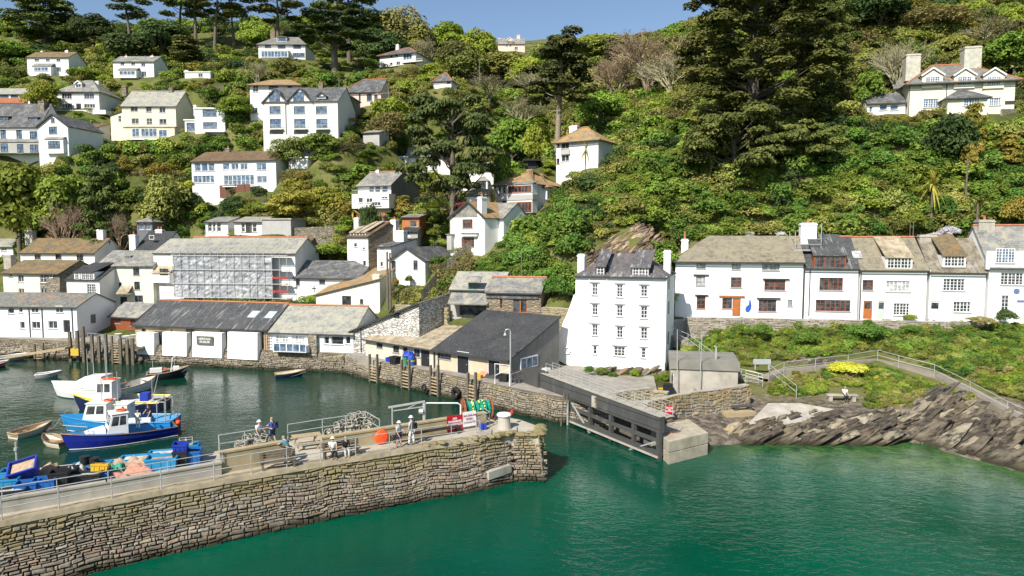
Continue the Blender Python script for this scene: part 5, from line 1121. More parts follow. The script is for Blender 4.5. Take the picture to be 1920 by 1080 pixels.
# bush meshes (radius about 1 m, dome 1 m high)
BM = {}
for k_, (n_, sz_) in {'green': (1150, .12), 'ivy': (1250, .115), 'olive': (1150, .11), 'dark': (1150, .10), 'brown': (1000, .095), 'lime': (1000, .12), 'gold': (1000, .10), 'yellow': (600, .11), 'lilac': (500, .11), 'red': (400, .14), 'straw': (450, .12)}.items():
    BM[k_] = [cloud('bush_'+k_, lobes_dome(1.0, 1.15, 7, 5+i*7+len(k_)), n_, sz_, 3+i, LM[k_]) for i in range(2)]
BMF = {k_: cloud('shrub_'+k_, lobes_dome(1.0, 1.15, 16, 50+len(k_), rr=(.22, .36)), 4200, .07, 9, LM[k_]) for k_ in BM}
def bare_mesh(name, H, seed, depth=6, spread=.55, mat=None, r0=.16, kids_=3):
    rs = random.Random(seed); m = MB()
    def rec(p, d, L, r, k):
        q = p+d*L; n = 5 if k > 3 else 3
        if k <= 1:
            x = d.cross(Vector((rs.random()-.5, rs.random()-.5, .3))).normalized()*r*1.3; m.add([p-x, p+x, q], [(0, 1, 2)])
        else: m.tube([p, q], [r, r*.66], n, caps=False)
        if k == 0: return
        for i in range(kids_ if k > 1 else 3):
            e = Vector((rs.gauss(0, 1), rs.gauss(0, 1), rs.gauss(0, .7))); nd = (d+e*spread*.7+Vector((0, 0, .12))).normalized(); rec(q if i else p.lerp(q, .85), nd, L*rs.uniform(.62, .86), r*.64, k-1)
    for i in range(3): rec(Vector((0, 0, -.3)), Vector((rs.uniform(-.35, .35), rs.uniform(-.35, .35), 1)).normalized(), H*.24, r0, depth)
    return m.mesh(name, mat or TWIG)
def trunk_mesh(name, pts, rads, limbs, mat):
    m = MB(); m.tube(pts, rads, 8, caps=False)
    for a, b, r in limbs:
        a, b = Vector(a), Vector(b); mid = a.lerp(b, .5)+Vector((0, 0, (b-a).length*-.06)); m.tube([a, mid, b], [r, r*.7, r*.3], 5, caps=False)
    return m.mesh(name, mat, True)
def broad(seed, R=4.0, H=8.0, leaf='green', n=5200, size=.36, bark=None):
    z0 = H*.22; lo = lobes_dome(R, H-z0, 17, seed, z0); limbs = [((0, 0, H*.25), (l[0]*.8, l[1]*.8, l[2]), .11) for l in lo[1:9]]
    return (cloud('crown', lo, n, size, seed, LM[leaf]), trunk_mesh('trunk', [(0, 0, -1), (.1, 0, H*.2), (0, .1, H*.5)], [.3, .22, .12], limbs, bark or BARK), R, H)
def pads(seed, H, R, n, z0f, top=.35, flat=.34, leaf='pine', size=.34, nl=9000, trunk=.45, lean=(0, 0), rr=(.2, .34), bark=None, shape='umbrella'):
    rs = random.Random(seed); lo = []; limbs = []
    for i in range(n):
        f = i/(n-1); h = z0f+(1-z0f)*f**.9; a = i*2.399+rs.uniform(-.5, .5)
        if shape == 'umbrella': prof = (.35+.65*math.sin(PI*min(1, .25+.62*(h-z0f)/(1-z0f))))
        elif shape == 'cone': prof = 1.05-.85*(h-z0f)/(1-z0f)
        else: prof = math.sqrt(max(.05, 1-((h-z0f)/(1-z0f)*1.25-.45)**2))
        d = R*prof*rs.uniform(.25, .85); x, y = math.cos(a)*d+lean[0]*h, math.sin(a)*d+lean[1]*h; z = H*h*.94-rs.random()*H*.03; r = R*rs.uniform(*rr)
        lo.append((x, y, z, r, flat*rs.uniform(.7, 1.3))); limbs.append(((lean[0]*h*.7, lean[1]*h*.7, max(H*.12, z-d*.55)), (x*.92, y*.92, z-r*.1), .05+.02*R*.4))
    tp = [(0, 0, -1.5), (lean[0]*.25, lean[1]*.25, H*.3), (lean[0]*.6, lean[1]*.6, H*.62), (lean[0], lean[1], H*.92)]
    return (cloud('crown', lo, nl, size, seed, LM[leaf], .55, .8, 1.7), trunk_mesh('trunk', tp, [trunk, trunk*.72, trunk*.5, .1], limbs, bark or BARK), R, H)
PROTO = {
 'broad': [broad(1, 4, 8), broad(2, 4.2, 7.5), broad(3, 3.8, 8.5)],
 'olive': [broad(4, 4, 8, 'olive'), broad(5, 4.2, 7.5, 'olive'), broad(15, 4, 8, 'brown', 3600, .3)],
 'darkb': [broad(6, 4, 8, 'dark', 5600, .34), broad(7, 4.2, 7.5, 'dark', 5600, .34)],
 'lime': [broad(8, 4, 8, 'lime'), broad(9, 4, 7.8, 'lime')],
 'bare': [(None, bare_mesh('branches', 9, 3, 7, .62), 4.4, 9)],
 'bareg': [(None, bare_mesh('branches', 9, 8, 6, .55, TWIGG), 4.2, 9)],
 'openpine': [pads(21, 16, 5, 13, .58, nl=3400, size=.36, lean=(1, 0), trunk=.34), pads(22, 17, 5, 11, .6, nl=3000, size=.36, lean=(-1.2, .5), trunk=.34), pads(23, 16, 5.5, 14, .52, nl=4200, size=.36, trunk=.38)],
 'cypress': [pads(31, 14, 6, 42, .16, nl=13000, size=.36, shape='round', flat=.4), pads(32, 14, 6.5, 40, .12, nl=13000, size=.36, shape='cone', flat=.32)],
 'spread': [pads(41, 17, 9, 34, .50, leaf='pined', nl=17000, size=.34, shape='umbrella', flat=.3, trunk=.75, rr=(.15, .25))],
 'tall': [pads(51, 23, 5.6, 40, .52, nl=15000, size=.34, shape='round', flat=.42, trunk=.6, lean=(.8, 0), rr=(.2, .34), bark=BARKP, leaf='pined')],
 'huge': [pads(61, 32, 12, 130, .12, nl=80000, size=.34, shape='round', flat=.7, trunk=1.0, rr=(.11, .19))],
 'low': [pads(71, 8, 10, 36, .2, nl=20000, size=.36, shape='umbrella', flat=.32, trunk=.5, rr=(.16, .28))],
 'gold': [pads(81, 5, 3.2, 26, .1, nl=5200, size=.26, shape='cone', flat=.34, leaf='gold', trunk=.2, rr=(.25, .4)), pads(82, 3, 4, 22, .25, nl=5200, size=.26, shape='umbrella', flat=.3, leaf='gold', trunk=.2, rr=(.25, .4))],
}
def palm_proto(seed, H=3.0, n=34, L=1.9, mat=None):
    rs = random.Random(seed); m = MB()
    for i in range(n):
        a = i*2.399; el = rs.uniform(-.5, 1.3); d = Vector((math.cos(a)*math.cos(el), math.sin(a)*math.cos(el), math.sin(el))); s = Vector((-math.sin(a), math.cos(a), 0))*.07
        P = [Vector((0, 0, H))+d*(L*t_)+Vector((0, 0, -.9*L*t_*t_*.5)) for t_ in (0, .35, .7, 1)]
        m.add([P[0]-s*.5, P[0]+s*.5, P[1]+s*1.4, P[1]-s*1.4, P[2]+s, P[2]-s, P[3]], [(0, 1, 2, 3), (3, 2, 4, 5), (5, 4, 6)])
    return (m.mesh('crown', mat or LM['olive']), trunk_mesh('trunk', [(0, 0, -.5), (.1, 0, H*.5), (0, 0, H)], [.16, .12, .12], [], BARK), L, H+L*.7)
PROTO['palm'] = [palm_proto(1), palm_proto(2, 2.2, 40, 1.6, LM['gold'])]
NTREE = [0]
FP = np.array([(f[0], f[1], f[2], f[3], f[4]) for f in FOOT])
def in_foot(x, y, r=0.0):
    dx, dy = x-FP[:, 0], y-FP[:, 1]; c, s = np.cos(FP[:, 2]), np.sin(FP[:, 2]); lx = dx*c+dy*s; ly = -dx*s+dy*c
    return bool(((lx > -r) & (lx < FP[:, 3]+r) & (ly > -r*1.2) & (ly < FP[:, 4]+r)).any())
def ghit(px, py, y0=54, y1=420):
    ys = np.arange(y0, y1, .5); d = ray(px, py); t = ys/d.y; g = ground(d.x*t, ys); zz = CAM_H+d.z*t; k = np.nonzero(zz <= g)[0]
    return (float(ys[k[0]]), float(g[k[0]])) if len(k) else None
def tree(kind, px, top, wpx, Y, label, cat='tree', group=None, var=None, name=None, zb=None, base=None):
    if base is not None:
        q = ghit(px, base, Y-14)
        if q: Y = q[0]
    x = (px-960)/FPX*Y*1.0; z = gz(x, Y) if zb is None else zb; x = (px-960)/FPX*(Y*CP-(z-CAM_H)*SP)
    zt = PY(px, top, Y).z; pr = PROTO[kind]; i = NTREE[0] if var is None else var; NTREE[0] += 1; cr, tr, R, H = pr[i % len(pr)]
    sz = max(.15, (zt-z)/H); sx = (wpx/2)/FPX*Y/R
    nm = name or {'broad': 'broadleaf_tree', 'olive': 'budding_tree', 'darkb': 'evergreen_tree', 'lime': 'spring_tree', 'bare': 'bare_tree', 'bareg': 'bare_tree', 'openpine': 'pine_tree', 'cypress': 'cypress_tree', 'spread': 'pine_tree', 'tall': 'cypress_tree', 'huge': 'cypress_tree', 'low': 'cypress_tree', 'gold': 'golden_conifer', 'palm': 'palm_tree'}[kind]
    root = thing(nm, label, cat, (x, Y, z), (NTREE[0]*1.7) % 6.28 if kind not in ('tall', 'openpine') else 0, group); root.scale = (sx, sx, sz)
    if cr is not None: COL.objects.link(obj_of(cr, 'crown', root))
    COL.objects.link(obj_of(tr, 'trunk' if cr is not None else 'branches', root))
    return root
TREES = [
 ('cypress', 85, -14, 135, 216, 'big dark cypress standing on the skyline at the far left', 0),
 ('darkb', 178, 28, 75, 214, 'dark rounded tree right of the big far left cypress', 0),
 ('openpine', 245, -18, 105, 222, 'leaning open pine on the skyline with bare trunk, second conifer from the left', 1),
 ('darkb', 240, 62, 100, 200, 'brownish dark tree low under the leaning skyline pine', 1),
 ('darkb', 305, 42, 100, 210, 'wide dark tree between the leaning pine and the tall pine group', 0),
 ('openpine', 335, -34, 105, 219, 'tall bare stemmed pine at the left end of the skyline pine group', 0),
 ('openpine', 368, -45, 115, 217, 'tall bare stemmed pine, second in the skyline pine group', 2),
 ('openpine', 402, -40, 120, 214, 'tall bare stemmed pine with leaning trunk in the middle of the pine group', 0),
 ('openpine', 440, -25, 95, 222, 'tall pine at the right end of the skyline pine group', 1),
 ('cypress', 350, 66, 100, 198, 'dark layered conifer below the tall skyline pines', 1),
 ('openpine', 522, -16, 120, 224, 'umbrella shaped pine standing alone against the sky', 2),
 ('lime', 482, 36, 62, 212, 'small yellow green tree under the lone umbrella pine', 0),
 ('broad', 30, 88, 90, 200, 'green tree at the left edge above the white cottages', 0),
 ('spread', 628, 18, 170, 178, 'large Monterey type pine with forked trunk right of the blue glazed house', 0),
 ('openpine', 655, -45, 150, 203, 'very tall pine rising behind the forked pine and out of the frame', 2),
 ('olive', 705, 22, 95, 216, 'greenish brown budding tree right of the very tall pine', 0),
 ('olive', 748, 14, 100, 214, 'budding tree forming the highest woodland crown left of the open sky', 2),
 ('darkb', 715, 55, 90, 200, 'shaded tree behind the hipped villa', 0),
 ('olive', 785, 48, 75, 212, 'budding tree at the right end of the wood behind the villa', 1),
 ('lime', 845, 40, 85, 216, 'bright yellow green tree on the skyline, left of two', 0),
 ('lime', 898, 52, 80, 204, 'bright yellow green tree on the skyline, right of two, with pale trunk', 1),
 ('olive', 850, 72, 85, 196, 'brownish budding tree below the two yellow green trees', 2),
 ('olive', 940, 100, 90, 190, 'round olive budding tree below the distant manor', 0),
 ('lime', 985, 105, 80, 185, 'yellow green tree left of the tall cypress crown', 1),
 ('tall', 1044, 50, 135, 121, 'tall cypress with long bare trunk beside the orange roofed tower house', 0),
 ('lime', 1112, 62, 85, 205, 'light green tree top on the skyline just right of the tall cypress', 0),
 ('olive', 1155, 70, 100, 200, 'olive budding tree on the skyline between cypress and bare tree', 0),
 ('bare', 1215, 40, 230, 150, 'big leafless brown tree below the skyline left of the giant cypress', 0),
 ('bare', 1150, 90, 170, 155, 'leafless brown tree right of the tall cypress crown', 1),
 ('bareg', 1265, 75, 170, 138, 'leafless olive tinted tree against the giant cypress', 0),
 ('broad', 1130, 170, 90, 135, 'green tree behind the tower house', 1),
 ('olive', 1090, 130, 80, 165, 'olive tree behind the trunk of the tall cypress', 1),
 ('lime', 1008, 225, 60, 128, 'fresh yellow green tree left of the tall bare trunk', 1),
 ('broad', 960, 215, 80, 140, 'green tree in the valley between the pine and the tall trunk', 2),
 ('bareg', 915, 130, 130, 165, 'leafless greyish tree on the slope right of the tiny hut', 0),
 ('bareg', 970, 160, 120, 155, 'leafless greyish tree under the yellow green valley tree', 0),
 ('olive', 880, 100, 90, 185, 'olive tree on the slope above the tiny hut', 0),
 ('huge', 1410, -70, 325, 104, 'giant dark cypress filling the upper right middle of the hill', 0),
 ('huge', 1530, -10, 170, 112, 'dark cypress behind the right shoulder of the giant cypress', 0),
 ('low', 1375, 205, 250, 97, 'low spreading cypress branches left below the giant cypress', 0),
 ('low', 1500, 225, 190, 97, 'low spreading cypress right below the giant cypress', 0),
 ('spread', 850, 165, 225, 106, 'broad dark pine with forked bare trunk in the middle of the village', 0),
 ('bareg', 478, 100, 75, 166, 'pale leafless tree above the gabled pale house', 0),
 ('lime', 443, 178, 72, 137, 'yellow green tree in front of the modern white house', 1, 236),
 ('lime', 80, 150, 62, 158, 'yellow green tree between the white villa and the left edge', 0),
 ('lime', 30, 60, 60, 240, 'green tree top on the far left skyline', 0),
 ('broad', 40, 305, 150, 121, 'broad green tree mass below the guesthouse at the left edge', 0),
 ('broad', 110, 318, 110, 122, 'rounded green tree right of the left edge tree mass', 2),
 ('bare', 128, 335, 85, 118, 'leafless tree against the green mass on the left', 0),
 ('cypress', 195, 305, 120, 118, 'dark yellow tipped cypress on the left middle slope', 1),
 ('bare', 225, 372, 60, 118, 'small twiggy leafless tree right of the dark cypress', 1),
 ('olive', 310, 335, 90, 124, 'olive tree below the terraced garden fence', 1),
 ('palm', 340, 375, 85, 117, 'palm with arching fronds above the garden studios', 0, 412),
 ('gold', 560, 362, 115, 116, 'flat topped golden green conifer below the long white house', 1, 412),
 ('gold', 606, 352, 70, 118, 'golden conifer right of the flat topped one', 1, 400),
 ('palm', 660, 378, 70, 108, 'big palm above the striped roof cottage', 1, 425),
 ('palm', 635, 386, 60, 109, 'palm left of the big palm above the striped cottage', 0, 420),
 ('bareg', 640, 265, 120, 127, 'leafless bushy tree below the small stone outhouse', 0),
 ('broad', 600, 250, 80, 129, 'green tree below the gabled pale house', 0),
 ('olive', 545, 260, 70, 128, 'olive bush tree under the windows of the gabled pale house', 1),
 ('lime', 735, 178, 85, 143, 'light green tree left of the broad dark pine', 0),
 ('olive', 725, 205, 75, 138, 'budding tree below the pink house under repair', 2),
 ('darkb', 693, 370+10, 40, 106, 'dark green tree in front of the pale slate roofed balcony house', 1),
 ('gold', 757, 366, 45, 107, 'upright golden conifer right of the balcony house', 0, 408),
 ('broad', 942, 288, 45, 112, 'dense green tree left of the bay fronted house', 0),
 ('palm', 925, 342, 40, 103, 'palm above the cliff path house roof', 1),
 ('broad', 620, 455, 85, 104, 'bushy green garden tree left of the striped cottage', 1, 492),
 ('broad', 580, 462, 60, 105, 'green garden tree behind the dark slate chapel roof', 0, 492),
 ('palm', 1745, 305, 60, 87, 'spiky cordyline palm on the rocks above the terrace', 1),
 ('palm', 1828, 345, 70, 83, 'large cordyline palm above the terrace at the right', 0),
 ('palm', 1500, 272, 30, 95, 'slim pale yucca on the slope above the terrace', 1),
 ('palm', 1098, 255, 30, 104, 'small palm in front of the tower house roof', 0),
 ('bareg', 1850, 20, 150, 128, 'leafless bushy tree above the cream villa', 0),
 ('bareg', 1690, 40, 150, 120, 'leafless tan tree left of the villa chimneys high on the slope', 0),
 ('bareg', 1010, 110, 110, 175, 'leafless tree in front of the yellow green skyline tree', 0),
 ('bareg', 790, 60, 100, 205, 'leafless twiggy tree at the right end of the upper wood', 0),
 ('broad', 1900, 60, 100, 118, 'green tree behind the right end of the cream villa', 0),
 ('olive', 1760, 10, 120, 135, 'olive tree high above the cream villa', 2),
 ('darkb', 1650, -10, 130, 140, 'dark tree at the top edge right of the giant cypress', 1),
 ('lime', 1905, 10, 60, 130, 'light green tree in the top right corner', 0),
 ('broad', 1625, 130, 60, 108, 'green tree left of the low villa wing', 2),
 ('gold', 1825, 192, 55, 96, 'golden leaved shrub tree in front of the cream villa', 0),
 ('gold', 1890, 252, 60, 93, 'golden leaved shrub tree below the right end of the villa', 0),
 ('gold', 1815, 270, 50, 92, 'golden leaved shrub below the round dark bush', 1),
]
for T_ in TREES: tree(*T_[:6], var=T_[6], base=T_[7] if len(T_) > 7 else None)
def bush(kind, px, py, wpx, hpx, Y, label, name='shrub', cat='shrub', group=None, zb=None):
    x = (px-960)/FPX*Y; p = PY(px, py, Y); z = p.z if zb is None else zb; me = BMF[kind]
    o = obj_of(me, name); COL.objects.link(o); o.location = (p.x, Y, z-.05); o.rotation_euler = (0, 0, px*1.3 % 6.28); w = wpx/2/FPX*Y*.95; o.scale = (w, w, hpx/FPX*Y/1.2); tag(o, label, cat, group); return o
for a in (('dark', 1782, 300, 130, 92, 94, 'large round dark green clipped bush below the cream villa'), ('green', 1716, 428, 50, 40, 84, 'bright green round bush above the tan roofed terrace house'),
 ('gold', 1908, 418, 62, 56, 82, 'yellow green round bush at the right edge above the end terrace house'), ('dark', 1886, 602, 46, 26, 72.0, 'dark rounded bush at the foot of the end terrace house'),
 ('gold', 742, 536, 16, 18, 95, 'ball shaped golden bush at the door of the black verged cottage'), ('dark', 487, 372, 36, 26, 118, 'round dark green bush beside the brown fence'),
 ('red', 880, 392, 60, 16, 101, 'dark red leaved shrub above the cliff path house'), ('yellow', 820, 394, 52, 26, 107, 'bright yellow shrub between pine and chimneyed house'),
 ('yellow', 355, 350, 22, 14, 122, 'yellow flowering bush left of the long white house'), ('green', 767, 528, 20, 14, 95, 'clipped green bush right of the black verged cottage'),
 ('yellow', 1592, 698, 96, 22, 66.2, 'patch of bright yellow flowers inside the path railing'), ('lilac', 1780, 443, 46, 22, 82.5, 'mound of lilac flowers above the terrace roofs'), ('lilac', 1753, 446, 34, 12, 82.3, 'low lilac flowers left of the main lilac mound'), ('lilac', 1465, 443, 28, 10, 86, 'lilac flowers behind the olive roof ridge'),
 ('lilac', 505, 385, 30, 14, 119, 'purple heather shrub on a rock below the brown fence'), ('straw', 1840, 605, 60, 14, 72.5, 'pale flowering shrub under the end terrace windows'), ('green', 1388, 622, 16, 14, 74.2, 'small mop headed bush against the retaining wall'),
 ('lime', 1706, 599, 30, 12, 75, 'white flowered shrub by the tan roofed terrace house'), ('ivy', 1044, 556, 66, 44, 76.8, 'ivy mound between the stone garage and the tall white warehouse'), ('yellow', 1650, 712, 40, 10, 65.2, 'small second patch of yellow flowers inside the path railing'), ('yellow', 1555, 706, 34, 10, 65.8, 'yellow flowers left of the main bright patch'), ('ivy', 1510, 645, 60, 30, 72.6, 'trailing ivy clump on the street wall above the bench'), ('ivy', 1625, 632, 90, 28, 72.6, 'wide ivy clump hanging over the street wall'), ('ivy', 1710, 622, 34, 16, 72.9, 'small ivy clump right of the wide one on the street wall'),
 ('ivy', 1430, 625, 40, 22, 73.5, 'ivy mound at the left end of the street wall planting')): bush(*a)
for i, (x, y, w, k) in enumerate(((1128, 702, 30, 'green'), (1150, 712, 26, 'ivy'), (1175, 716, 34, 'green'), (1200, 717, 36, 'ivy'), (1228, 716, 38, 'green'), (1246, 712, 26, 'lime'), (1105, 700, 24, 'ivy'), (1190, 706, 24, 'lime'))): bush(k, x, y, w, 17, 67.2-(i % 2)*.4, 'leafy shrub in the row at the foot of the tall white warehouse', group='shrubs at the foot of the warehouse')
# countable shrubs and the undergrowth that covers the slopes
KP = np.array(KEEP, float)
def hides(x, y, z, r):
    a = proj((x, y, z)); d = a[2]; R_ = r*FPX/d; top = a[1]-r*1.25*FPX/d; bx0, bx1, by0, by1 = a[0]-R_*.9, a[0]+R_*.9, top, a[1]
    m_ = (KP[:, 4] > y-.5) & (KP[:, 0] < bx1) & (KP[:, 2] > bx0) & (KP[:, 1] < by1) & (KP[:, 3] > by0+.25*(by1-by0)+2)
    return bool(m_.any())
def region_kind(px, py, y, r):
    if y < 66 and px > 1250: return ('green', 'olive', 'straw', 'green', 'ivy', 'straw', 'lime')[int(r*7)]
    if px < 880 and py > 470 and px > 745: return ('brown', 'straw', 'olive', 'brown', 'ivy', 'dark')[int(r*6)]
    if 860 < px < 1085 and 395 < py < 580: return ('ivy', 'ivy', 'green', 'ivy', 'ivy', 'brown' if px > 980 else 'green')[int(r*6)]
    if px > 1050 and py > 240: return ('ivy', 'green', 'green', 'olive', 'ivy', 'green', 'green', 'olive', 'dark', 'ivy')[int(r*10)]
    if px > 1500: return ('olive', 'olive', 'green', 'brown', 'dark', 'olive', 'gold', 'brown')[int(r*8)]
    if py < 130 and px < 700: return ('dark', 'green', 'olive', 'dark', 'brown', 'green')[int(r*6)]
    if px > 780 and py < 260: return ('olive', 'olive', 'green', 'brown', 'lime', 'olive')[int(r*6)]
    return ('green', 'green', 'olive', 'ivy', 'green', 'dark', 'lime', 'brown', 'gold', 'olive')[int(r*10)]
KEYS = ['green', 'ivy', 'olive', 'dark', 'brown', 'lime', 'gold', 'straw']
rnd = random.Random(77); SP_P, SP_S, SP_K = [], [], []; singles = []
GRASSY = [(500, 108, 690, 138), (410, 68, 480, 100)]
cand = []
ZLIM = lambda x: float(np.interp(x, [1345, 1380, 1480, 1560, 1640, 1700, 1740, 1775, 1800, 1870, 1920, 2060], [800, 790, 765, 785, 790, 775, 760, 772, 812, 830, 852, 898]))
for Y0, Y1, n_ in ((52, 79, 17000), (79, 105, 6000), (105, 150, 6500), (150, 215, 4600), (215, 330, 1800)):
    for i in range(n_):
        y = rnd.uniform(Y0, Y1); px = rnd.uniform(-60, 1980); cand.append(((px-960)/FPX*y, y))
xs_ = np.array([c[0] for c in cand]); ys_ = np.array([c[1] for c in cand]); zs_ = ground(xs_, ys_); rk = vnoise(xs_/14, ys_/14, 9)
for (x, y), z, rn in zip(cand, zs_, rk):
    px, py, d = proj((x, y, z))
    if py < -60 or z < 1.0: continue
    if px < 1100 and y < 96 and not (745 < px and 400 < py < 592 and y > 75.5): continue
    if 1078 < px < 1270 and y < 78: continue
    if y < 79 and px < 1262: continue
    if px < 1270 and py > 592: continue
    if px < 340 and py > 430 and y < 121: continue
    head = px > 1250 and y < 79
    if head:
        if py > ZLIM(px)-4 or (px < 1440 and py > 692) or (1545 < px < 1625 and 725 < py < 775) or (1430 < px < 1560 and py > 742): continue
        if z < 1.2: continue
        sd = abs(py-(675+(px-1640)*(.29 if px > 1640 else -.14)))            # keep the path clear
        if -22 < py-(675+(px-1640)*(.36 if px > 1640 else -.14)) < 10: continue
        if 1300 < px < 1480 and py > 600 and rnd.random() < .35: continue
        r = rnd.uniform(.16, .5)*(1.6 if py < 675 or px > 1760 else 1.1)
    else: r = rnd.uniform(.7, 1.5)*rnd.choice((.6, .8, 1, 1, 1.3, 1.75))*(1+max(0, y-100)/180)
    if 1084 < px < 1240 and np.interp(px, [1078, 1100, 1150, 1200, 1250], [525, 480, 440, 418, 440])-2 < py < 520 and y < 92: continue               # the bare cliff
    if px > 1265 and 75 < y < 90 and py > 452 and not head: continue
    gr = any(a < px < c and b < py < e for a, b, c, e in GRASSY)
    if gr: r *= .35
    if in_foot(x, y, r*.55) or hides(x, y, z, r): continue
    rr_ = (rn*1.6+rnd.random()*.26) % 1.0; k = region_kind(px, py, y, min(.999, rr_))
    s = (r*rnd.uniform(.85, 1.25), r*rnd.uniform(.85, 1.25), r*rnd.uniform(.6, 1.15))
    if not head and r > 1.9 and len(singles) < 130 and -20 < px < 1940 and py > 0 and rnd.random() < .3: singles.append((x, y, z, s, k)); continue
    SP_P.append((x, y, z-.15*s[2])); SP_S.append(s); SP_K.append(KEYS.index(k)*2+rnd.randrange(2))
LAB = {'green': 'mid green leafy shrub among the mixed planting of the village slopes', 'ivy': 'glossy deep green shrub growing among ivy on the slopes', 'olive': 'olive coloured shrub among the mixed scrub of the slopes', 'dark': 'dark green shrub among the mixed scrub of the slopes', 'brown': 'brownish budding shrub among the scrub of the slopes', 'lime': 'yellow green spring shrub among the planting of the slopes', 'gold': 'golden tinged shrub among the planting of the slopes', 'straw': 'straw coloured tussock among the slopes'}
for x, y, z, s, k in singles:
    o = obj_of(BM[k][int(x*7) % 2], 'shrub'); COL.objects.link(o); o.location = (x, y, z-.15*s[2]); o.scale = s; o.rotation_euler = (0, 0, x*2.1 % 6.28); tag(o, LAB[k], 'shrub', k+' shrubs on the village slopes')
print('undergrowth', len(SP_P), 'shrubs', len(singles))
PCOL = bpy.data.collections.new('planting_sources'); 
srcs = []
for k in KEYS:
    for me in BM[k]:
        o = bpy.data.objects.new('src_%02d' % len(srcs), me); PCOL.objects.link(o); srcs.append(o)
def scatter(name, P, S, K, seed=1):
    me = bpy.data.meshes.new(name); me.vertices.add(len(P)); me.vertices.foreach_set('co', np.array(P, np.float32).ravel())
    a = me.attributes.new('sz', 'FLOAT_VECTOR', 'POINT'); a.data.foreach_set('vector', np.array(S, np.float32).ravel())
    b = me.attributes.new('kind_index', 'INT', 'POINT'); b.data.foreach_set('value', np.array(K, np.int32))
    rs = np.random.RandomState(seed); R = np.zeros((len(P), 3), np.float32); R[:, 2] = rs.uniform(0, 6.28, len(P)); R[:, :2] = rs.uniform(-.15, .15, (len(P), 2))
    c = me.attributes.new('rot', 'FLOAT_VECTOR', 'POINT'); c.data.foreach_set('vector', R.ravel()); me.update()
    o = bpy.data.objects.new(name, me); COL.objects.link(o)
    g = bpy.data.node_groups.new(name+'_nodes', 'GeometryNodeTree'); g.interface.new_socket('Geometry', in_out='INPUT', socket_type='NodeSocketGeometry'); g.interface.new_socket('Geometry', in_out='OUTPUT', socket_type='NodeSocketGeometry')
    N = g.nodes; L = g.links; gi = N.new('NodeGroupInput'); go = N.new('NodeGroupOutput'); ip = N.new('GeometryNodeInstanceOnPoints'); ci = N.new('GeometryNodeCollectionInfo')
    ci.inputs['Collection'].default_value = PCOL; ci.inputs['Separate Children'].default_value = True; ci.inputs['Reset Children'].default_value = True
    def at(nm, ty): x = N.new('GeometryNodeInputNamedAttribute'); x.data_type = ty; x.inputs['Name'].default_value = nm; return x.outputs[0]
    L.new(gi.outputs[0], ip.inputs['Points']); L.new(ci.outputs[0], ip.inputs['Instance']); ip.inputs['Pick Instance'].default_value = True
    L.new(at('kind_index', 'INT'), ip.inputs['Instance Index']); L.new(at('sz', 'FLOAT_VECTOR'), ip.inputs['Scale'])
    er = N.new('FunctionNodeEulerToRotation'); L.new(at('rot', 'FLOAT_VECTOR'), er.inputs[0]); L.new(er.outputs[0], ip.inputs['Rotation']); L.new(ip.outputs[0], go.inputs[0])
    md = o.modifiers.new('planting', 'NODES'); md.node_group = g; return tag(o, kind='stuff')
tag(scatter('undergrowth', SP_P, SP_S, SP_K), 'dense mixed undergrowth of ivy, bramble and scrub over the slopes', 'undergrowth')
# ------------------------------------------------------------------ rock
def slabs(m, pts, axis, L, W, T, seed, pal, jit=.25):
    rs = random.Random(seed)
    for p in pts:
        a = Vector(axis)+Vector((rs.uniform(-.08, .08), rs.uniform(-.15, .15), rs.uniform(-.07, .07))); a.normalize(); w = Vector((0, 1, .25+rs.uniform(-.2, .2))); w = (w-a*w.dot(a)).normalized(); n = a.cross(w).normalized()
        if n.z < 0: n = -n
        l = rs.uniform(*L)/2; ww = rs.uniform(*W)/2; t = rs.uniform(*T)/2; k = 5; vs = []
        for i in range(k):
            f = -1+2*i/(k-1); tp = 1-.55*abs(f)**2.5
            for sw, st in ((-1, -1), (1, -1), (1, 1), (-1, 1)):
                vs.append(Vector(p)+a*(l*f*(1+rs.uniform(-.1, .1)))+w*(sw*ww*tp*(1+rs.uniform(-jit, jit)))+n*(st*t*tp*(1+rs.uniform(-jit, jit))))
        fs = [(3, 2, 1, 0), (4*k-4, 4*k-3, 4*k-2, 4*k-1)]
        for i in range(k-1):
            for j in range(4): fs.append((i*4+j, i*4+(j+1) % 4, i*4+4+(j+1) % 4, i*4+4+j))
        c = pal[rs.randrange(len(pal))]; f = rs.uniform(.7, 1.2); m.add(vs, fs, 0, tuple(x*f for x in c))
def rockmat(name, weed=None, nsc=2.4):
    t = NT(name, .88, .2); p = t.pos(); c = t.tint(); q = t.mapping(t.mapping(p, (1, 1, 1), (0, .45, 0)), (.35, .7, 3.2)); n = t.noise(q, nsc, 7, .7, .3); n2 = t.noise(p, .8, 5, .65)
    c = t.mix(t.ramp(n, [(.40, .9), (.54, 0)]), c, (.016, .015, .014)); c = t.mix(t.ramp(n, [(.60, 0), (.74, .55)]), c, (.50, .46, .38)); c = t.mix(t.ramp(n2, [(.55, 0), (.72, .6)]), c, (.2, .15, .1))
    sx = t.n('ShaderNodeSeparateXYZ'); t.link(p, sx.inputs[0])
    if weed: c = t.mix(t.ramp(t.math('ADD', sx.outputs[2], t.math('MULTIPLY', n2, .5)), [(.35, .95), (.8, 0)]), c, weed)
    t.color(c); t.bump(n, 1.0, .16); return t.m
SLATER = rockmat('sea_rock', (.035, .032, .018)); CLIFFR = rockmat('cliff_rock', None, 1.5)
PSEA = [(.14, .118, .085), (.20, .165, .115), (.08, .07, .052), (.16, .13, .09), (.32, .275, .195), (.11, .092, .07)]; PCL = [(.34, .25, .15), (.27, .19, .12), (.2, .15, .11), (.4, .31, .2), (.16, .13, .1)]
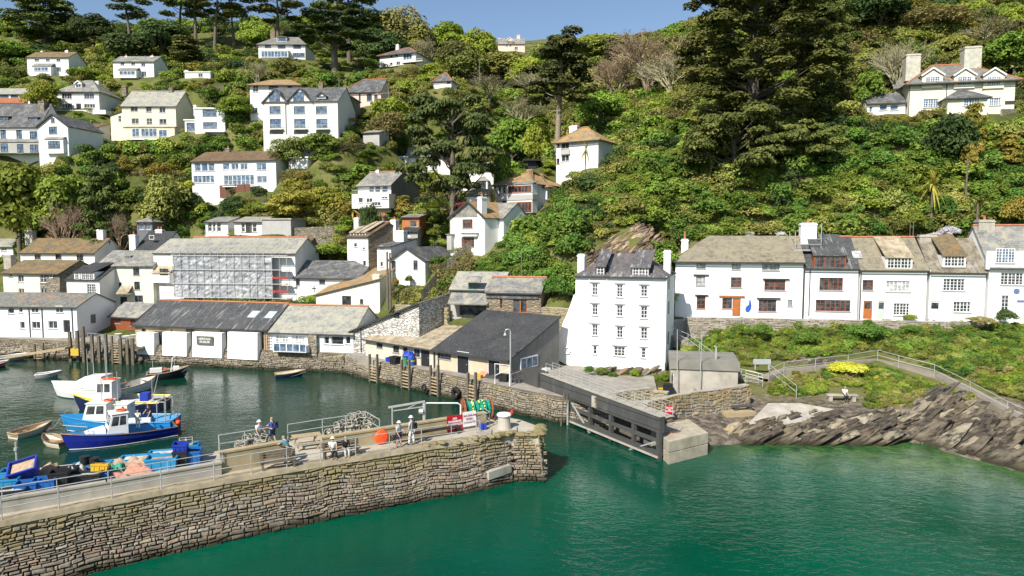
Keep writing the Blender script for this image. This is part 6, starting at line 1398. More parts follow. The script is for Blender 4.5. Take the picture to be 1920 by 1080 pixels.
rnd = random.Random(5); zone = [(1345, 815), (1380, 804), (1480, 800), (1560, 800), (1640, 786), (1700, 770), (1740, 752), (1775, 765), (1800, 806), (1870, 825), (1920, 850), (2060, 895)]
zx = [a for a, _ in zone]; zy = [b for _, b in zone]; wx = [a for a, _ in ROCKP]; wy = [b for _, b in ROCKP]
def hits(n, xa, xb, ylo, yhi, ymin=44):
    out = []
    for _ in range(n):
        px = rnd.uniform(xa, xb); a, b = ylo(px), yhi(px)
        if b <= a: continue
        py = rnd.uniform(a, b); q = ghit(px, py, ymin)
        if q and q[0] < 120: t_ = ray(px, py); out.append(Vector((t_.x*q[0]/t_.y, q[0]+.45, q[1]-.3)))
    return out
zl = lambda x: float(np.interp(x, zx, zy)); zh = lambda x: float(np.interp(x, wx, wy))+4
def rock(name, label, groups, mat, loc):
    m = MB()
    for pts, axis, L, W, T, seed, pal in groups: slabs(m, pts, axis, L, W, T, seed, pal)
    o = m.build(name, mat, off=Vector(loc)); return tag(o, label, 'rock')
H1 = hits(520, 1370, 1700, zl, zh); rock('rock_shelf', 'dark layered slate shelf sloping up to the right beneath the bench', [(H1, (.93, .12, .33), (2.2, 7.5), (.7, 1.5), (.08, .26), 3, PSEA)], SLATER, (25, 54, 0))
H2 = hits(430, 1690, 2060, zl, zh); rock('rock_headland', 'steep layered slate rocks falling to the water at the right edge', [(H2, (.80, .15, .56), (2.0, 7.0), (.7, 1.5), (.08, .3), 4, PSEA)], SLATER, (36, 51, 0))
cl_ = lambda x: float(np.interp(x, [1078, 1100, 1150, 1200, 1250], [525, 480, 440, 418, 440])); ch_ = lambda x: float(np.interp(x, [1078, 1100, 1250], [545, 520, 500]))
H3 = [p for p in hits(480, 1080, 1252, cl_, ch_, 74) if p.y < 92]; rock('cliff_rock', 'brown layered cliff behind the tall white warehouse', [(H3, (.75, .3, .58), (1.2, 4.0), (.7, 1.6), (.15, .6), 5, PCL)], CLIFFR, (12, 84, 16))
H4 = hits(26, 1000, 1032, lambda x: 372-(x-1000)*.5, lambda x: 402, 95); rock('rock_outcrop', 'grey upright rock beside the bay fronted house', [(H4, (.5, .2, .85), (1, 3), (.6, 1.4), (.2, .5), 6, PSEA)], CLIFFR, (4, 103, 20))
H5 = [PY(x, y, Y) for x, y, Y in [(1125+i*3.2, 702-6*math.sin(i*1.3)+(i % 3)*4, 67.5+(i % 4)*.4) for i in range(34)]]; rock('rock_outcrop', 'tilted grey rocks in front of the white warehouse foot', [(H5, (.8, .2, .5), (1, 2.6), (.5, 1.1), (.15, .5), 7, PCL+PSEA)], CLIFFR, (8, 66, 2))
H6 = hits(60, 1250, 1310, lambda x: 640, lambda x: 678, 66); H9 = hits(90, 1440, 1550, lambda x: 650-(x-1440)*.02, lambda x: 690, 66); rock('rock_outcrop', 'long tilted slate slab outcrop below the ivy of the street wall', [(H9, (.86, .2, .42), (1, 4), (.6, 1.4), (.08, .3), 18, PSEA)], CLIFFR, (27, 70, 4)); rock('rock_outcrop', 'grey slate ledges beside the stone steps right of the white warehouse', [(H6, (.86, .2, .42), (1, 3), (.6, 1.4), (.1, .35), 8, PSEA)], CLIFFR, (22, 71, 4))
H7 = hits(120, 1700, 1790, lambda x: 612, lambda x: 640, 66); rock('rock_outcrop', 'pale broken rocks under the right end of the street wall', [(H7, (.8, .2, .4), (.8, 2), (.5, 1.2), (.1, .4), 9, PSEA)], CLIFFR, (42, 71, 4))
H8 = [PZ(x, y, z) for x, y, z in ((1352, 812, .1), (1364, 818, .1), (1385, 822, .1), (1400, 800, .5), (1345, 806, .1), (1410, 812, .3), (1378, 806, .5))]
m = MB(); slabs(m, H8, (.5, .2, .5), (1.0, 2.0), (.7, 1.2), (.5, 1.0), 12, [(.42, .33, .2), (.36, .3, .2)]); tag(m.build('fallen_blocks', CLIFFR, off=H8[0]), 'tan fallen stone blocks at the water edge beside the concrete seat', 'rocks')
# ------------------------------------------------------------------ walls, steps, path, railings
def stone_wall(name, label, pts, zb, zt, bat, seed, mat=None, rows=(.14, .28), pal=PAL_QUAY, thick=.5, cap=True, cat='wall'):
    root = thing(name, label, cat, (pts[0][0], pts[0][1], zb)); off = root.location.copy(); m = MB(); c = MB()
    for i in range(len(pts)-1):
        a, b = Vector(pts[i][:2]), Vector(pts[i+1][:2]); u = (b-a).normalized(); n = Vector((u.y, -u.x)); rubble(m, a, b, zb, zt, bat, rows, .22, .6, pal, seed+i, dep=.12)
        q = a-n*(bat+thick); r = b-n*(bat+thick)
        c.add([(a.x, a.y, zb), (b.x, b.y, zb), (b.x-n.x*bat, b.y-n.y*bat, zt), (a.x-n.x*bat, a.y-n.y*bat, zt), (q.x, q.y, zb), (r.x, r.y, zb), (r.x, r.y, zt), (q.x, q.y, zt)], [(0, 1, 2, 3), (3, 2, 6, 7), (7, 6, 5, 4), (0, 3, 7, 4), (1, 5, 6, 2)])
    c.build('core', CONC if cap else MORT, root, off=off); m.build('stone_facing', mat or QUAYM, root, off=off); return root
STM = tintmat('street_wall_stone', nscale=5, amt=.3, moss=None)
P = [PY(1288, 600, 76.8), PY(1420, 600, 75.8), PY(1560, 602, 74.6), PY(1700, 604, 73.4), PY(1800, 606, 72.8), PY(1850, 606, 72.4)]
stone_wall('street_wall', 'long grey rubble retaining wall below the white terrace street', P, 3.6, 6.75, .35, 200, STM, (.16, .3), [(.30, .28, .23), (.36, .33, .28), (.24, .22, .19), (.4, .37, .31), (.28, .24, .18)])
m = MB(); fr = [(p.x, p.y+.8) for p in P]+[(PY(2000, 600, 71).x, 71.5)]; bk = [(PY(2000, 600, 73.5).x, 74), (PY(1740, 600, 75.5).x, 77.2), (PY(1500, 600, 77.4).x, 78.4), (PY(1262, 600, 80).x, 80.5), (PY(1262, 600, 77).x, 77.3)]
m.prism(fr+bk, 4.0, 6.3); tag(m.build('street', CONC), kind='structure')
Q = [PZ(1220, 756, 3.0), PZ(1262, 746, 3.0), PZ(1302, 738, 3.0), PZ(1359, 730, 3.0), PZ(1410, 722, 3.0)]
stone_wall('sea_wall', 'curved rubble sea wall with orange edged top beside the gate pier', Q, -.4, 3.0, .3, 220, tintmat('sea_wall_stone', nscale=4, weed=(.05, .045, .03), moss=(.3, .22, .1)), (.18, .34), PAL_QUAY)
Q = [PZ(1118, 765, 2.2), PZ(1180, 752, 2.2), PZ(1222, 748, 2.2)]
stone_wall('yard_wall', 'low rubble wall behind the gate walkway', Q, 2.2, 3.1, .05, 230, None, (.15, .28)); 
Q = [PZ(1222, 757, 2.2), PZ(1250, 760, 2.2)]; stone_wall('yard_pier', 'square rubble pier at the end of the low yard wall', Q, 2.2, 3.2, .03, 233, None, (.15, .25), thick=.8)
m = MB(); a = PZ(1238, 775, 2.6); m.box(-.02, -.5, 0, .02, .02, .02); sg = thing('warning_sign', 'small red warning sign with white lettering on the sea wall', 'sign', PY(1255, 775, 53.9))
m = MB(); m.box(-.3, -.03, 0, .3, 0, .62); m.build('panel', paint('sign_red', (.5, .02, .03), .5), sg)
SWHITE = paint('sign_white', (.85, .85, .85), .5)
text_obj('DANGER\nNO\nSWIMMING', .13, SWHITE, sg, (0, -.035, .31), (PI/2, 0, 0), bold=.004)
# walls on the lanes
P = [PY(741, 578, 83), PY(800, 586, 80.5), PY(838, 596, 79)]; stone_wall('lane_wall', 'low dry rubble wall above the brown loft roof', P, 5.3, 7.6, .1, 240, None, (.18, .3))
P = [PY(1012, 600, 76), PY(1062, 604, 73.5)]; stone_wall('lane_wall', 'rubble wall between the stone garage and the white buttress', P, 2.0, 8.0, .2, 244, None, (.2, .34), thick=1.2)
P = [PY(790, 560, 88), PY(838, 500, 92), PY(900, 448, 95), PY(958, 408, 99)]
root = thing('path_wall', 'dark stone wall and steps climbing diagonally beside the ivy bank', 'wall', P[0]); m = MB()
for a, b in zip(P, P[1:]):
    a_ = a-P[0]; b_ = b-P[0]; m.add([(a_.x, a_.y, a_.z-2.5), (b_.x, b_.y, b_.z-2.5), (b_.x, b_.y, b_.z+.9), (a_.x, a_.y, a_.z+.9), (a_.x, a_.y+.5, a_.z-2.5), (b_.x, b_.y+.5, b_.z-2.5), (b_.x, b_.y+.5, b_.z+.9), (a_.x, a_.y+.5, a_.z+.9)], [(0, 1, 2, 3), (3, 2, 6, 7), (7, 6, 5, 4), (0, 3, 7, 4), (1, 5, 6, 2)])
m.build('wall', STONE, root)
for px0, px1, py_, Y_, h_, lab in ((690, 745, 566, 90, 1.3, 'short rubble wall under the black verged cottage'), (545, 650, 446, 106, 1.5, 'long pale terrace wall right of the wrapped building'), (300, 420, 172, 160, 1.2, 'grey timber terrace fence on the upper left slope'), (165, 215, 444, 112, 1.2, 'long low stone garden wall above the mossy roof'), (375, 470, 364, 118, 1.3, 'red brown close boarded fence below the long white house'), (245, 300, 330, 120, 1.2, 'weathered timber terrace frame on the left garden slope'), (1700, 1800, 438, 76, .6, 'low stone garden wall behind the lilac flowers'), (1880, 1990, 222, 92, 1.0, 'stone terrace wall below the right end of the villa')):
    q0 = ghit(px0, py_, Y_); q1 = ghit(px1, py_, Y_)
    if not q0 or not q1: continue
    r0 = ray(px0, py_); r1 = ray(px1, py_); a = Vector((r0.x*q0[0]/r0.y, q0[0], q0[1])); b = Vector((r1.x*q1[0]/r1.y, q1[0], q1[1])); 
    if abs(b.y-a.y) > 8: b.y = a.y+(8 if b.y > a.y else -8)
    d = b-a; fence = 'fence' in lab or 'timber' in lab
    root = thing('fence' if fence else 'garden_wall', lab, 'fence' if fence else 'wall', a, math.atan2(d.y, d.x)); L_ = math.hypot(d.x, d.y); m = MB(); sl = d.z/L_
    mt = paint('red_brown_fence', (.2, .09, .06), .9, .3, 4) if 'red brown' in lab else (WOODG if fence else (WHITE if 'white' in lab else STONE))
    if fence:
        n_ = int(L_/.16)
        for i in range(n_): z = i*.16*sl; m.box(i*.16, 0, z-1.0, i*.16+.13, .03, z+h_*(1+.03*((i*7) % 3-1)))
        m.build('boards', mt, root); m = MB()
        for i in range(int(L_/2.2)+1): z = i*2.2*sl; m.box(i*2.2, -.1, z-1, i*2.2+.1, -.005, z+h_+.15)
        m.build('posts', WOODG, root)
    else:
        m.add([(0, 0, -1.5), (L_, 0, d.z-1.5), (L_, 0, d.z+h_), (0, 0, h_), (0, .35, -1.5), (L_, .35, d.z-1.5), (L_, .35, d.z+h_), (0, .35, h_)], [(0, 1, 2, 3), (3, 2, 6, 7), (7, 6, 5, 4), (0, 3, 7, 4), (1, 5, 6, 2)]); m.build('wall', mt, root)
PATH = [PY(1430, 712, 64.8), PY(1460, 698, 66.5), PY(1520, 691, 67.3), PY(1580, 684, 68.6), PY(1640, 674, 70.2), PY(1690, 686, 68.2), PY(1760, 704, 65.5), PY(1830, 738, 61.4), PY(1900, 776, 57.4), PY(1970, 808, 54.6), PY(2060, 850, 51.5)]
def ribbon(name, P, w, mat, lift=.05, th=.5):
    m = MB(); n = len(P)
    for i in range(n):
        a = P[max(0, i-1)]; b = P[min(n-1, i+1)]; u = Vector((b.x-a.x, b.y-a.y, 0)).normalized(); q = Vector((u.y, -u.x, 0))*w/2
        for s_, dz in ((1, -th), (1, lift), (-1, lift), (-1, -th)): p = P[i]+q*s_; m.v.append((p.x, p.y, P[i].z+dz))
    for i in range(n-1):
        for j in range(3): m.f.append((i*4+j, i*4+j+1, i*4+5+j, i*4+4+j)); m.m.append(0); m.c.append((1, 1, 1))
    return m.build(name, mat)
tag(ribbon('coast_path', PATH, 1.15, paint('worn_path', (.27, .24, .19), .9, .2, 1.5, (.2, .17, .12), .5), .14), kind='structure')
def railing(name, label, pts, h=1.05, sp=2.6, rails=(1.0, .52), r=.028, mat=METALG, cat='railing', ends=True):
    root = thing(name, label, cat, pts[0]); o0 = Vector(pts[0]); m = MB()
    for f in rails: m.tube([Vector(p)-o0+Vector((0, 0, h*f)) for p in pts], r, 6)
    m.build('rails', mat, root); pm = MB(); pm.tube([(0, 0, -.15), (0, 0, h)], r*1.05, 6); me = pm.mesh('post', mat)
    for i in range(len(pts)-1):
        a, b = Vector(pts[i]), Vector(pts[i+1]); k = max(1, round((b-a).length/sp))
        for j in range(k+(1 if i == len(pts)-2 else 0)):
            o = bpy.data.objects.new('post', me); COL.objects.link(o); o.parent = root; o.location = a.lerp(b, j/k)-o0
    return root
def side(P, d):
    out = []
    for i in range(len(P)):
        a = P[max(0, i-1)]; b = P[min(len(P)-1, i+1)]; u = Vector((b.x-a.x, b.y-a.y, 0)).normalized(); out.append(P[i]+Vector((u.y, -u.x, 0))*d)
    return out
railing('path_railing', 'long galvanised railing following the coast path up and over the headland', side(PATH, .65)[:-1], 1.1, 3.0)
ST = [PY(1262, 628, 75.5), PY(1300, 645, 73.0), PY(1345, 678, 69.5), PY(1400, 712, 65.8), PY(1428, 718, 64.8)]
root = thing('stone_steps', 'flight of worn stone steps from the street down towards the concrete store', 'steps', ST[0]); m = MB(); k = 0
for a, b in zip(ST, ST[1:]):
    n_ = max(2, int(abs(b.z-a.z)/.2)+1); u = Vector((b.x-a.x, b.y-a.y, 0)).normalized(); q = Vector((u.y, -u.x, 0))
    for i in range(n_):
        p = a.lerp(b, (i+.5)/n_)-ST[0]; l = (b-a).length/n_/2+.08; A = [p+u*l+q*.7, p-u*l+q*.7, p-u*l-q*.7, p+u*l-q*.7]; m.prism([(v.x, v.y) for v in A], p.z-1.0, p.z+.08)
m.build('treads', paint('worn_stone', (.33, .30, .25), .9, .25, 2, (.18, .16, .12), .5), root)
railing('step_railing', 'galvanised handrail running down beside the stone steps', side(ST, .75), 1.1, 2.6)
railing('step_railing', 'short bent handrail dropping from the path to the rock platform', [PY(1443, 708, 64.5), PY(1493, 748, 60.5)], 1.2, 3.0)
railing('gate_railing', 'small white gate railing at the foot of the steps', [PY(1398, 714, 64.0), PY(1430, 722, 63.0)], 1.0, 1.2, (1, .7, .4))
for px, y0, y1, Y, lab in ((1270, 618, 741, 61.6, 'tall thin pole standing in front of the concrete store'), (1312, 626, 738, 61.2, 'slanting thin pole right of the first one at the concrete store'), (1410, 330-20, 362, 92, 'unused')):
    if lab == 'unused': continue
    a = PY(px, y1, Y); b = PY(px+(4 if 'slant' in lab else 0), y0, Y); m = MB(); m.tube([(0, 0, -.3), tuple(b-a)], [.045, .035], 7); m.lathe([(.09, -.05), (.09, .05)], (0, 0, 0), 8); o = m.build('flagpole', METALG); o.location = a; tag(o, lab, 'pole')
def pole(px, y1, y0, Y, lab, r=.14, arm=False, name='utility_pole'):
    a = PY(px, y1, Y); b = PY(px, y0, Y); m = MB(); m.tube([(0, 0, -1.5), (0, 0, (b-a).z)], [r, r*.75], 8)
    if arm: m.bar((-.7, 0, (b-a).z-.6), (.7, 0, (b-a).z-.6), .1)
    o = m.build(name, WOODG); o.location = a; tag(o, lab, 'pole')
for a in ((727, 560, 472, 91, 'thick double timber pole in front of the white cottage gable', .17), (732, 560, 474, 90.8, 'second timber pole tight beside the thick one', .16), (1122, 262, 203, 128, 'pale pole among the trees right of the tower house', .14), (978, 512, 470, 83, 'thin pole rising from the ivy bank behind the stone garage', .09), (712, 162, 128, 165, 'pole with cross arm above the pink house', .14, True), (636, 165, 145, 160, 'short pole above the slate outbuilding', .13, True), (1846, 30, 5, 150, 'pole at the top edge above the villa', .16), (1812, 345, 300, 88, 'timber pole on the slope above the end terrace', .13), (1832, 412, 382, 80, 'short post in the garden above the terrace', .12), (1706, 440, 416, 82, 'left slim post of a pair above the tan roof', .05), (1712, 440, 414, 82, 'right slim post of a pair above the tan roof', .06), (899, 140, 110, 170, 'pole below the yellow green skyline tree', .14)): pole(*a)
for a, b, lab in ((PY(712, 132, 165), PY(636, 148, 160), 'thin overhead wire between the poles above the pink house'), (PY(727, 474, 91), PY(589, 492, 99), 'thin overhead wire from the double pole to the chapel roof'), (PY(732, 475, 91), PY(760, 463, 97), 'short overhead wire from the double pole to the black verged cottage')):
    m = MB(); d_ = b-a; m.tube([Vector((0, 0, 0))]+[d_*q-Vector((0, 0, 1.2*q*(1-q)*4*.5)) for q in (.25, .5, .75, 1)], .02, 4); o = m.build('overhead_wire', FBLACK); o.location = a; tag(o, lab, 'wire')
# slab sign on the bank, benches
m = MB(); m.box(-.85, 0, 0, .85, .1, .5); m.box(-.7, .02, -.5, -.6, .1, 0); m.box(.6, .02, -.5, .7, .1, 0); o = m.build('notice_board', paint('pale_board', (.36, .38, .39), .6)); o.location = PY(1429, 683, 66.2); tag(o, 'pale horizontal board in the greenery above the steps', 'notice board')
def bench(name, label, loc, rz, L_=2.0, mat=WOODG, back=True, legm=None, thick=.06, cat='bench'):
    r = thing(name, label, cat, loc, rz); m = MB()
    for i in range(4): m.box(0, .04+i*.12, .43, L_, .14+i*.12, .43+thick)
    m.build('seat', mat, r)
    if back:
        m = MB()
        for i in range(3): m.box(0, .52+i*.03, .58+i*.13, L_, .56+i*.03, .68+i*.13)
        m.build('backrest', mat, r)
    for x in (.08, L_-.18):
        m = MB(); m.box(x, .06, 0, x+.1, .14, .43); m.box(x, .42, 0, x+.1, .52, .43 if not back else .95); m.build('leg', legm or mat, r)
    return r
def slab_bench(label, loc, rz, L_, mat):
    r = thing('stone_bench', label, 'bench', loc, rz); m = MB(); m.box(0, 0, .4, L_, .45, .52); m.build('seat', mat, r)
    for x in (.15, L_-.45): m = MB(); m.box(x, .05, -.1, x+.3, .4, .4); m.build('leg', mat, r)
    return r
BN = PY(1552, 751, 59.6); slab_bench('long pale slab bench on the headland under the yellow flowers', BN, -.05, 2.6, CONC)
slab_bench('dark slab bench on the concrete platform by the sea wall', PY(1376, 774, 57.4), .25, 1.9, GATEM)
m = MB(); a = PY(1362, 792, 56.6); m.box(0, 0, -.9, 2.7, 1.9, .75); m.box(1.2, -.7, -.9, 2.9, 0, .1); m.box(2.9, -.6, -.9, 4.2, 1.0, -.05); o = m.build('concrete_platform', CONCY); o.location = a; o.rotation_euler = (0, 0, .2); tag(o, 'stepped tan concrete platform at the end of the sea wall', 'platform')
# smooth pale slab on the headland
pts_ = [PZ(x, y, z) for x, y, z in ((1405, 793, 1.0), (1450, 800, .8), (1545, 786, 1.0), (1575, 770, 1.35), (1500, 757, 1.75), (1440, 757, 1.8))]
m = MB(); m.v = [(p.x, p.y, p.z+.05) for p in pts_]+[(p.x, p.y, p.z-1.3) for p in pts_]; m.f = [tuple(range(6))]+[(i, 6+i, 6+(i+1) % 6, (i+1) % 6) for i in range(6)]; m.m = [0]*7; m.c = [(1, 1, 1)]*7
tag(m.build('rock_platform', paint('pale_rock', (.42, .38, .32), .9, .25, 1.2, (.25, .2, .15), .5), off=pts_[0]), 'smooth pale rock platform below the headland bench', 'rock')
# ------------------------------------------------------------------ harbour gate and its landing block
A = PY(985, 700, 64.0); B = PY(1237, 800, 47.9); A.z = B.z = 0; d = B-A; Lg = d.length; G = thing('harbour_gate', 'long dark grey steel harbour gate with lattice panel and railed walkway', 'gate', (A.x, A.y, 0), math.atan2(d.y, d.x))
T0, T1 = 3.45, 3.15
def gt(x): return T0+(T1-T0)*x/Lg
m = MB(); m.add([(0, 0, 2.25), (Lg, 0, 2.0), (Lg, 0, T1), (0, 0, T0), (0, .45, 2.25), (Lg, .45, 2.0), (Lg, .45, T1), (0, .45, T0)], [(0, 1, 2, 3), (5, 4, 7, 6), (3, 2, 6, 7), (1, 0, 4, 5), (0, 3, 7, 4), (1, 5, 6, 2)])
m.box(.0, -.06, T0-.5, Lg, -.002, T0-.44); m.box(0, -.05, 2.28, Lg, -.002, 2.34)
m.box(-.2, -.25, 2.24, 2.6, .9, T0+.12); m.build('main_beam', GATEM, G)
x0 = Lg*.40; bays = 4; m = MB()
for i in range(bays+1):
    x = x0+(Lg-.15-x0)*i/bays; m.box(x-.14, -.05, -.9, x+.14, .25, 2.02)
m.box(x0, 0, 1.25, Lg, .2, 1.5); m.box(x0, -.12, .35, Lg, .3, .6)
m.build('lattice', GATEM, G)
m = MB(); m.box(x0-.1, -.2, .22, Lg, -.08, .36); m.build('walkway_plank', CONC, G)
m = MB(); m.bar((x0+.3, -.07, 1.9), (x0+3.4, -.07, -.4), .1); m.bar((Lg-4.2, -.07, -.5), (Lg-.4, -.07, 1.3), .1); m.build('brace', METALG, G)
m = MB(); m.add([(2.6, .46, T0-.02), (Lg+.2, .46, T1-.02), (Lg+.2, 1.25, T1-.02), (2.6, 1.25, T0-.02)], [(0, 1, 2, 3)]); m.add([(2.4, -.05, T0+.08), (Lg, -.05, T1+.02), (Lg, .35, T1+.02), (2.4, .35, T0+.08)], [(0, 1, 2, 3)]); m.build('walkway', CONC, G)
m = MB()
for y in (.5, 1.2):
    for z in (.45, .95): m.tube([(2.8, y, T0+z), (Lg, y, T1+z)], .022, 5)
    for i in range(15): x = 2.8+(Lg-2.8)*i/14; m.tube([(x, y, gt(x)), (x, y, gt(x)+.97)], .022, 5)
m.build('walkway_railing', METALG, G)
m = MB()
for x in (x0-.75, x0-.35): m.box(x, -.15, -1, x+.22, .25, 2.5)
m.build('guide_post', GATEM, G); m = MB(); m.tube([(x0+.1, -.32, -1), (x0+.1, -.32, 2.1)], .09, 8); m.build('guide_tube', METALG, G)
for px, y0, y1, Y, lab in ((1050, 755, 806, 57.6, 'slim leaning mooring pole against the quay left of the gate'),):
    a = PY(px, y1, Y-.6); b = PY(px+8, y0-20, Y-.9); m = MB(); m.tube([(0, 0, -.5), tuple(b-a)], [.07, .05], 6); o = m.build('mooring_pole', WOODG); o.location = a; tag(o, lab, 'pole')
a = PZ(1253, 871, 0); b = PZ(1327, 852, 0); c = PZ(1233, 852, 0); bk = (Vector((c.x-a.x, c.y-a.y, 0)))*1.7
LB = thing('landing_block', 'two tier concrete landing block standing in the water at the gate end', 'landing block', (a.x, a.y, 0)); P2 = [Vector((0, 0, 0)), b-a, b-a+bk, bk]
m = MB(); ins = .07; m.prism([(p.x, p.y) for p in P2], -2, .78); cen = sum((Vector(p) for p in P2), Vector())/4
m.prism([(p.x+(cen.x-p.x)*.025, p.y+(cen.y-p.y)*.025) for p in P2], .78, .83); m.prism([(p.x, p.y) for p in P2], .83, 1.62); 
blk = paint('weathered_block', (.42, .37, .28), .9, .25, 1.6, (.22, .19, .12), .6)
ob = m.build('blocks', blk, LB); bv = ob.modifiers.new('b', 'BEVEL'); bv.width = .05; bv.segments = 2
m = MB(); m.bar((.2, 1.9, 1.7), (1.3, 2.3, 1.7), .06); m.bar((.2, 1.9, 1.6), (.2, 1.9, 1.72), .06); m.bar((1.3, 2.3, 1.6), (1.3, 2.3, 1.72), .06); m.build('iron_bar', RUST, LB)
# ------------------------------------------------------------------ ladders, tyres, jetty
def ladder(label, loc, rz, H, w=.9, name='timber_ladder'):
    r = thing(name, label, 'ladder', loc, rz, 'timber ladders on the quay')
    for x in (0, w): m = MB(); m.box(x-.1, -.12, -1.5, x+.1, .1, H+.9+.15*(x > 0)); m.build('post', WOODG, r)
    for i in range(int(H/.32)): m = MB() if i == 0 else m; m.box(.1, -.06, .15+i*.32, w-.1, .06, .25+i*.32)
    m.build('rungs', WOODT, r)
    return r
for px, py, t_ in ((694, 715, 'left most of four, below the white rubble store'), (754, 727.5, 'second from left, by the blue and green barrels'), (808, 740, 'third from left, between the two tyres'), (878, 757, 'fourth from left, right of the big tyre')):
    a = PZ(px, py, 0); b = PZ(px+14, py+3.2, 0); ladder('timber quay ladder, '+t_, a, math.atan2(b.y-a.y, b.x-a.x), 2.1, (b-a).length)
for px, py, R_, lab in ((800, 733, .38, 'small black tyre hung on the quay wall between two ladders'), (859, 743, .6, 'big black tyre hung on the quay wall')):
    a = PZ(px, py+6, 0); a.z = .75; a.y -= .45; a.x -= .2; m = MB(); m.tube([(math.cos(q)*R_*.72, 0, math.sin(q)*R_*.72) for q in [2*PI*i/18 for i in range(19)]], R_*.3, 8, caps=False); o = m.build('tyre', RUBBER, smooth=True); o.location = a; o.rotation_euler = (0, 0, -.75); tag(o, lab, 'tyre')
J = thing('timber_jetty', 'weathered timber jetty with tall posts beside the waterside cottage', 'jetty', PZ(150, 668, 0)); jo = J.location.copy(); m = MB()
a = PZ(170, 640, 2.0)-jo; b = PZ(258, 655, 2.0)-jo; m.prism([(a.x, a.y), (b.x, b.y), (b.x, b.y+6), (a.x, a.y+6)], 1.75, 2.0); m.build('deck', WOODG, J)
for px, t_, y in ((133, 622, 678), (147, 620, 677), (158, 612, 679), (174, 628, 679), (187, 630, 680), (200, 626, 681), (227, 634, 682), (240, 636, 683), (250, 634, 684)):
    p = PZ(px, y, 0)-jo; h_ = PY(px, t_, p.y+jo.y).z; m = MB(); m.box(p.x-.16, p.y-.16, -1.5, p.x+.16, p.y+.16, h_); m.build('post', WOODG, J)
a = PZ(212, 682, 0); ladder('tall timber ladder at the jetty beside the museum', a, 0, 2.6, 1.0); a = PZ(66, 675, 0); ladder('timber ladder below the waterside cottage at the left', a, 0, 1.2, 1.1)
m = MB(); a = PZ(14, 670, .6); b = PZ(128, 652, 1.9); m.bar(Vector((0, 0, 0)), b-a, 1.2, .25); o = m.build('slipway_ramp', WOODT); o.location = a; tag(o, 'tan timber ramp sloping up to the jetty in front of the waterside cottage', 'ramp')
m = MB(); m.box(0, 0, 0, 1.0, .05, .9); o = m.build('marker_board', paint('marker_yellow', (.6, .42, .05), .6)); o.location = PZ(134, 680, 0)+Vector((0, -.1, .9)); tag(o, 'yellow marker board on the jetty post', 'marker'); 
railing('jetty_railing', 'white railing along the restaurant terrace above the jetty', [PZ(165, 640, 2.2), PZ(250, 650, 2.2)], 1.1, 1.6)
# ------------------------------------------------------------------ people
SKIN = paint('skin', (.55, .33, .24), .6, .08, 6)
CL = {k: paint('cloth_'+k, c, .9, .12, 5) for k, c in {'white': (.75, .75, .73), 'navy': (.02, .03, .09), 'blue': (.04, .10, .35), 'black': (.02, .02, .022), 'grey': (.25, .26, .28), 'teal': (.08, .2, .24), 'pale': (.6, .58, .52), 'straw': (.62, .52, .36), 'check': (.4, .46, .5)}.items()}
HAIRM = {'grey': paint('hair_grey', (.3, .28, .26), .8, .2, 9), 'brown': paint('hair_brown', (.10, .055, .03), .8, .2, 9), 'fair': paint('hair_fair', (.35, .24, .12), .8, .2, 9)}
def skin(name, V, E, R, mat, parent, sub=1, root=0):
    me = bpy.data.meshes.new(name); me.from_pydata([tuple(v) for v in V], E, []); me.update(); me.materials.append(mat)
    o = bpy.data.objects.new(name, me); COL.objects.link(o); o.parent = parent
    md = o.modifiers.new('skin', 'SKIN'); md.use_smooth_shade = True
    for i, r in enumerate(R): sv = me.skin_vertices[0].data[i]; sv.radius = (r, r) if not isinstance(r, tuple) else r; sv.use_root = i == root
    s = o.modifiers.new('sub', 'SUBSURF'); s.levels = s.render_levels = sub
    return o
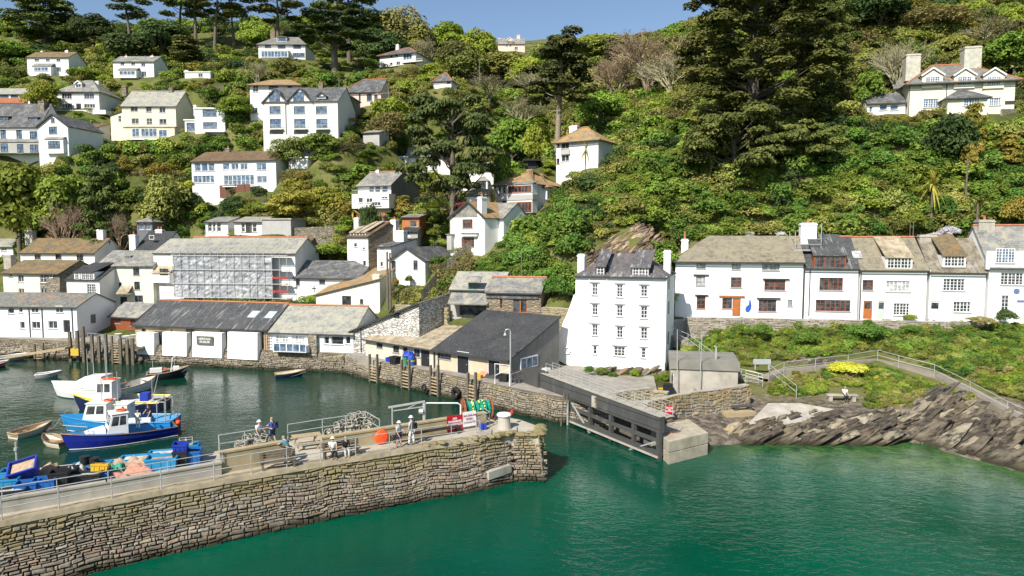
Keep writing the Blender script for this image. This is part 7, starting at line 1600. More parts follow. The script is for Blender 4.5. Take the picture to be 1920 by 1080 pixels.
def person(label, loc, face, pose='stand', top='white', legs='navy', hat=None, hair='brown', arms=((.1, -.1), (.1, -.1)), lean=0.0, H=1.75, pack=False, sleeves='short', bare_legs=False, stride=.1):
    """face: heading in radians (0 looks along +x); arms: (forward, out) reach of each hand in metres from hanging straight down"""
    r = thing('person', label, 'person', loc, face); k = H/1.75
    V = []; E = []; R = []
    def add(p, rad, par=None):
        V.append(Vector(p)*k); R.append(rad*k); i = len(V)-1
        if par is not None: E.append((par, i))
        return i
    sit = pose == 'sit'; ph = .50 if sit else .93; J = {}
    fx = math.sin(lean); fz = math.cos(lean)
    pel = add((0, 0, ph), .13); ab = add((.17*fx, 0, ph+.17*fz), .115, pel); ch = add((.36*fx, 0, ph+.36*fz), .125, ab); nk = add((.50*fx+.01, 0, ph+.52*fz), .055, ch)
    hd = add((.58*fx+.03, 0, ph+.63*fz), .085, nk); tp = add((.64*fx+.02, 0, ph+.73*fz), .075, hd); add((.60*fx+.125, 0, ph+.64*fz), .014, hd)
    sh = Vector((.44*fx, 0, ph+.44*fz)); J['hand'] = []; J['arm'] = []; J['leg'] = []
    for s_, (fw, ou) in zip((1, -1), arms):
        S = add((sh.x, s_*.17, sh.z), .058, ch); hand = Vector((sh.x+fw, s_*(.22+ou), sh.z-.56 if fw < .25 else sh.z-.56+fw*.75)); mid = (Vector((sh.x, s_*.19, sh.z))+hand)/2; el = mid+Vector((-.07, s_*.04, -.03))
        e = add(el, .042, S); w = add(hand, .028, e); dd = (hand-el).normalized(); pm = add(hand+dd*.06, .034, w); J['arm'].append((S, e, w))
        sd = dd.cross(Vector((1, 0, 0))); sd = sd.normalized() if sd.length > .1 else Vector((0, 1, 0))
        for q in range(4): a = add(hand+dd*(.11)+sd*(.024*(q-1.5)), .011, pm); add(hand+dd*(.15+.012*(1.5-abs(q-1.5)))+sd*(.026*(q-1.5))+Vector((.012, 0, 0)), .009, a)
        add(hand+dd*.07-sd*s_*.05+Vector((.03, 0, 0)), .011, pm)
    for s_ in (1, -1):
        hp = add((0, s_*.09, ph-.05), .09, pel)
        if sit: kn = add((.42, s_*.11, ph-.02), .062, hp); an = add((.40, s_*.11, .09), .042, kn)
        else: kn = add((.02+s_*stride*.5, s_*.10, .50), .06, hp); an = add((s_*stride, s_*.10, .09), .042, kn)
        ft = add((V[an].x/k+.14, s_*.11, .035), .034, an); J['leg'].append((hp, kn, an, ft))
    skin('body', V, E, R, SKIN, r)
    def part(name, ids, rads, edges, mat): skin(name, [V[i] for i in ids], edges, rads, mat, r)
    a0, a1 = J['arm']; ids = [pel, ab, ch, nk, a0[0], a0[1], a1[0], a1[1]]; sl = .057 if sleeves == 'short' else .056
    Vt = [V[i].copy() for i in ids]; Vt[3] = V[ch].lerp(V[nk], .7)
    ed = [(0, 1), (1, 2), (2, 3), (2, 4), (2, 6)]; rr = [.15*k, .14*k, .155*k, .07*k, .08*k, sl*k, .08*k, sl*k]
    if sleeves == 'short': Vt[5] = V[a0[0]].lerp(V[a0[1]], .75); Vt[7] = V[a1[0]].lerp(V[a1[1]], .75)
    ed += [(4, 5), (6, 7)]
    if sleeves == 'long': Vt += [V[a0[2]].copy(), V[a1[2]].copy()]; ed += [(5, 8), (7, 9)]; rr += [.042*k, .042*k]
    skin('shirt', Vt, ed, rr, CL[top], r)
    l0, l1 = J['leg']; Vt = [V[pel], V[l0[0]], V[l0[1]], V[l1[0]], V[l1[1]]]; ed = [(0, 1), (1, 2), (0, 3), (3, 4)]; rr = [.145*k, .105*k, .078*k, .105*k, .078*k]
    if not bare_legs: Vt += [V[l0[2]], V[l1[2]]]; ed += [(2, 5), (4, 6)]; rr += [.06*k, .06*k]
    skin('shorts' if bare_legs else 'trousers', Vt, ed, rr, CL[legs], r)
    for l in (l0, l1): skin('shoe', [V[l[2]]-Vector((.02, 0, .04))*k, V[l[3]]+Vector((.02, 0, 0))], [(0, 1)], [.055*k, .05*k], CL['black'], r)
    hp_ = V[tp]; m = MB()
    if hat: 
        c = V[hd]+Vector((.0, 0, .075*k)); m.lathe([(.17*k, 0), (.175*k, .012), (.105*k, .02), (.095*k, .10*k), (.04, .125*k)], c, 14); m.build('hat', CL[hat], r, smooth=True)
    m = MB(); m.sphere(V[hd]+Vector((-.018, 0, .035))*k, .098*k, 10, 6, (1, .95, 1.0)); m.build('hair', HAIRM[hair], r, smooth=True)
    m = MB(); [m.sphere(V[hd]+Vector((.083, s_*.032, .012))*k, .013*k, 6, 4) for s_ in (1, -1)]; m.build('eyes', CL['black'], r)
    if pack: m = MB(); m.box(-.34, -.15, ph+.12, -.16, .15, ph+.5); m.box(-.40, -.1, ph+.16, -.34, .1, ph+.34); o = m.build('backpack', CL['navy' if top != 'check' else 'black'], r); b_ = o.modifiers.new('b', 'BEVEL'); b_.width = .05; b_.segments = 3
    return r
# ------------------------------------------------------------------ pier furniture
def wallseg(name, label, a, b, h, th, mat, cap=None, zb=DZ):
    a = Vector((a.x, a.y, zb)); b = Vector((b.x, b.y, zb)); d = b-a; r = thing(name, label, 'parapet', a, math.atan2(d.y, d.x)); L_ = d.length
    m = MB(); m.box(0, 0, 0, L_, th, h-.1); m.build('wall', mat, r); m = MB(); m.box(-.03, -.04, h-.1, L_+.03, th+.04, h); o = m.build('coping', cap or mat, r); return r, L_
LP = [PZ(-200, 985, DZ+.72), PZ(0, 936, DZ+.72), PZ(200, 903, DZ+.72), PZ(415, 866, DZ+.72)]
for i, lab in enumerate(('grey concrete parapet section of the pier at the frame edge', 'grey concrete parapet section in front of the blue fish crates', 'grey concrete parapet section ending at the pier seats')):
    wallseg('parapet', lab, LP[i], LP[i+1], .72, .28, CONC)
railing('parapet_railing', 'thin railing standing on the grey parapet in front of the fish crates', [Vector((p.x, p.y+.14, DZ+.72)) for p in LP[:4]], .5, 2.2, (1.0,), .02)
w1, L1 = wallseg('parapet', 'short tan concrete parapet left of the picnic table', PZ(413, 848, 4.2), PZ(541, 826, 4.2), 1.2, .35, CONCY)
w2, L2 = wallseg('parapet', 'long tan concrete parapet carrying the two signs', PZ(604, 820, 3.95), PZ(912, 773, 3.95), .95, .35, CONCY)
railing('pier_railing', 'long galvanised railing along the outer edge of the stone pier', [Vector((p[0], p[1]+.12, DZ+.03)) for p in OUT[1:8]], 1.1, 2.05, (1.0, .5), .026)
railing('pier_railing', 'short railing at the pier head beside the stone bollard', [PZ(893, 812, DZ), PZ(918, 800, DZ), PZ(905, 790, DZ)], 1.0, 1.5)
railing('inner_railing', 'railing behind the lobster pots at the left of the picnic table', [PZ(412, 862, DZ), PZ(411, 850, DZ), PZ(506, 834, DZ)], 1.1, 1.8)
railing('inner_railing', 'railing behind the pot stack right of the picnic table', [PZ(540, 828, DZ), PZ(605, 817, DZ), PZ(690, 804, DZ), PZ(712, 818, DZ)], 1.1, 1.8)
# signs
sr = thing('sign', 'big red sign forbidding swimming by the harbour gate', 'sign', w2.location.copy(), w2.rotation_euler[2])
def wx_(px, py): # px -> x along wall 2
    d = ray(px, py); n = Vector((-math.sin(w2.rotation_euler[2]), math.cos(w2.rotation_euler[2]), 0)); p0 = w2.location-n*.06; c = Vector((0, 0, CAM_H)); t_ = (p0-c).dot(n)/d.dot(n); p = c+d*t_-w2.location; return p.x*n.y-p.y*n.x*1.0, p.z
xa, za = wx_(838, 811); xb, zb2 = wx_(867, 780); m = MB(); za, zb2 = .08, 1.08; m.box(xa, -.09, za, xb, -.05, zb2); m.build('panel', paint('deep_sign_red', (.50, .015, .025), .45), sr)
text_obj('NO\nSWIMMING\nBY HARBOUR\nGATE', .19, SWHITE, sr, ((xa+xb)/2, -.095, (za+zb2)/2), (PI/2, 0, 0), bold=.008, space=1.02)
sw = thing('sign', 'white sign giving the maximum harbour speed', 'sign', w2.location.copy(), w2.rotation_euler[2])
xc, _ = wx_(892, 780); m = MB(); m.box(xb+.03, -.09, .2, xc, -.05, 1.2); m.build('panel', SWHITE, sw)
text_obj('MAXIMUM\nSPEED\n3 KNOTS', .20, paint('sign_grey_red', (.45, .12, .13), .5), sw, ((xb+xc)/2+.02, -.095, .7), (PI/2, 0, 0), bold=.006, space=1.15)
def disc(label, p, R_, rz, th=.22, mat=None, tilt=0.0):
    r = thing('orange_buoy', label, 'buoy', p, rz); m = MB(); m.lathe([(R_*.75, -th/2), (R_*.97, -th*.3), (R_, 0), (R_*.97, th*.3), (R_*.75, th/2)], (0, 0, R_), 26, axis='y'); m.build('float', mat or ORG, r, smooth=True)
    m = MB(); m.lathe([(R_*.18, -th/2-.02), (R_*.2, -th/2-.001)], (0, 0, R_), 12, axis='y'); m.build('hub', mat or ORG, r); r.rotation_euler[0] = tilt; return r
ORG = paint('orange_plastic', (.85, .10, .02), .45, .1, 2)
W2R = Matrix.Rotation(w2.rotation_euler[2], 3, 'Z')
disc('big round orange float leaning on the tan pier parapet', w2.location+W2R @ Vector((wx_(714, 815)[0], -.26, 0)), .46, w2.rotation_euler[2], tilt=-.15)
bench('bench', 'timber bench with open slatted back left of the picnic table', PZ(489, 886, DZ), .42, 1.9)
B2_ = bench('bench', 'timber bench holding the two seated people', PZ(607, 864, DZ), .5, 2.2)
r = bench('bench', 'long dark low bench along the tan parapet behind the standing couple', w2.location+W2R @ Vector((wx_(733, 825)[0], -.75, 0)), w2.rotation_euler[2], 4.6, FBLACK, back=False)
pt = thing('picnic_table', 'tan timber picnic table in the gap between parapets', 'picnic table', PZ(575, 838, DZ), .45)
m = MB(); [m.box(-.85, -.38+i*.155, .72, .85, -.24+i*.155, .76) for i in range(5)]; m.build('tabletop', WOODT, pt)
for y in (-.85, .6): m = MB(); m.box(-.85, y, .42, .85, y+.25, .46); m.build('seat', WOODT, pt)
for x in (-.6, .55): m = MB(); m.bar((x, -.75, 0), (x, -.2, .72), .06); m.bar((x, .75, 0), (x, .2, .72), .06); m.bar((x+.06, -.8, .38), (x+.06, .8, .38), .05); m.build('leg', WOODT, pt)
ROPE = paint('net_rope', (.30, .27, .22), .95, .35, 8); PALEROPE = paint('pale_plastic_rope', (.55, .52, .42), .9, .25, 8)
def pot_proto():
    r = empty('lobster_pot', (0, 0, 0)); m = MB(); m.box(-.36, -.24, 0, .36, .24, .03)
    for x in (-.34, 0, .34): m.tube([(x, -.24, .02)]+[(x, -.24*math.cos(PI*i/8), .1+.30*math.sin(PI*i/8)) for i in range(9)]+[(x, .24, .02)], .016, 5)
    for i in range(0, 9, 2): y, z = -.24*math.cos(PI*i/8), .1+.30*math.sin(PI*i/8); m.tube([(-.34, y, z), (.34, y, z)], .014, 5)
    m.build('frame', PALEROPE, r); m = MB(); k = 9
    for j in range(11):
        x = -.33+.066*j; m.tube([(x, -.23*math.cos(PI*i/8), .1+.28*math.sin(PI*i/8)) for i in range(9)], .007, 3)
    for i in range(17): a = PI*i/16; m.tube([(-.34, -.23*math.cos(a), .1+.28*math.sin(a)), (.34, -.23*math.cos(a+.15), .1+.28*math.sin(a+.15))], .007, 3)
    m.build('netting', FBLACK, r); m = MB(); m.tube([(-.1, 0, .2), (.05, .02, .2)], .12, 8); m.build('entrance', PALEROPE, r); return r
pr0 = pot_proto(); rnd = random.Random(12); first = True
POTS = [(445, 842, 0), (458, 842, 0), (468, 838, 0), (478, 842, 0), (490, 840, 0), (497, 836, 0), (465, 839, .36), (486, 839, .38), (615, 818, 0), (630, 815, 0), (645, 812, 0), (660, 810, 0), (676, 807, 0), (690, 808, 0), (635, 813, .38), (652, 811, .38), (668, 808, .38), (684, 806, .38), (668, 808, .76), (680, 806, .76), (660, 808, .74), (692, 806, .36)]
for px, py, dz in POTS:
    p = PZ(px, py, DZ)+Vector((0, .3, dz)); lab = 'netted lobster pot in the stack left of the picnic table' if px < 550 else 'netted lobster pot in the pile behind the long tan parapet'
    o = pr0 if first else copy_tree(pr0, p); first = False; o.location = p; o.rotation_euler = (rnd.uniform(-.3, .3), rnd.uniform(-.3, .3), rnd.uniform(0, 3.1)); tag(o, lab, 'lobster pot', 'lobster pots left of the picnic table' if px < 550 else 'lobster pots behind the long parapet')
p = PZ(350, 860, DZ)+Vector((0, 0, .86)); o = copy_tree(pr0, p, .4, 'single netted lobster pot on top of the blue crates'); del o['group']
# crates
CB = {k: paint('crate_'+k, c, .5, .12, 2) for k, c in {'blue': (.02, .13, .42), 'sky': (.03, .25, .48), 'deep': (.02, .05, .38), 'black': (.025, .026, .028), 'yellow': (.65, .38, .02)}.items()}
NETM = {'tan': paint('tan_netting', (.42, .30, .2), .95, .3, 6), 'pink': paint('pink_netting', (.55, .25, .17), .95, .3, 6), 'green': paint('green_netting', (.05, .3, .2), .95, .3, 6), 'pale': paint('pale_netting', (.5, .5, .46), .95, .3, 6), 'dark': paint('dark_netting', (.06, .06, .06), .95, .3, 6)}
def crate(label, p, W, D_, H, col, rz=0, fill=None, tilt=(0, 0), heap=.12):
    r = thing('fish_crate', label, 'crate', p, rz); r.rotation_euler = (tilt[0], tilt[1], rz); m = MB(); t_ = .05; s_ = .92; x, y = W/2, D_/2; a, b = x*s_, y*s_
    o = [(-a, -b, 0), (a, -b, 0), (a, b, 0), (-a, b, 0), (-x, -y, H), (x, -y, H), (x, y, H), (-x, y, H)]; i_ = [(q[0]*.92, q[1]*.9, q[2]+(.05 if q[2] == 0 else 0)) for q in o]
    m.add(o+i_, [(3, 2, 1, 0), (0, 1, 5, 4), (1, 2, 6, 5), (2, 3, 7, 6), (3, 0, 4, 7), (8, 9, 10, 11), (9, 8, 12, 13), (10, 9, 13, 14), (11, 10, 14, 15), (8, 11, 15, 12), (4, 5, 13, 12), (5, 6, 14, 13), (6, 7, 15, 14), (7, 4, 12, 15)])
    m.box(-x-.03, -y-.03, H-.09, x+.03, -y-.002, H-.02); m.box(x+.002, -y-.03, H-.09, x+.03, y+.03, H-.02); m.box(-x-.03, -y-.03, H-.09, -x-.002, y+.03, H-.02)
    for q in (-.3, 0, .3): m.box(q*W-.02, -y*.99-.01, .05, q*W+.02, -y*.955, H-.1)
    m.build('tub', CB[col], r)
    if fill: heap_obj('contents', W*.84, D_*.82, H*.72, heap, NETM[fill], r)
    return r
def heap_obj(name, W, D_, z0, h, mat, parent=None, seed=None):
    m = MB(); n = 12; seed = seed if seed is not None else int(abs(W*1000+h*100)) % 97
    for j in range(n+1):
        for i in range(n+1):
            u, v = i/n*2-1, j/n*2-1; f = math.sqrt(max(0, 1-max(abs(u), abs(v))**4)); m.v.append((u*W/2, v*D_/2, z0+f*(h*.62+(float(vnoise(i*.5+seed, j*.5, seed))-.4)*h*.7+(float(vnoise(i*1.7, j*1.7, seed+2))-.5)*min(.18, h*.4))))
    for j in range(n):
        for i in range(n): a = j*(n+1)+i; m.f.append((a, a+1, a+n+2, a+n+1)); m.m.append(0); m.c.append((1, 1, 1))
    return m.build(name, mat, parent, smooth=True)
def on(px, py, dz=0): return PZ(px, py, DZ)+Vector((0, 0, dz))
CR = [('light blue crate at the left frame edge', 12, 922, 1.3, .9, .75, 'sky', .3, 'dark'), ('light blue crate holding tan net behind the tilted deep blue crate', 28, 908, 1.2, .9, .8, 'sky', .3, 'tan'), ('black crate with white fittings at the left frame edge', 14, 940, 1.7, .8, .62, 'black', .35, 'pale'),
 ('small blue crate in the front row right of the black crate', 52, 930, .95, .8, .75, 'blue', .35, 'dark'), ('blue crate in the front row left of the black tubs', 85, 925, 1.0, .8, .8, 'blue', .35, 'dark'), ('tall black tub in the front row', 113, 918, .85, .8, 1.0, 'black', .35, 'dark'),
 ('black crate heaped with dark gear behind the tall tub', 125, 905, 1.0, .8, .8, 'black', .3, 'dark'), ('long black open mesh crate behind the parapet', 153, 909, 1.9, .8, .62, 'black', .3, 'pale'), ('sky blue open crate with a dark bucket on it', 172, 888, 1.9, 1.0, .55, 'sky', .3, 'dark'),
 ('blue crate under the yellow basket', 190, 901, .8, .7, .5, 'blue', .3, None), ('left sky blue open crate in the right group', 260, 872, 1.9, 1.0, .5, 'sky', .25, 'pale'), ('sky blue crate with rope behind the right group', 307, 862, 1.6, .9, .5, 'sky', .25, 'pale'),
 ('blue crate heaped with tan net in the right group', 305, 880, 1.6, 1.0, .75, 'sky', .25, 'tan'), ('black crate between the two blue crates of the right group', 340, 873, .75, .8, .9, 'black', .25, None), ('deep blue crate at the right end of the row', 363, 868, .85, 1.0, .8, 'blue', .25, 'dark'), ('sky blue crate at the back right under the lobster pot', 355, 858, 1.1, .8, .85, 'sky', .25, 'dark')]
for lab, px, py, W, D_, H, c, rz, fl in CR: crate(lab, on(px, py), W, D_, H, c, rz, fl)
crate('deep blue crate tipped up on its side showing tan net', on(52, 912, .75), 1.3, .9, .6, 'deep', .3, 'tan', (.55, -.25), .05)
crate('small deep blue box on top of the black crate', on(340, 873, .9), .75, .6, .42, 'deep', .2, None, (.1, .05))
crate('yellow basket with handles lying on a blue crate', on(188, 900, .5), .8, .6, .38, 'yellow', .3, 'dark', (-.2, .1))
for lab, px, py, W, D_, h, c in (('heap of pink netting beside the yellow basket', 262, 888, 1.6, .9, .6, 'pink'), ('small heap of pink netting at the parapet', 222, 896, 1.2, .7, .35, 'pink'), ('heap of green netting next to the yellow basket', 218, 889, .9, .8, .6, 'green'), ('tan tarpaulin covered pile between the crate groups', 252, 877, 2.2, 1.0, .7, 'tan'), ('brownish net heap behind the tilted crate', 88, 900, 1.5, 1.0, 1.0, 'tan'), ('white and grey rope heap behind the black crates', 140, 898, 1.3, .9, .95, 'pale')):
    o = heap_obj('net_heap', W, D_, 0, h, NETM[c], None, seed=px % 50); o.location = on(px, py); o.rotation_euler = (0, 0, .3); tag(o, lab, 'netting')
m = MB(); m.lathe([(.2, 0), (.24, .35), (.26, .42)], (0, 0, 0), 12); m.lathe([(.23, 0), (.25, .3)], (.45, .1, 0), 12); o = m.build('bucket_pair', CB['black']); o.location = on(160, 886, .5); tag(o, 'pair of dark buckets standing in the sky blue crate', 'buckets')
# davit, arch, winch, bollard
dv = thing('davit', 'grey steel davit frame behind the tan parapet', 'davit', PZ(736, 808, DZ)); a = Vector((0, 0, 0)); m = MB(); m.tube([(0, 0, 0), (0, 0, 1.55)], .05, 6); m.tube([(2.05, .6, 0), (2.05, .6, 1.75)], .12, 7); m.build('post', METALG, dv)
m = MB(); m.bar((-.25, -.05, 1.6), (2.1, .6, 1.85), .12); m.bar((0, 0, 1.35), (2.05, .6, 1.5), .06); m.bar((.9, .3, 1.4), (1.6, .45, 1.75), .05); m.build('arm', METALG, dv); m = MB(); m.lathe([(.18, -.15), (.18, .15)], (1.85, .5, 1.2), 10, axis='x'); m.build('winch_drum', METALG, dv)
o = MB(); p0 = PZ(796, 800, DZ); o.tube([(0, 0, 0), (0, 0, 1.5), (.15, .03, 1.62), (2.2, .7, 1.45), (2.4, .75, 1.3), (2.4, .75, 0)], .05, 7); q = o.build('pipe_arch', FWHITE); q.location = p0; tag(q, 'white bent pipe arch behind the tan parapet', 'pipe arch')
NW = thing('net_winch', 'rusty drum wound with green netting and yellow floats near the pier head', 'net drum', PZ(868, 795, DZ)+Vector((0, .6, 0)), .35)
for x in (0, 1.95): m = MB(); m.lathe([(.72, -.05), (.78, 0), (.72, .05)], (x, 0, .85), 22, axis='x'); [m.bar((x-.06, 0, .85), (x-.06, .7*math.cos(q), .85+.7*math.sin(q)), .05) for q in [i*PI/3 for i in range(6)]]; m.build('flange', RUST, NW)
m = MB(); prof = [(.5+.08*math.sin(i*1.7)+.04*math.sin(i*4.1), .08+1.8*i/24) for i in range(25)]; m.lathe(prof, (0, 0, .85), 22, axis='x'); gm = NT('green_net', .9, .1); gp = gm.pos(); gm.color(gm.ramp(gm.noise(gp, 7, 5, .7), [(.35, (.01, .06, .05)), (.5, (.02, .30, .20)), (.65, (.05, .42, .30))])); gm.bump(gm.noise(gp, 14, 4, .7), 1, .08); m.build('net', gm.m, NW)
m = MB(); rnd = random.Random(3); [m.sphere((rnd.choice((.55, .62, 1.1, 1.4)), -.52*math.cos(a), .85+.52*math.sin(a)), .07, 7, 5) for a in [rnd.uniform(.0, 1.9) for _ in range(18)]]; m.build('floats', paint('yellow_float', (.75, .62, .15), .5), NW)
m = MB(); m.bar((-.15, -.5, 0), (-.15, 0, .85), .1); m.bar((-.15, .5, 0), (-.15, 0, .85), .1); m.bar((2.1, -.5, 0), (2.1, 0, .85), .1); m.bar((2.1, .5, 0), (2.1, 0, .85), .1); m.build('frame', RUST, NW)
bo = thing('bollard', 'round stone bollard with white cap at the pier head', 'bollard', PZ(945, 803, DZ)); m = MB(); m.lathe([(.50, 0), (.42, .5), (.38, .85)], (0, 0, 0), 18); m.build('shaft', CONC, bo, smooth=False); m = MB(); m.lathe([(.46, .85), (.5, .93), (.44, 1.02), (.2, 1.06)], (0, 0, 0), 18); m.build('cap', WHITE, bo)
m = MB(); m.lathe([(.12, 0), (.14, .1), (.05, .3)], (0, 0, 0), 10); o = m.build('red_lamp', paint('lamp_red', (.5, .03, .03), .4)); o.location = PZ(961, 800, DZ)+Vector((-.05, .5, .75)); tag(o, 'small red lamp beside the stone bollard', 'lamp')
m = MB(); m.box(0, 0, 0, .5, .4, .35); o = m.build('blue_box', CB['deep']); o.location = on(898, 806); tag(o, 'small blue box at the end of the tan parapet', 'box')
for px, py, lab in ((918, 812, 'left bracket'), (966, 806, 'right bracket')):
    m = MB(); m.box(0, -.55, -.7, .12, 0, .12); m.box(0, 0, 0, .12, .6, .1); o = m.build('fender_bracket', METALG); o.location = PZ(px, py, DZ); tag(o, 'steel fender '+lab+' on the rim of the pier head', 'bracket')
# people on the pier
person('person in white shirt and white cap among the lobster pots', PZ(483, 838, DZ)+Vector((0, .2, 0)), -.4, 'stand', 'white', 'grey', 'white', arms=((.25, 0), (.2, 0)), H=1.65, lean=.1)
person('person in blue shirt and dark shorts with backpack pointing to the left', PZ(511, 833, DZ), 2.9, 'stand', 'blue', 'navy', None, 'fair', ((.42, -.1), (.05, 0)), 0, 1.78, True, bare_legs=True, stride=.18)
person('person in teal shirt leaning over the slatted bench', PZ(541, 869, DZ), 2.6, 'stand', 'teal', 'black', None, 'grey', ((.45, .05), (.2, 0)), .65, 1.75, sleeves='short')
person('seated person in white shirt and straw hat on the pier bench', B2_.location+Matrix.Rotation(.5, 3, 'Z') @ Vector((.6, .26, 0)), -1.1, 'sit', 'white', 'black', 'straw', arms=((.3, -.08), (.3, -.08)), H=1.72)
person('seated person in dark jacket and pale trousers on the pier bench', B2_.location+Matrix.Rotation(.5, 3, 'Z') @ Vector((1.35, .26, 0)), -1.1, 'sit', 'black', 'pale', None, 'grey', ((.3, -.08), (.3, -.08)), .1, 1.68, sleeves='long')
person('person in patterned top, navy shorts and white sun hat facing the parapet', PZ(748, 838, DZ), -.5, 'stand', 'check', 'navy', 'white', arms=((.28, -.05), (.2, 0)), H=1.64, pack=False, bare_legs=True)
person('tall person in grey check shirt, white trousers and sun hat with small backpack', PZ(772, 834, DZ), 2.6, 'stand', 'check', 'white', 'pale', arms=((.1, .02), (.25, 0)), H=1.85, pack=True)
person('person in white top and dark trousers sitting on the slab bench of the headland', BN+Vector((1.55, .2, 0)), -1.6, 'sit', 'white', 'black', None, 'grey', ((.3, -.08), (.3, -.08)), .1, 1.7)
# ------------------------------------------------------------------ boats
def hullmat(name, c): return paint(name, c, .35, .06, 1.5, (.15, .14, .11), .15)
HB = {k: hullmat('hull_'+k, c) for k, c in {'white': (.78, .77, .73), 'blue': (.012, .025, .24), 'navy': (.012, .02, .07), 'sky': (.02, .22, .50), 'yellow': (.80, .62, .03), 'cream': (.62, .56, .42), 'black': (.02, .022, .025), 'grey': (.33, .33, .31), 'wood': (.38, .26, .15), 'red': (.25, .03, .03), 'deckblue': (.10, .34, .58), 'deckgrey': (.40, .40, .38), 'brown': (.16, .09, .05)}.items()}
def boat(label, bow, stern, beam, h=.7, sheer=.5, hull='white', rim='white', deck='deckgrey', foredeck=0.0, depth=.5, boot=None, name='fishing_boat', thwarts=0, cat='boat', group=None):
    b = PZ(*bow, 0); a = PZ(*stern, 0); d = b-a; L_ = d.length; r = thing(name, label, cat, a, math.atan2(d.y, d.x), group); N = 12
    def hb(t): return beam/2*(.84+.16*min(1, t/.3) if t < .42 else max(0.0, 1-((t-.42)/.58)**2.3))
    def top(t): return h+sheer*t**2.2
    m = MB(); st = []
    for i in range(N+1):
        t_ = i/N; x = t_*L_; w = max(.015, hb(t_)); z = top(t_); rk = .0 if t_ < .9 else .0; fl = 1+.12*t_
        st.append([(x-(.35*t_**4), -w*.45/fl, -.25), (x-(.2*t_**4), -w*.9/fl, .02), (x+.12*t_**3, -w, z*.55+.02), (x+.3*t_**3, -w*1.03, z), (x+.3*t_**3, w*1.03, z), (x+.12*t_**3, w, z*.55+.02), (x-(.2*t_**4), w*.9/fl, .02), (x-(.35*t_**4), w*.45/fl, -.25)])
    for s_ in st: m.v.extend(s_)
    for i in range(N):
        for j in list(range(3))+list(range(4, 7)): q = i*8+j; m.f.append((q, q+1, q+9, q+8)); m.m.append(0); m.c.append((1, 1, 1))
        q = i*8; m.f.append((q+7, q, q+8, q+15)); m.m.append(0); m.c.append((1, 1, 1))
    m.f.append(tuple(range(7, -1, -1))); m.m.append(0); m.c.append((1, 1, 1)); m.f.append(tuple(N*8+i for i in range(8))); m.m.append(0); m.c.append((1, 1, 1))
    ho = m.build('hull', HB[hull], r, smooth=False)
    g = MB()
    for s_ in (3, 4): g.tube([Vector(st[i][s_])+Vector((0, 0, .02)) for i in range(N+1)], .055, 6)
    g.tube([st[0][3], st[0][4]], .06, 6); g.build('gunwale', HB[rim], r)
    if boot: g = MB(); [g.tube([Vector(st[i][s_])+Vector((0, 0, .04)) for i in range(N+1)], .035, 5) for s_ in (1, 6)]; g.build('waterline_stripe', HB[boot], r)
    dk = MB(); kf = int(N*(1-foredeck)) if foredeck else N
    inn_ = [[(s[3][0], s[3][1]*.93, s[3][2]), (s[3][0], s[3][1]*.88, max(.12, s[3][2]-depth)), (s[4][0], s[4][1]*.88, max(.12, s[4][2]-depth)), (s[4][0], s[4][1]*.93, s[4][2])] for s in st]
    for s_ in inn_: dk.v.extend(s_)
    for i in range(kf):
        for j in range(3): q = i*4+j; dk.f.append((q+4, q+5, q+1, q)); dk.m.append(0); dk.c.append((1, 1, 1))
    dk.f.append((0, 1, 2, 3)); dk.m.append(0); dk.c.append((1, 1, 1)); dk.build('deck', HB[deck], r)
    if foredeck:
        f = MB(); 
        for i in range(kf, N): f.add([st[i][3], st[i+1][3], st[i+1][4], st[i][4]], [(0, 1, 2, 3)])
        f.xf(Matrix.Translation((0, 0, .03))); f.build('foredeck', HB['white' if deck != 'deckblue' else 'sky'], r)
    for i in range(thwarts): x = L_*(.2+.28*i); w = hb(.2+.28*i); g = MB(); g.box(x-.12, -w*.9, top(.3)-.2, x+.12, w*.9, top(.3)-.16); g.build('thwart', HB['wood'], r)
    return r, L_, hb, top
def cabin(r, x0, x1, w, z0, z1, rake=.35, mat='white', wins=True, roofover=.12, taper=.12):
    m = MB(); a = w/2; b = a*(1-taper); F = [(x0, -a, z0), (x1, -a, z0), (x1, a, z0), (x0, a, z0), (x0, -b, z1), (x1-rake, -b, z1), (x1-rake, b, z1), (x0, b, z1)]
    m.add(F, [(0, 1, 5, 4), (1, 2, 6, 5), (2, 3, 7, 6), (3, 0, 4, 7), (4, 5, 6, 7)]); c = m.build('cabin', HB[mat], r)
    q = MB(); q.box(x0-roofover, -b-.06, z1+.002, x1-rake+roofover, b+.06, z1+.07); ro = q.build('cabin_roof', HB[mat], r); bv = ro.modifiers.new('b', 'BEVEL'); bv.width = .03
    if wins:
        L_ = x1-x0; h = z1-z0
        for s_ in (-1, 1):
            def sp(fx, fz): z = z0+h*fz; yy = a+(b-a)*fz; xx = x0+(L_-rake*fz)*fx; return Vector((xx, s_*(yy+.012), z))
            for f0, f1 in ((.12, .46), (.54, .9)): g = MB(); P_ = [sp(f0, .48), sp(f1, .48), sp(f1, .9), sp(f0, .9)]; g.add(P_, [(0, 1, 2, 3)]); g.build('window', GLASS, c)
        g = MB()
        for y0, y1 in ((-.8, -.06), (.06, .8)): P_ = [Vector((x1-rake*.48+.012, y0*a*.95, z0+h*.48)), Vector((x1-rake*.48+.012, y1*a*.95, z0+h*.48)), Vector((x1-rake*.9+.012, y1*b*.95, z0+h*.9)), Vector((x1-rake*.9+.012, y0*b*.95, z0+h*.9))]; g.add(P_, [(0, 1, 2, 3)])
        g.build('windscreen', GLASS, c)
    return c
def mast(r, x, y, z0, z1, rad=.035, name='mast', mat=METALG, top=None): m = MB(); m.tube([(x, y, z0), (top[0], top[1], z1) if top else (x, y, z1)], [rad, rad*.6], 6); return m.build(name, mat, r)
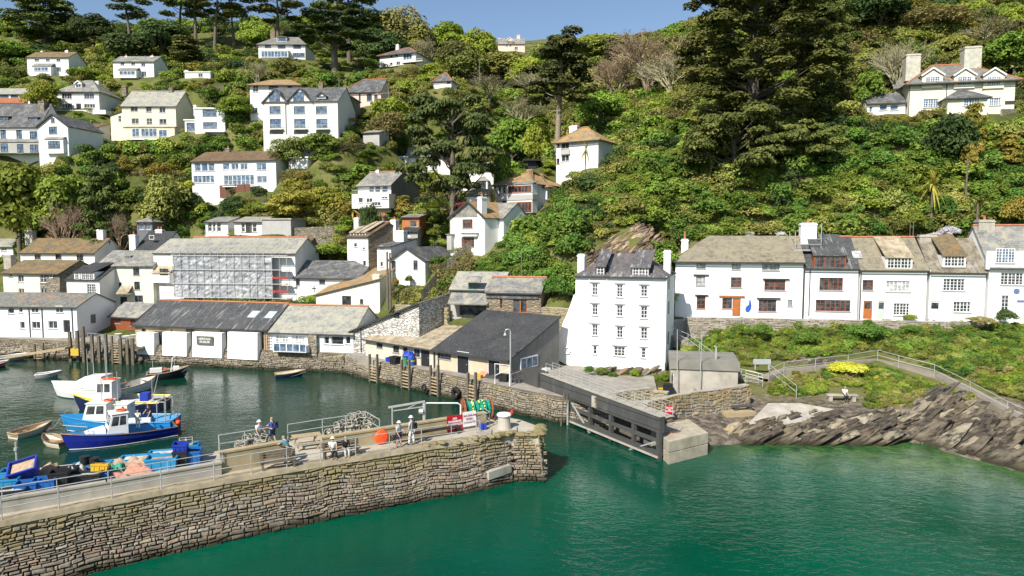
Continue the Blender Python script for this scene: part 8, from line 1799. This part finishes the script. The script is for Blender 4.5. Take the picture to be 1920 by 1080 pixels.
def fender(r, x, y, z, rad, mat, nm='fender'): m = MB(); m.sphere((x, y, z), rad, 10, 7); m.tube([(x, y, z+rad), (x, y*.98, z+rad+.35)], .015, 4); return m.build(nm, mat, r, smooth=True)
PINKF = paint('pink_float', (.75, .18, .15), .5); REDF = paint('red_float', (.75, .05, .05), .5); FW = paint('white_float', (.8, .8, .78), .5)
def rings(r, x, z, n=2):
    for i in range(n): m = MB(); m.tube([(x+i*.6+.3*math.cos(q), .32*math.sin(q), z+.07+i*.02) for q in [2*PI*j/14 for j in range(15)]], .065, 6, caps=False); m.build('lifebuoy', ORG, r)
B1, L_, hb, tp_ = boat('bright blue fishing boat with white wheelhouse, nearest of the moored group', (124, 845), (328, 812), 2.6, .75, .55, 'blue', 'brown', 'deckblue', .42, .45, 'white')
cabin(B1, L_*.46, L_*.66, 1.7, .75, 2.35, .45); m = MB(); m.add([(L_*.66, -.75, .85), (L_*.86, -.45, 1.05), (L_*.86, .45, 1.05), (L_*.66, .75, .85), (L_*.66, -.65, 1.35), (L_*.80, -.38, 1.25), (L_*.80, .38, 1.25), (L_*.66, .65, 1.35)], [(0, 1, 5, 4), (1, 2, 6, 5), (2, 3, 7, 6), (4, 5, 6, 7)]); m.build('coachroof', HB['white'], B1)
rings(B1, L_*.5, 2.42, 1); mast(B1, L_*.55, 0, 2.4, 3.6); m = MB(); m.tube([(L_*.8, -.7, 1.0), (L_*.82, -.7, 1.7), (L_+.15, 0, 1.95), (L_*.82, .7, 1.7), (L_*.8, .7, 1.0)], .03, 5); m.build('bow_rail', METALG, B1)
for x, rad, mt in ((L_*.72, .17, FW), (L_*.48, .17, FW), (L_*.04, .2, REDF)): fender(B1, x, -hb(x/L_)-.2, .45, rad, mt)
B2, L_, hb, tp_ = boat('light blue and white fishing boat with two cabin windows, moored behind the bright blue one', (122, 808), (330, 802), 2.9, .8, .5, 'sky', 'sky', 'deckblue', .35, .5, 'white')
cabin(B2, L_*.58, L_*.8, 1.9, .8, 2.35, .4); cabin(B2, L_*.40, L_*.52, 1.7, .6, 2.2, .1, wins=False); rings(B2, L_*.6, 2.42, 1); mast(B2, L_*.66, 0, 2.4, 4.4); mast(B2, L_*.5, .3, 2.2, 4.9)
m = MB(); [m.tube([(x, y, .8), (x, y, 2.4)], .04, 5) for x in (.5, 1.1) for y in (-.9, .9)]; m.tube([(.5, -.9, 2.4), (1.1, -.9, 2.4), (1.1, .9, 2.4), (.5, .9, 2.4), (.5, -.9, 2.4)], .04, 5); m.tube([(1.1, 0, 2.4), (2.6, 0, 2.1), (L_*.4, 0, 1.9)], .04, 5); m.build('gantry', METALG, B2)
for x, z in ((-.15, .55), (.1, .4)): fender(B2, x-.2, .3-x, z, .22, ORG)
m = MB(); m.box(1.6, .8, .75, 4.2, 1.0, 1.15); m.build('side_locker', HB['white'], B2)
B3, L_, hb, tp_ = boat('navy and yellow fishing boat with small white wheelhouse', (145, 768), (310, 766), 2.9, .95, .45, 'navy', 'yellow', 'deckgrey', .3, .55)
g = MB(); [g.tube([(L_*i/12, s_*(hb(i/12)+.03), tp_(i/12)-.12) for i in range(12)], .08, 6) for s_ in (-1, 1)]; g.build('yellow_band', HB['yellow'], B3)
cabin(B3, L_*.55, L_*.74, 1.7, .9, 2.7, .1); rings(B3, L_*.58, 2.78, 2); mast(B3, L_*.66, 0, 2.7, 6.6); mast(B3, L_*.62, .4, 2.7, 6.0); mast(B3, L_*.16, -.3, .9, 2.8); mast(B3, L_*.12, .4, .9, 3.3, top=(L_*.06, 0)); mast(B3, L_*.5, -.9, .9, 2.6)
for x, rad, mt in ((L_*.42, .2, FW), (L_*.30, .28, FW), (L_*.25, .24, PINKF)): fender(B3, x, -hb(x/L_)-.22, .5, rad, mt)
m = MB(); m.box(L_*.18, -.5, .8, L_*.27, .3, 1.5); m.build('blue_bin', CB['deep'], B3); heap_obj('deck_gear', L_*.3, 1.6, .55, .35, NETM['pale'], B3, 5).location = (L_*.38, 0, 0)
B4, L_, hb, tp_ = boat('white motor cruiser with raked windows and low dark stripe', (104, 742), (212, 744), 2.7, .95, .5, 'white', 'white', 'deckgrey', .55, .5, 'navy', name='motor_cruiser')
m = MB(); P_ = [(.6, -1.0, .9), (L_*.72, -.75, 1.1), (L_*.72, .75, 1.1), (.6, 1.0, .9), (.5, -.9, 2.2), (L_*.38, -.75, 2.15), (L_*.38, .75, 2.15), (.5, .9, 2.2)]; m.add(P_, [(0, 1, 5, 4), (1, 2, 6, 5), (2, 3, 7, 6), (3, 0, 4, 7), (4, 5, 6, 7)]); c_ = m.build('cabin', HB['white'], B4)
m = MB(); m.add([(1.6, -1.0, 1.45), (3.2, -.92, 1.45), (2.6, -.88, 1.85), (1.6, -.93, 1.85)], [(0, 1, 2, 3)]); m.build('window', GLASS, c_); mast(B4, 1.9, 0, 2.2, 5.2); mast(B4, 2.3, .3, 2.2, 4.8)
B4b, L_, hb, tp_ = boat('grey white open boat lying behind the yellow rimmed fishing boat', (288, 727), (208, 742), 2.4, .7, .5, 'white', 'wood', 'deckgrey', .2, .5, 'navy', name='open_boat', thwarts=2)
B5, L_, hb, tp_ = boat('small black hulled fishing boat cluttered with gear near the museum', (350, 706), (276, 712), 2.3, .7, .5, 'black', 'wood', 'deckgrey', 0, .4)
heap_obj('deck_gear', L_*.7, 1.7, .45, .5, NETM['dark'], B5, 9).location = (L_*.4, 0, 0); mast(B5, L_*.15, 0, .6, 3.4); m = MB(); m.tube([(L_*.6, -.5, .7), (L_*.65, 0, 2.2), (L_*.75, .5, 2.4)], .06, 5); m.build('derrick', FWHITE, B5); rings(B5, L_*.42, 1.0, 1); mast(B5, L_*.7, .3, .6, 2.2)
m = MB(); m.box(.3, -.6, .8, 1.5, .2, 1.25); m.box(2.6, -.5, .8, 3.2, .2, 1.3); m.build('deck_boxes', HB['white'], B5)
for lab, bw, st_, bm, c, rim, dk, nm in (('small green grey dinghy floating alone left of the masts', (110, 706), (67, 709), 1.3, 'grey', 'white', 'deckgrey', 'dinghy'), ('dark dinghy with tan inside close to the far quay wall', (569, 704), (516, 708), 1.5, 'navy', 'wood', 'cream', 'dinghy'),
 ('pale rowing boat with oars inside at the left', (90, 806), (24, 823), 1.5, 'cream', 'wood', 'wood', 'rowing_boat'), ('cream dinghy with brown rim nosing behind the bright blue boat', (86, 830), (126, 838), 1.5, 'cream', 'brown', 'wood', 'dinghy'), ('white boat with grey floor moored at the left edge', (47, 672), (-12, 678), 2.1, 'white', 'white', 'deckgrey', 'dinghy'), ('dark red hulled boat cut by the left frame edge', (12, 686), (-40, 694), 1.8, 'red', 'white', 'deckgrey', 'dinghy')):
    q, L_, hb, tp_ = boat(lab, bw, st_, bm, .42, .25, c, rim, dk, 0, .35, name=nm, thwarts=2)
    if 'oars' in lab:
        for y in (-.2, .2): m = MB(); m.tube([(.5, y, .42), (L_*.8, y*1.8, .5)], .025, 5); m.build('oar', WOODT, q)
person('person in white sitting on the rail of the bright blue boat', PZ(252, 827, 0)+Vector((0, .6, .75)), 2.0, 'stand', 'white', 'white', None, 'grey', ((.25, 0), (.1, 0)), .3, 1.6)
person('person in dark top and dark shorts standing on the light blue boat deck', PZ(281, 806, 0)+Vector((0, 0, .5)), -2.0, 'stand', 'black', 'navy', None, 'brown', ((.2, 0), (.25, 0)), .1, 1.75, bare_legs=True)
person('dark clothed person standing in the doorway of the light blue boat cabin', PZ(232, 812, 0)+Vector((0, 0, .5)), -.5, 'stand', 'black', 'black', None, 'brown', ((.1, 0), (.1, 0)), 0, 1.75, sleeves='long')
m = MB(); m.tube([(0, 0, -1), (0, 0, 1.6)], .07, 6); m.tube([(0, 0, 1.0), (.0, 0, 1.2)], .14, 8); o = m.build('mooring_post', METALG); o.location = PZ(32, 872, .5); tag(o, 'thin mooring post with a float in the water at the lower left', 'post')
for a, b, lab in ((PZ(113, 784, 1.2), PZ(90, 806, .5), 'mooring rope from the light blue boat to the rowing boat'), (PZ(140, 748, 1.3), PZ(120, 776, 0), 'mooring rope from the yellow rimmed boat into the water'), (PY(265, 676, 86), PZ(208, 704, 3.0), 'long mooring rope from the museum quay to the cruiser'), (PZ(345, 700, 1.2), PZ(362, 716, 0), 'mooring rope of the black hulled boat')):
    m = MB(); mid = (a+b)/2-Vector((0, 0, .25)); m.tube([Vector((0, 0, 0)), mid-a, b-a], .025, 4); o = m.build('mooring_rope', ROPE); o.location = a; tag(o, lab, 'rope')
# ------------------------------------------------------------------ quay clutter
def oq(px, py, dz=0): return PZ(px, py, QZ)+Vector((0, 0, dz))
def barrel(label, p, R_, H, mat, lie=None, name='barrel'):
    r = thing(name, label, 'barrel', p); m = MB(); m.lathe([(R_*.94, 0), (R_, .05), (R_*.96, H*.33), (R_*1.02, H*.34), (R_*.97, H*.36), (R_*.97, H*.64), (R_*1.02, H*.66), (R_, H-.05), (R_*.94, H)], (0, 0, 0), 16); m.build('drum', mat, r, smooth=False)
    m = MB(); m.lathe([(R_*.9, H), (R_*.88, H+.03), (.05, H+.035)], (0, 0, 0), 16); m.build('lid', mat, r)
    if lie: r.rotation_euler = lie
    return r
barrel('green drum by the black doors of the brown roofed loft', oq(760, 684), .33, 1.0, paint('drum_green', (.06, .22, .12), .5)); barrel('blue and yellow banded drum right of the green drum', oq(771, 685), .38, 1.0, paint('drum_blue', (.03, .10, .38), .5))
m = MB(); m.lathe([(.395, 0), (.395, .12)], (0, 0, 0), 16); o = m.build('band', paint('band_yellow', (.7, .5, .05), .5), bpy.data.objects['barrel.001']); o.location = (0, 0, .45)
heap_obj('tarpaulin', 1.2, .9, 0, .5, CB['deep'], None, 3).location = oq(766, 684, 1.0); tag(bpy.data.objects['tarpaulin'], 'crumpled blue sheet on top of the drums', 'sheet')
crate('small blue crate left of the drums on the quay', oq(731, 678), .8, .6, .45, 'deep', -.7); crate('black tub beside the drums on the quay', oq(741, 682), 1.0, .8, .8, 'black', -.7, 'pale')
disc('round orange float fixed to the wall of the black roofed loft', PY(902, 678, 67.3)+Vector((0, -.25, -.45)), .55, -.62, .2)
barrel('grey drum lying on its side outside the black roofed loft', oq(893, 701, .45), .38, 1.3, paint('drum_grey', (.2, .22, .22), .5), (0, PI/2, -.6)); 
for lab, px, py, W, D_, h, c in (('red net pile outside the black roofed loft', 908, 706, 1.1, .8, .55, 'pink'), ('blue and grey gear heap outside the black roofed loft', 922, 708, 1.2, .9, .5, 'dark'), ('green netting heap near the gate', 1031, 690, 1.3, 1, .7, 'green'), ('white floats and rope heap near the gate', 1018, 699, 1.6, 1.1, .6, 'pale'), ('dark gear heap by the lamp post', 968, 716, 1.3, .9, .6, 'dark'), ('pinkish gear pile at the quay railing', 985, 712, 1.0, .8, .4, 'pink')):
    o = heap_obj('gear_heap', W, D_, 0, h, NETM[c], None, seed=px % 40); o.location = oq(px, py); o.rotation_euler = (0, 0, -.5); tag(o, lab, 'fishing gear')
crate('small red crate outside the black roofed loft', oq(899, 709), .5, .4, .35, 'yellow', -.5); crate('small blue crate on the quay by the gate end', oq(979, 706), .6, .5, .7, 'deep', -.5); crate('low green grey crate stack by the loft gate', oq(945, 715), .9, .6, .7, 'black', -.5, 'pale')
r = thing('orange_buoy', 'round orange buoy ball beside the loft side wall', 'buoy', oq(1006, 697)); m = MB(); m.sphere((0, 0, .45), .45, 14, 10); m.build('float', ORG, r, smooth=True); m = MB(); m.tube([(0, 0, .9), (0, 0, 1.0)], .05, 6); m.build('eye', METALG, r)
LPm = thing('street_lamp', 'tall lamp post with curved hook head in front of the black roofed loft', 'street lamp', PY(957, 722, 63.5)); hh_ = PY(957, 622, 63.5).z-LPm.location.z; m = MB(); m.tube([(0, 0, -.3), (0, 0, hh_)], .06, 8); m.build('pole', METALG, LPm)
m = MB(); m.tube([(0, 0, hh_)]+[(-.25+.25*math.cos(q), 0, hh_+.25*math.sin(q)) for q in (.6, 1.2, 1.8, 2.6, 3.1)]+[(-.5, 0, hh_-.15)], .035, 6); m.lathe([(.06, .0), (.12, -.1), (.14, -.22)], (-.5, 0, hh_-.12), 10); m.build('lamp_head', METALG, LPm)
F_ = thing('steel_gate_frame', 'white steel gate frame beside the loft door', 'gate frame', oq(928, 720), -.55); m = MB(); m.tube([(0, 0, 0), (0, 0, 1.9), (1.6, 0, 1.9), (1.6, 0, 0)], .05, 6); m.tube([(0, 0, .8), (1.6, 0, 1.6)], .03, 5); m.build('frame', FWHITE, F_)
railing('quay_railing', 'short railing between the lamp post and the gate end', [oq(958, 722), oq(995, 708)], 1.0, 1.2)
m = MB(); [m.tube([(i*.12, 0, 0), (i*.2-.1, .3, 2.2+.2*(i % 2))], .025, 4) for i in range(6)]; o = m.build('pole_bundle', WOODT); o.location = oq(1031, 682); tag(o, 'bundle of thin canes leaning by the white buttress', 'poles')
crate('red and white cool box beside the concrete store', PY(1243, 735, 62.5), .8, .5, .35, 'yellow', 0); crate('black bin against the concrete store', PY(1252, 738, 61.5), .8, .6, .9, 'black', 0)
for px, py, Y, lab in ((238, 652, 95, 'left'), (222, 648, 96, 'middle'), (252, 650, 94.5, 'right')):
    r = thing('cafe_table', lab+' white round table on the restaurant terrace', 'table', PZ(px, py-12, 2.2)); m = MB(); m.lathe([(.45, .72), (.45, .75)], (0, 0, 0), 14); m.build('tabletop', FWHITE, r); m = MB(); m.tube([(0, 0, 0), (0, 0, .72)], .04, 6); m.lathe([(.25, 0), (.2, .03)], (0, 0, 0), 10); m.build('leg', FWHITE, r)
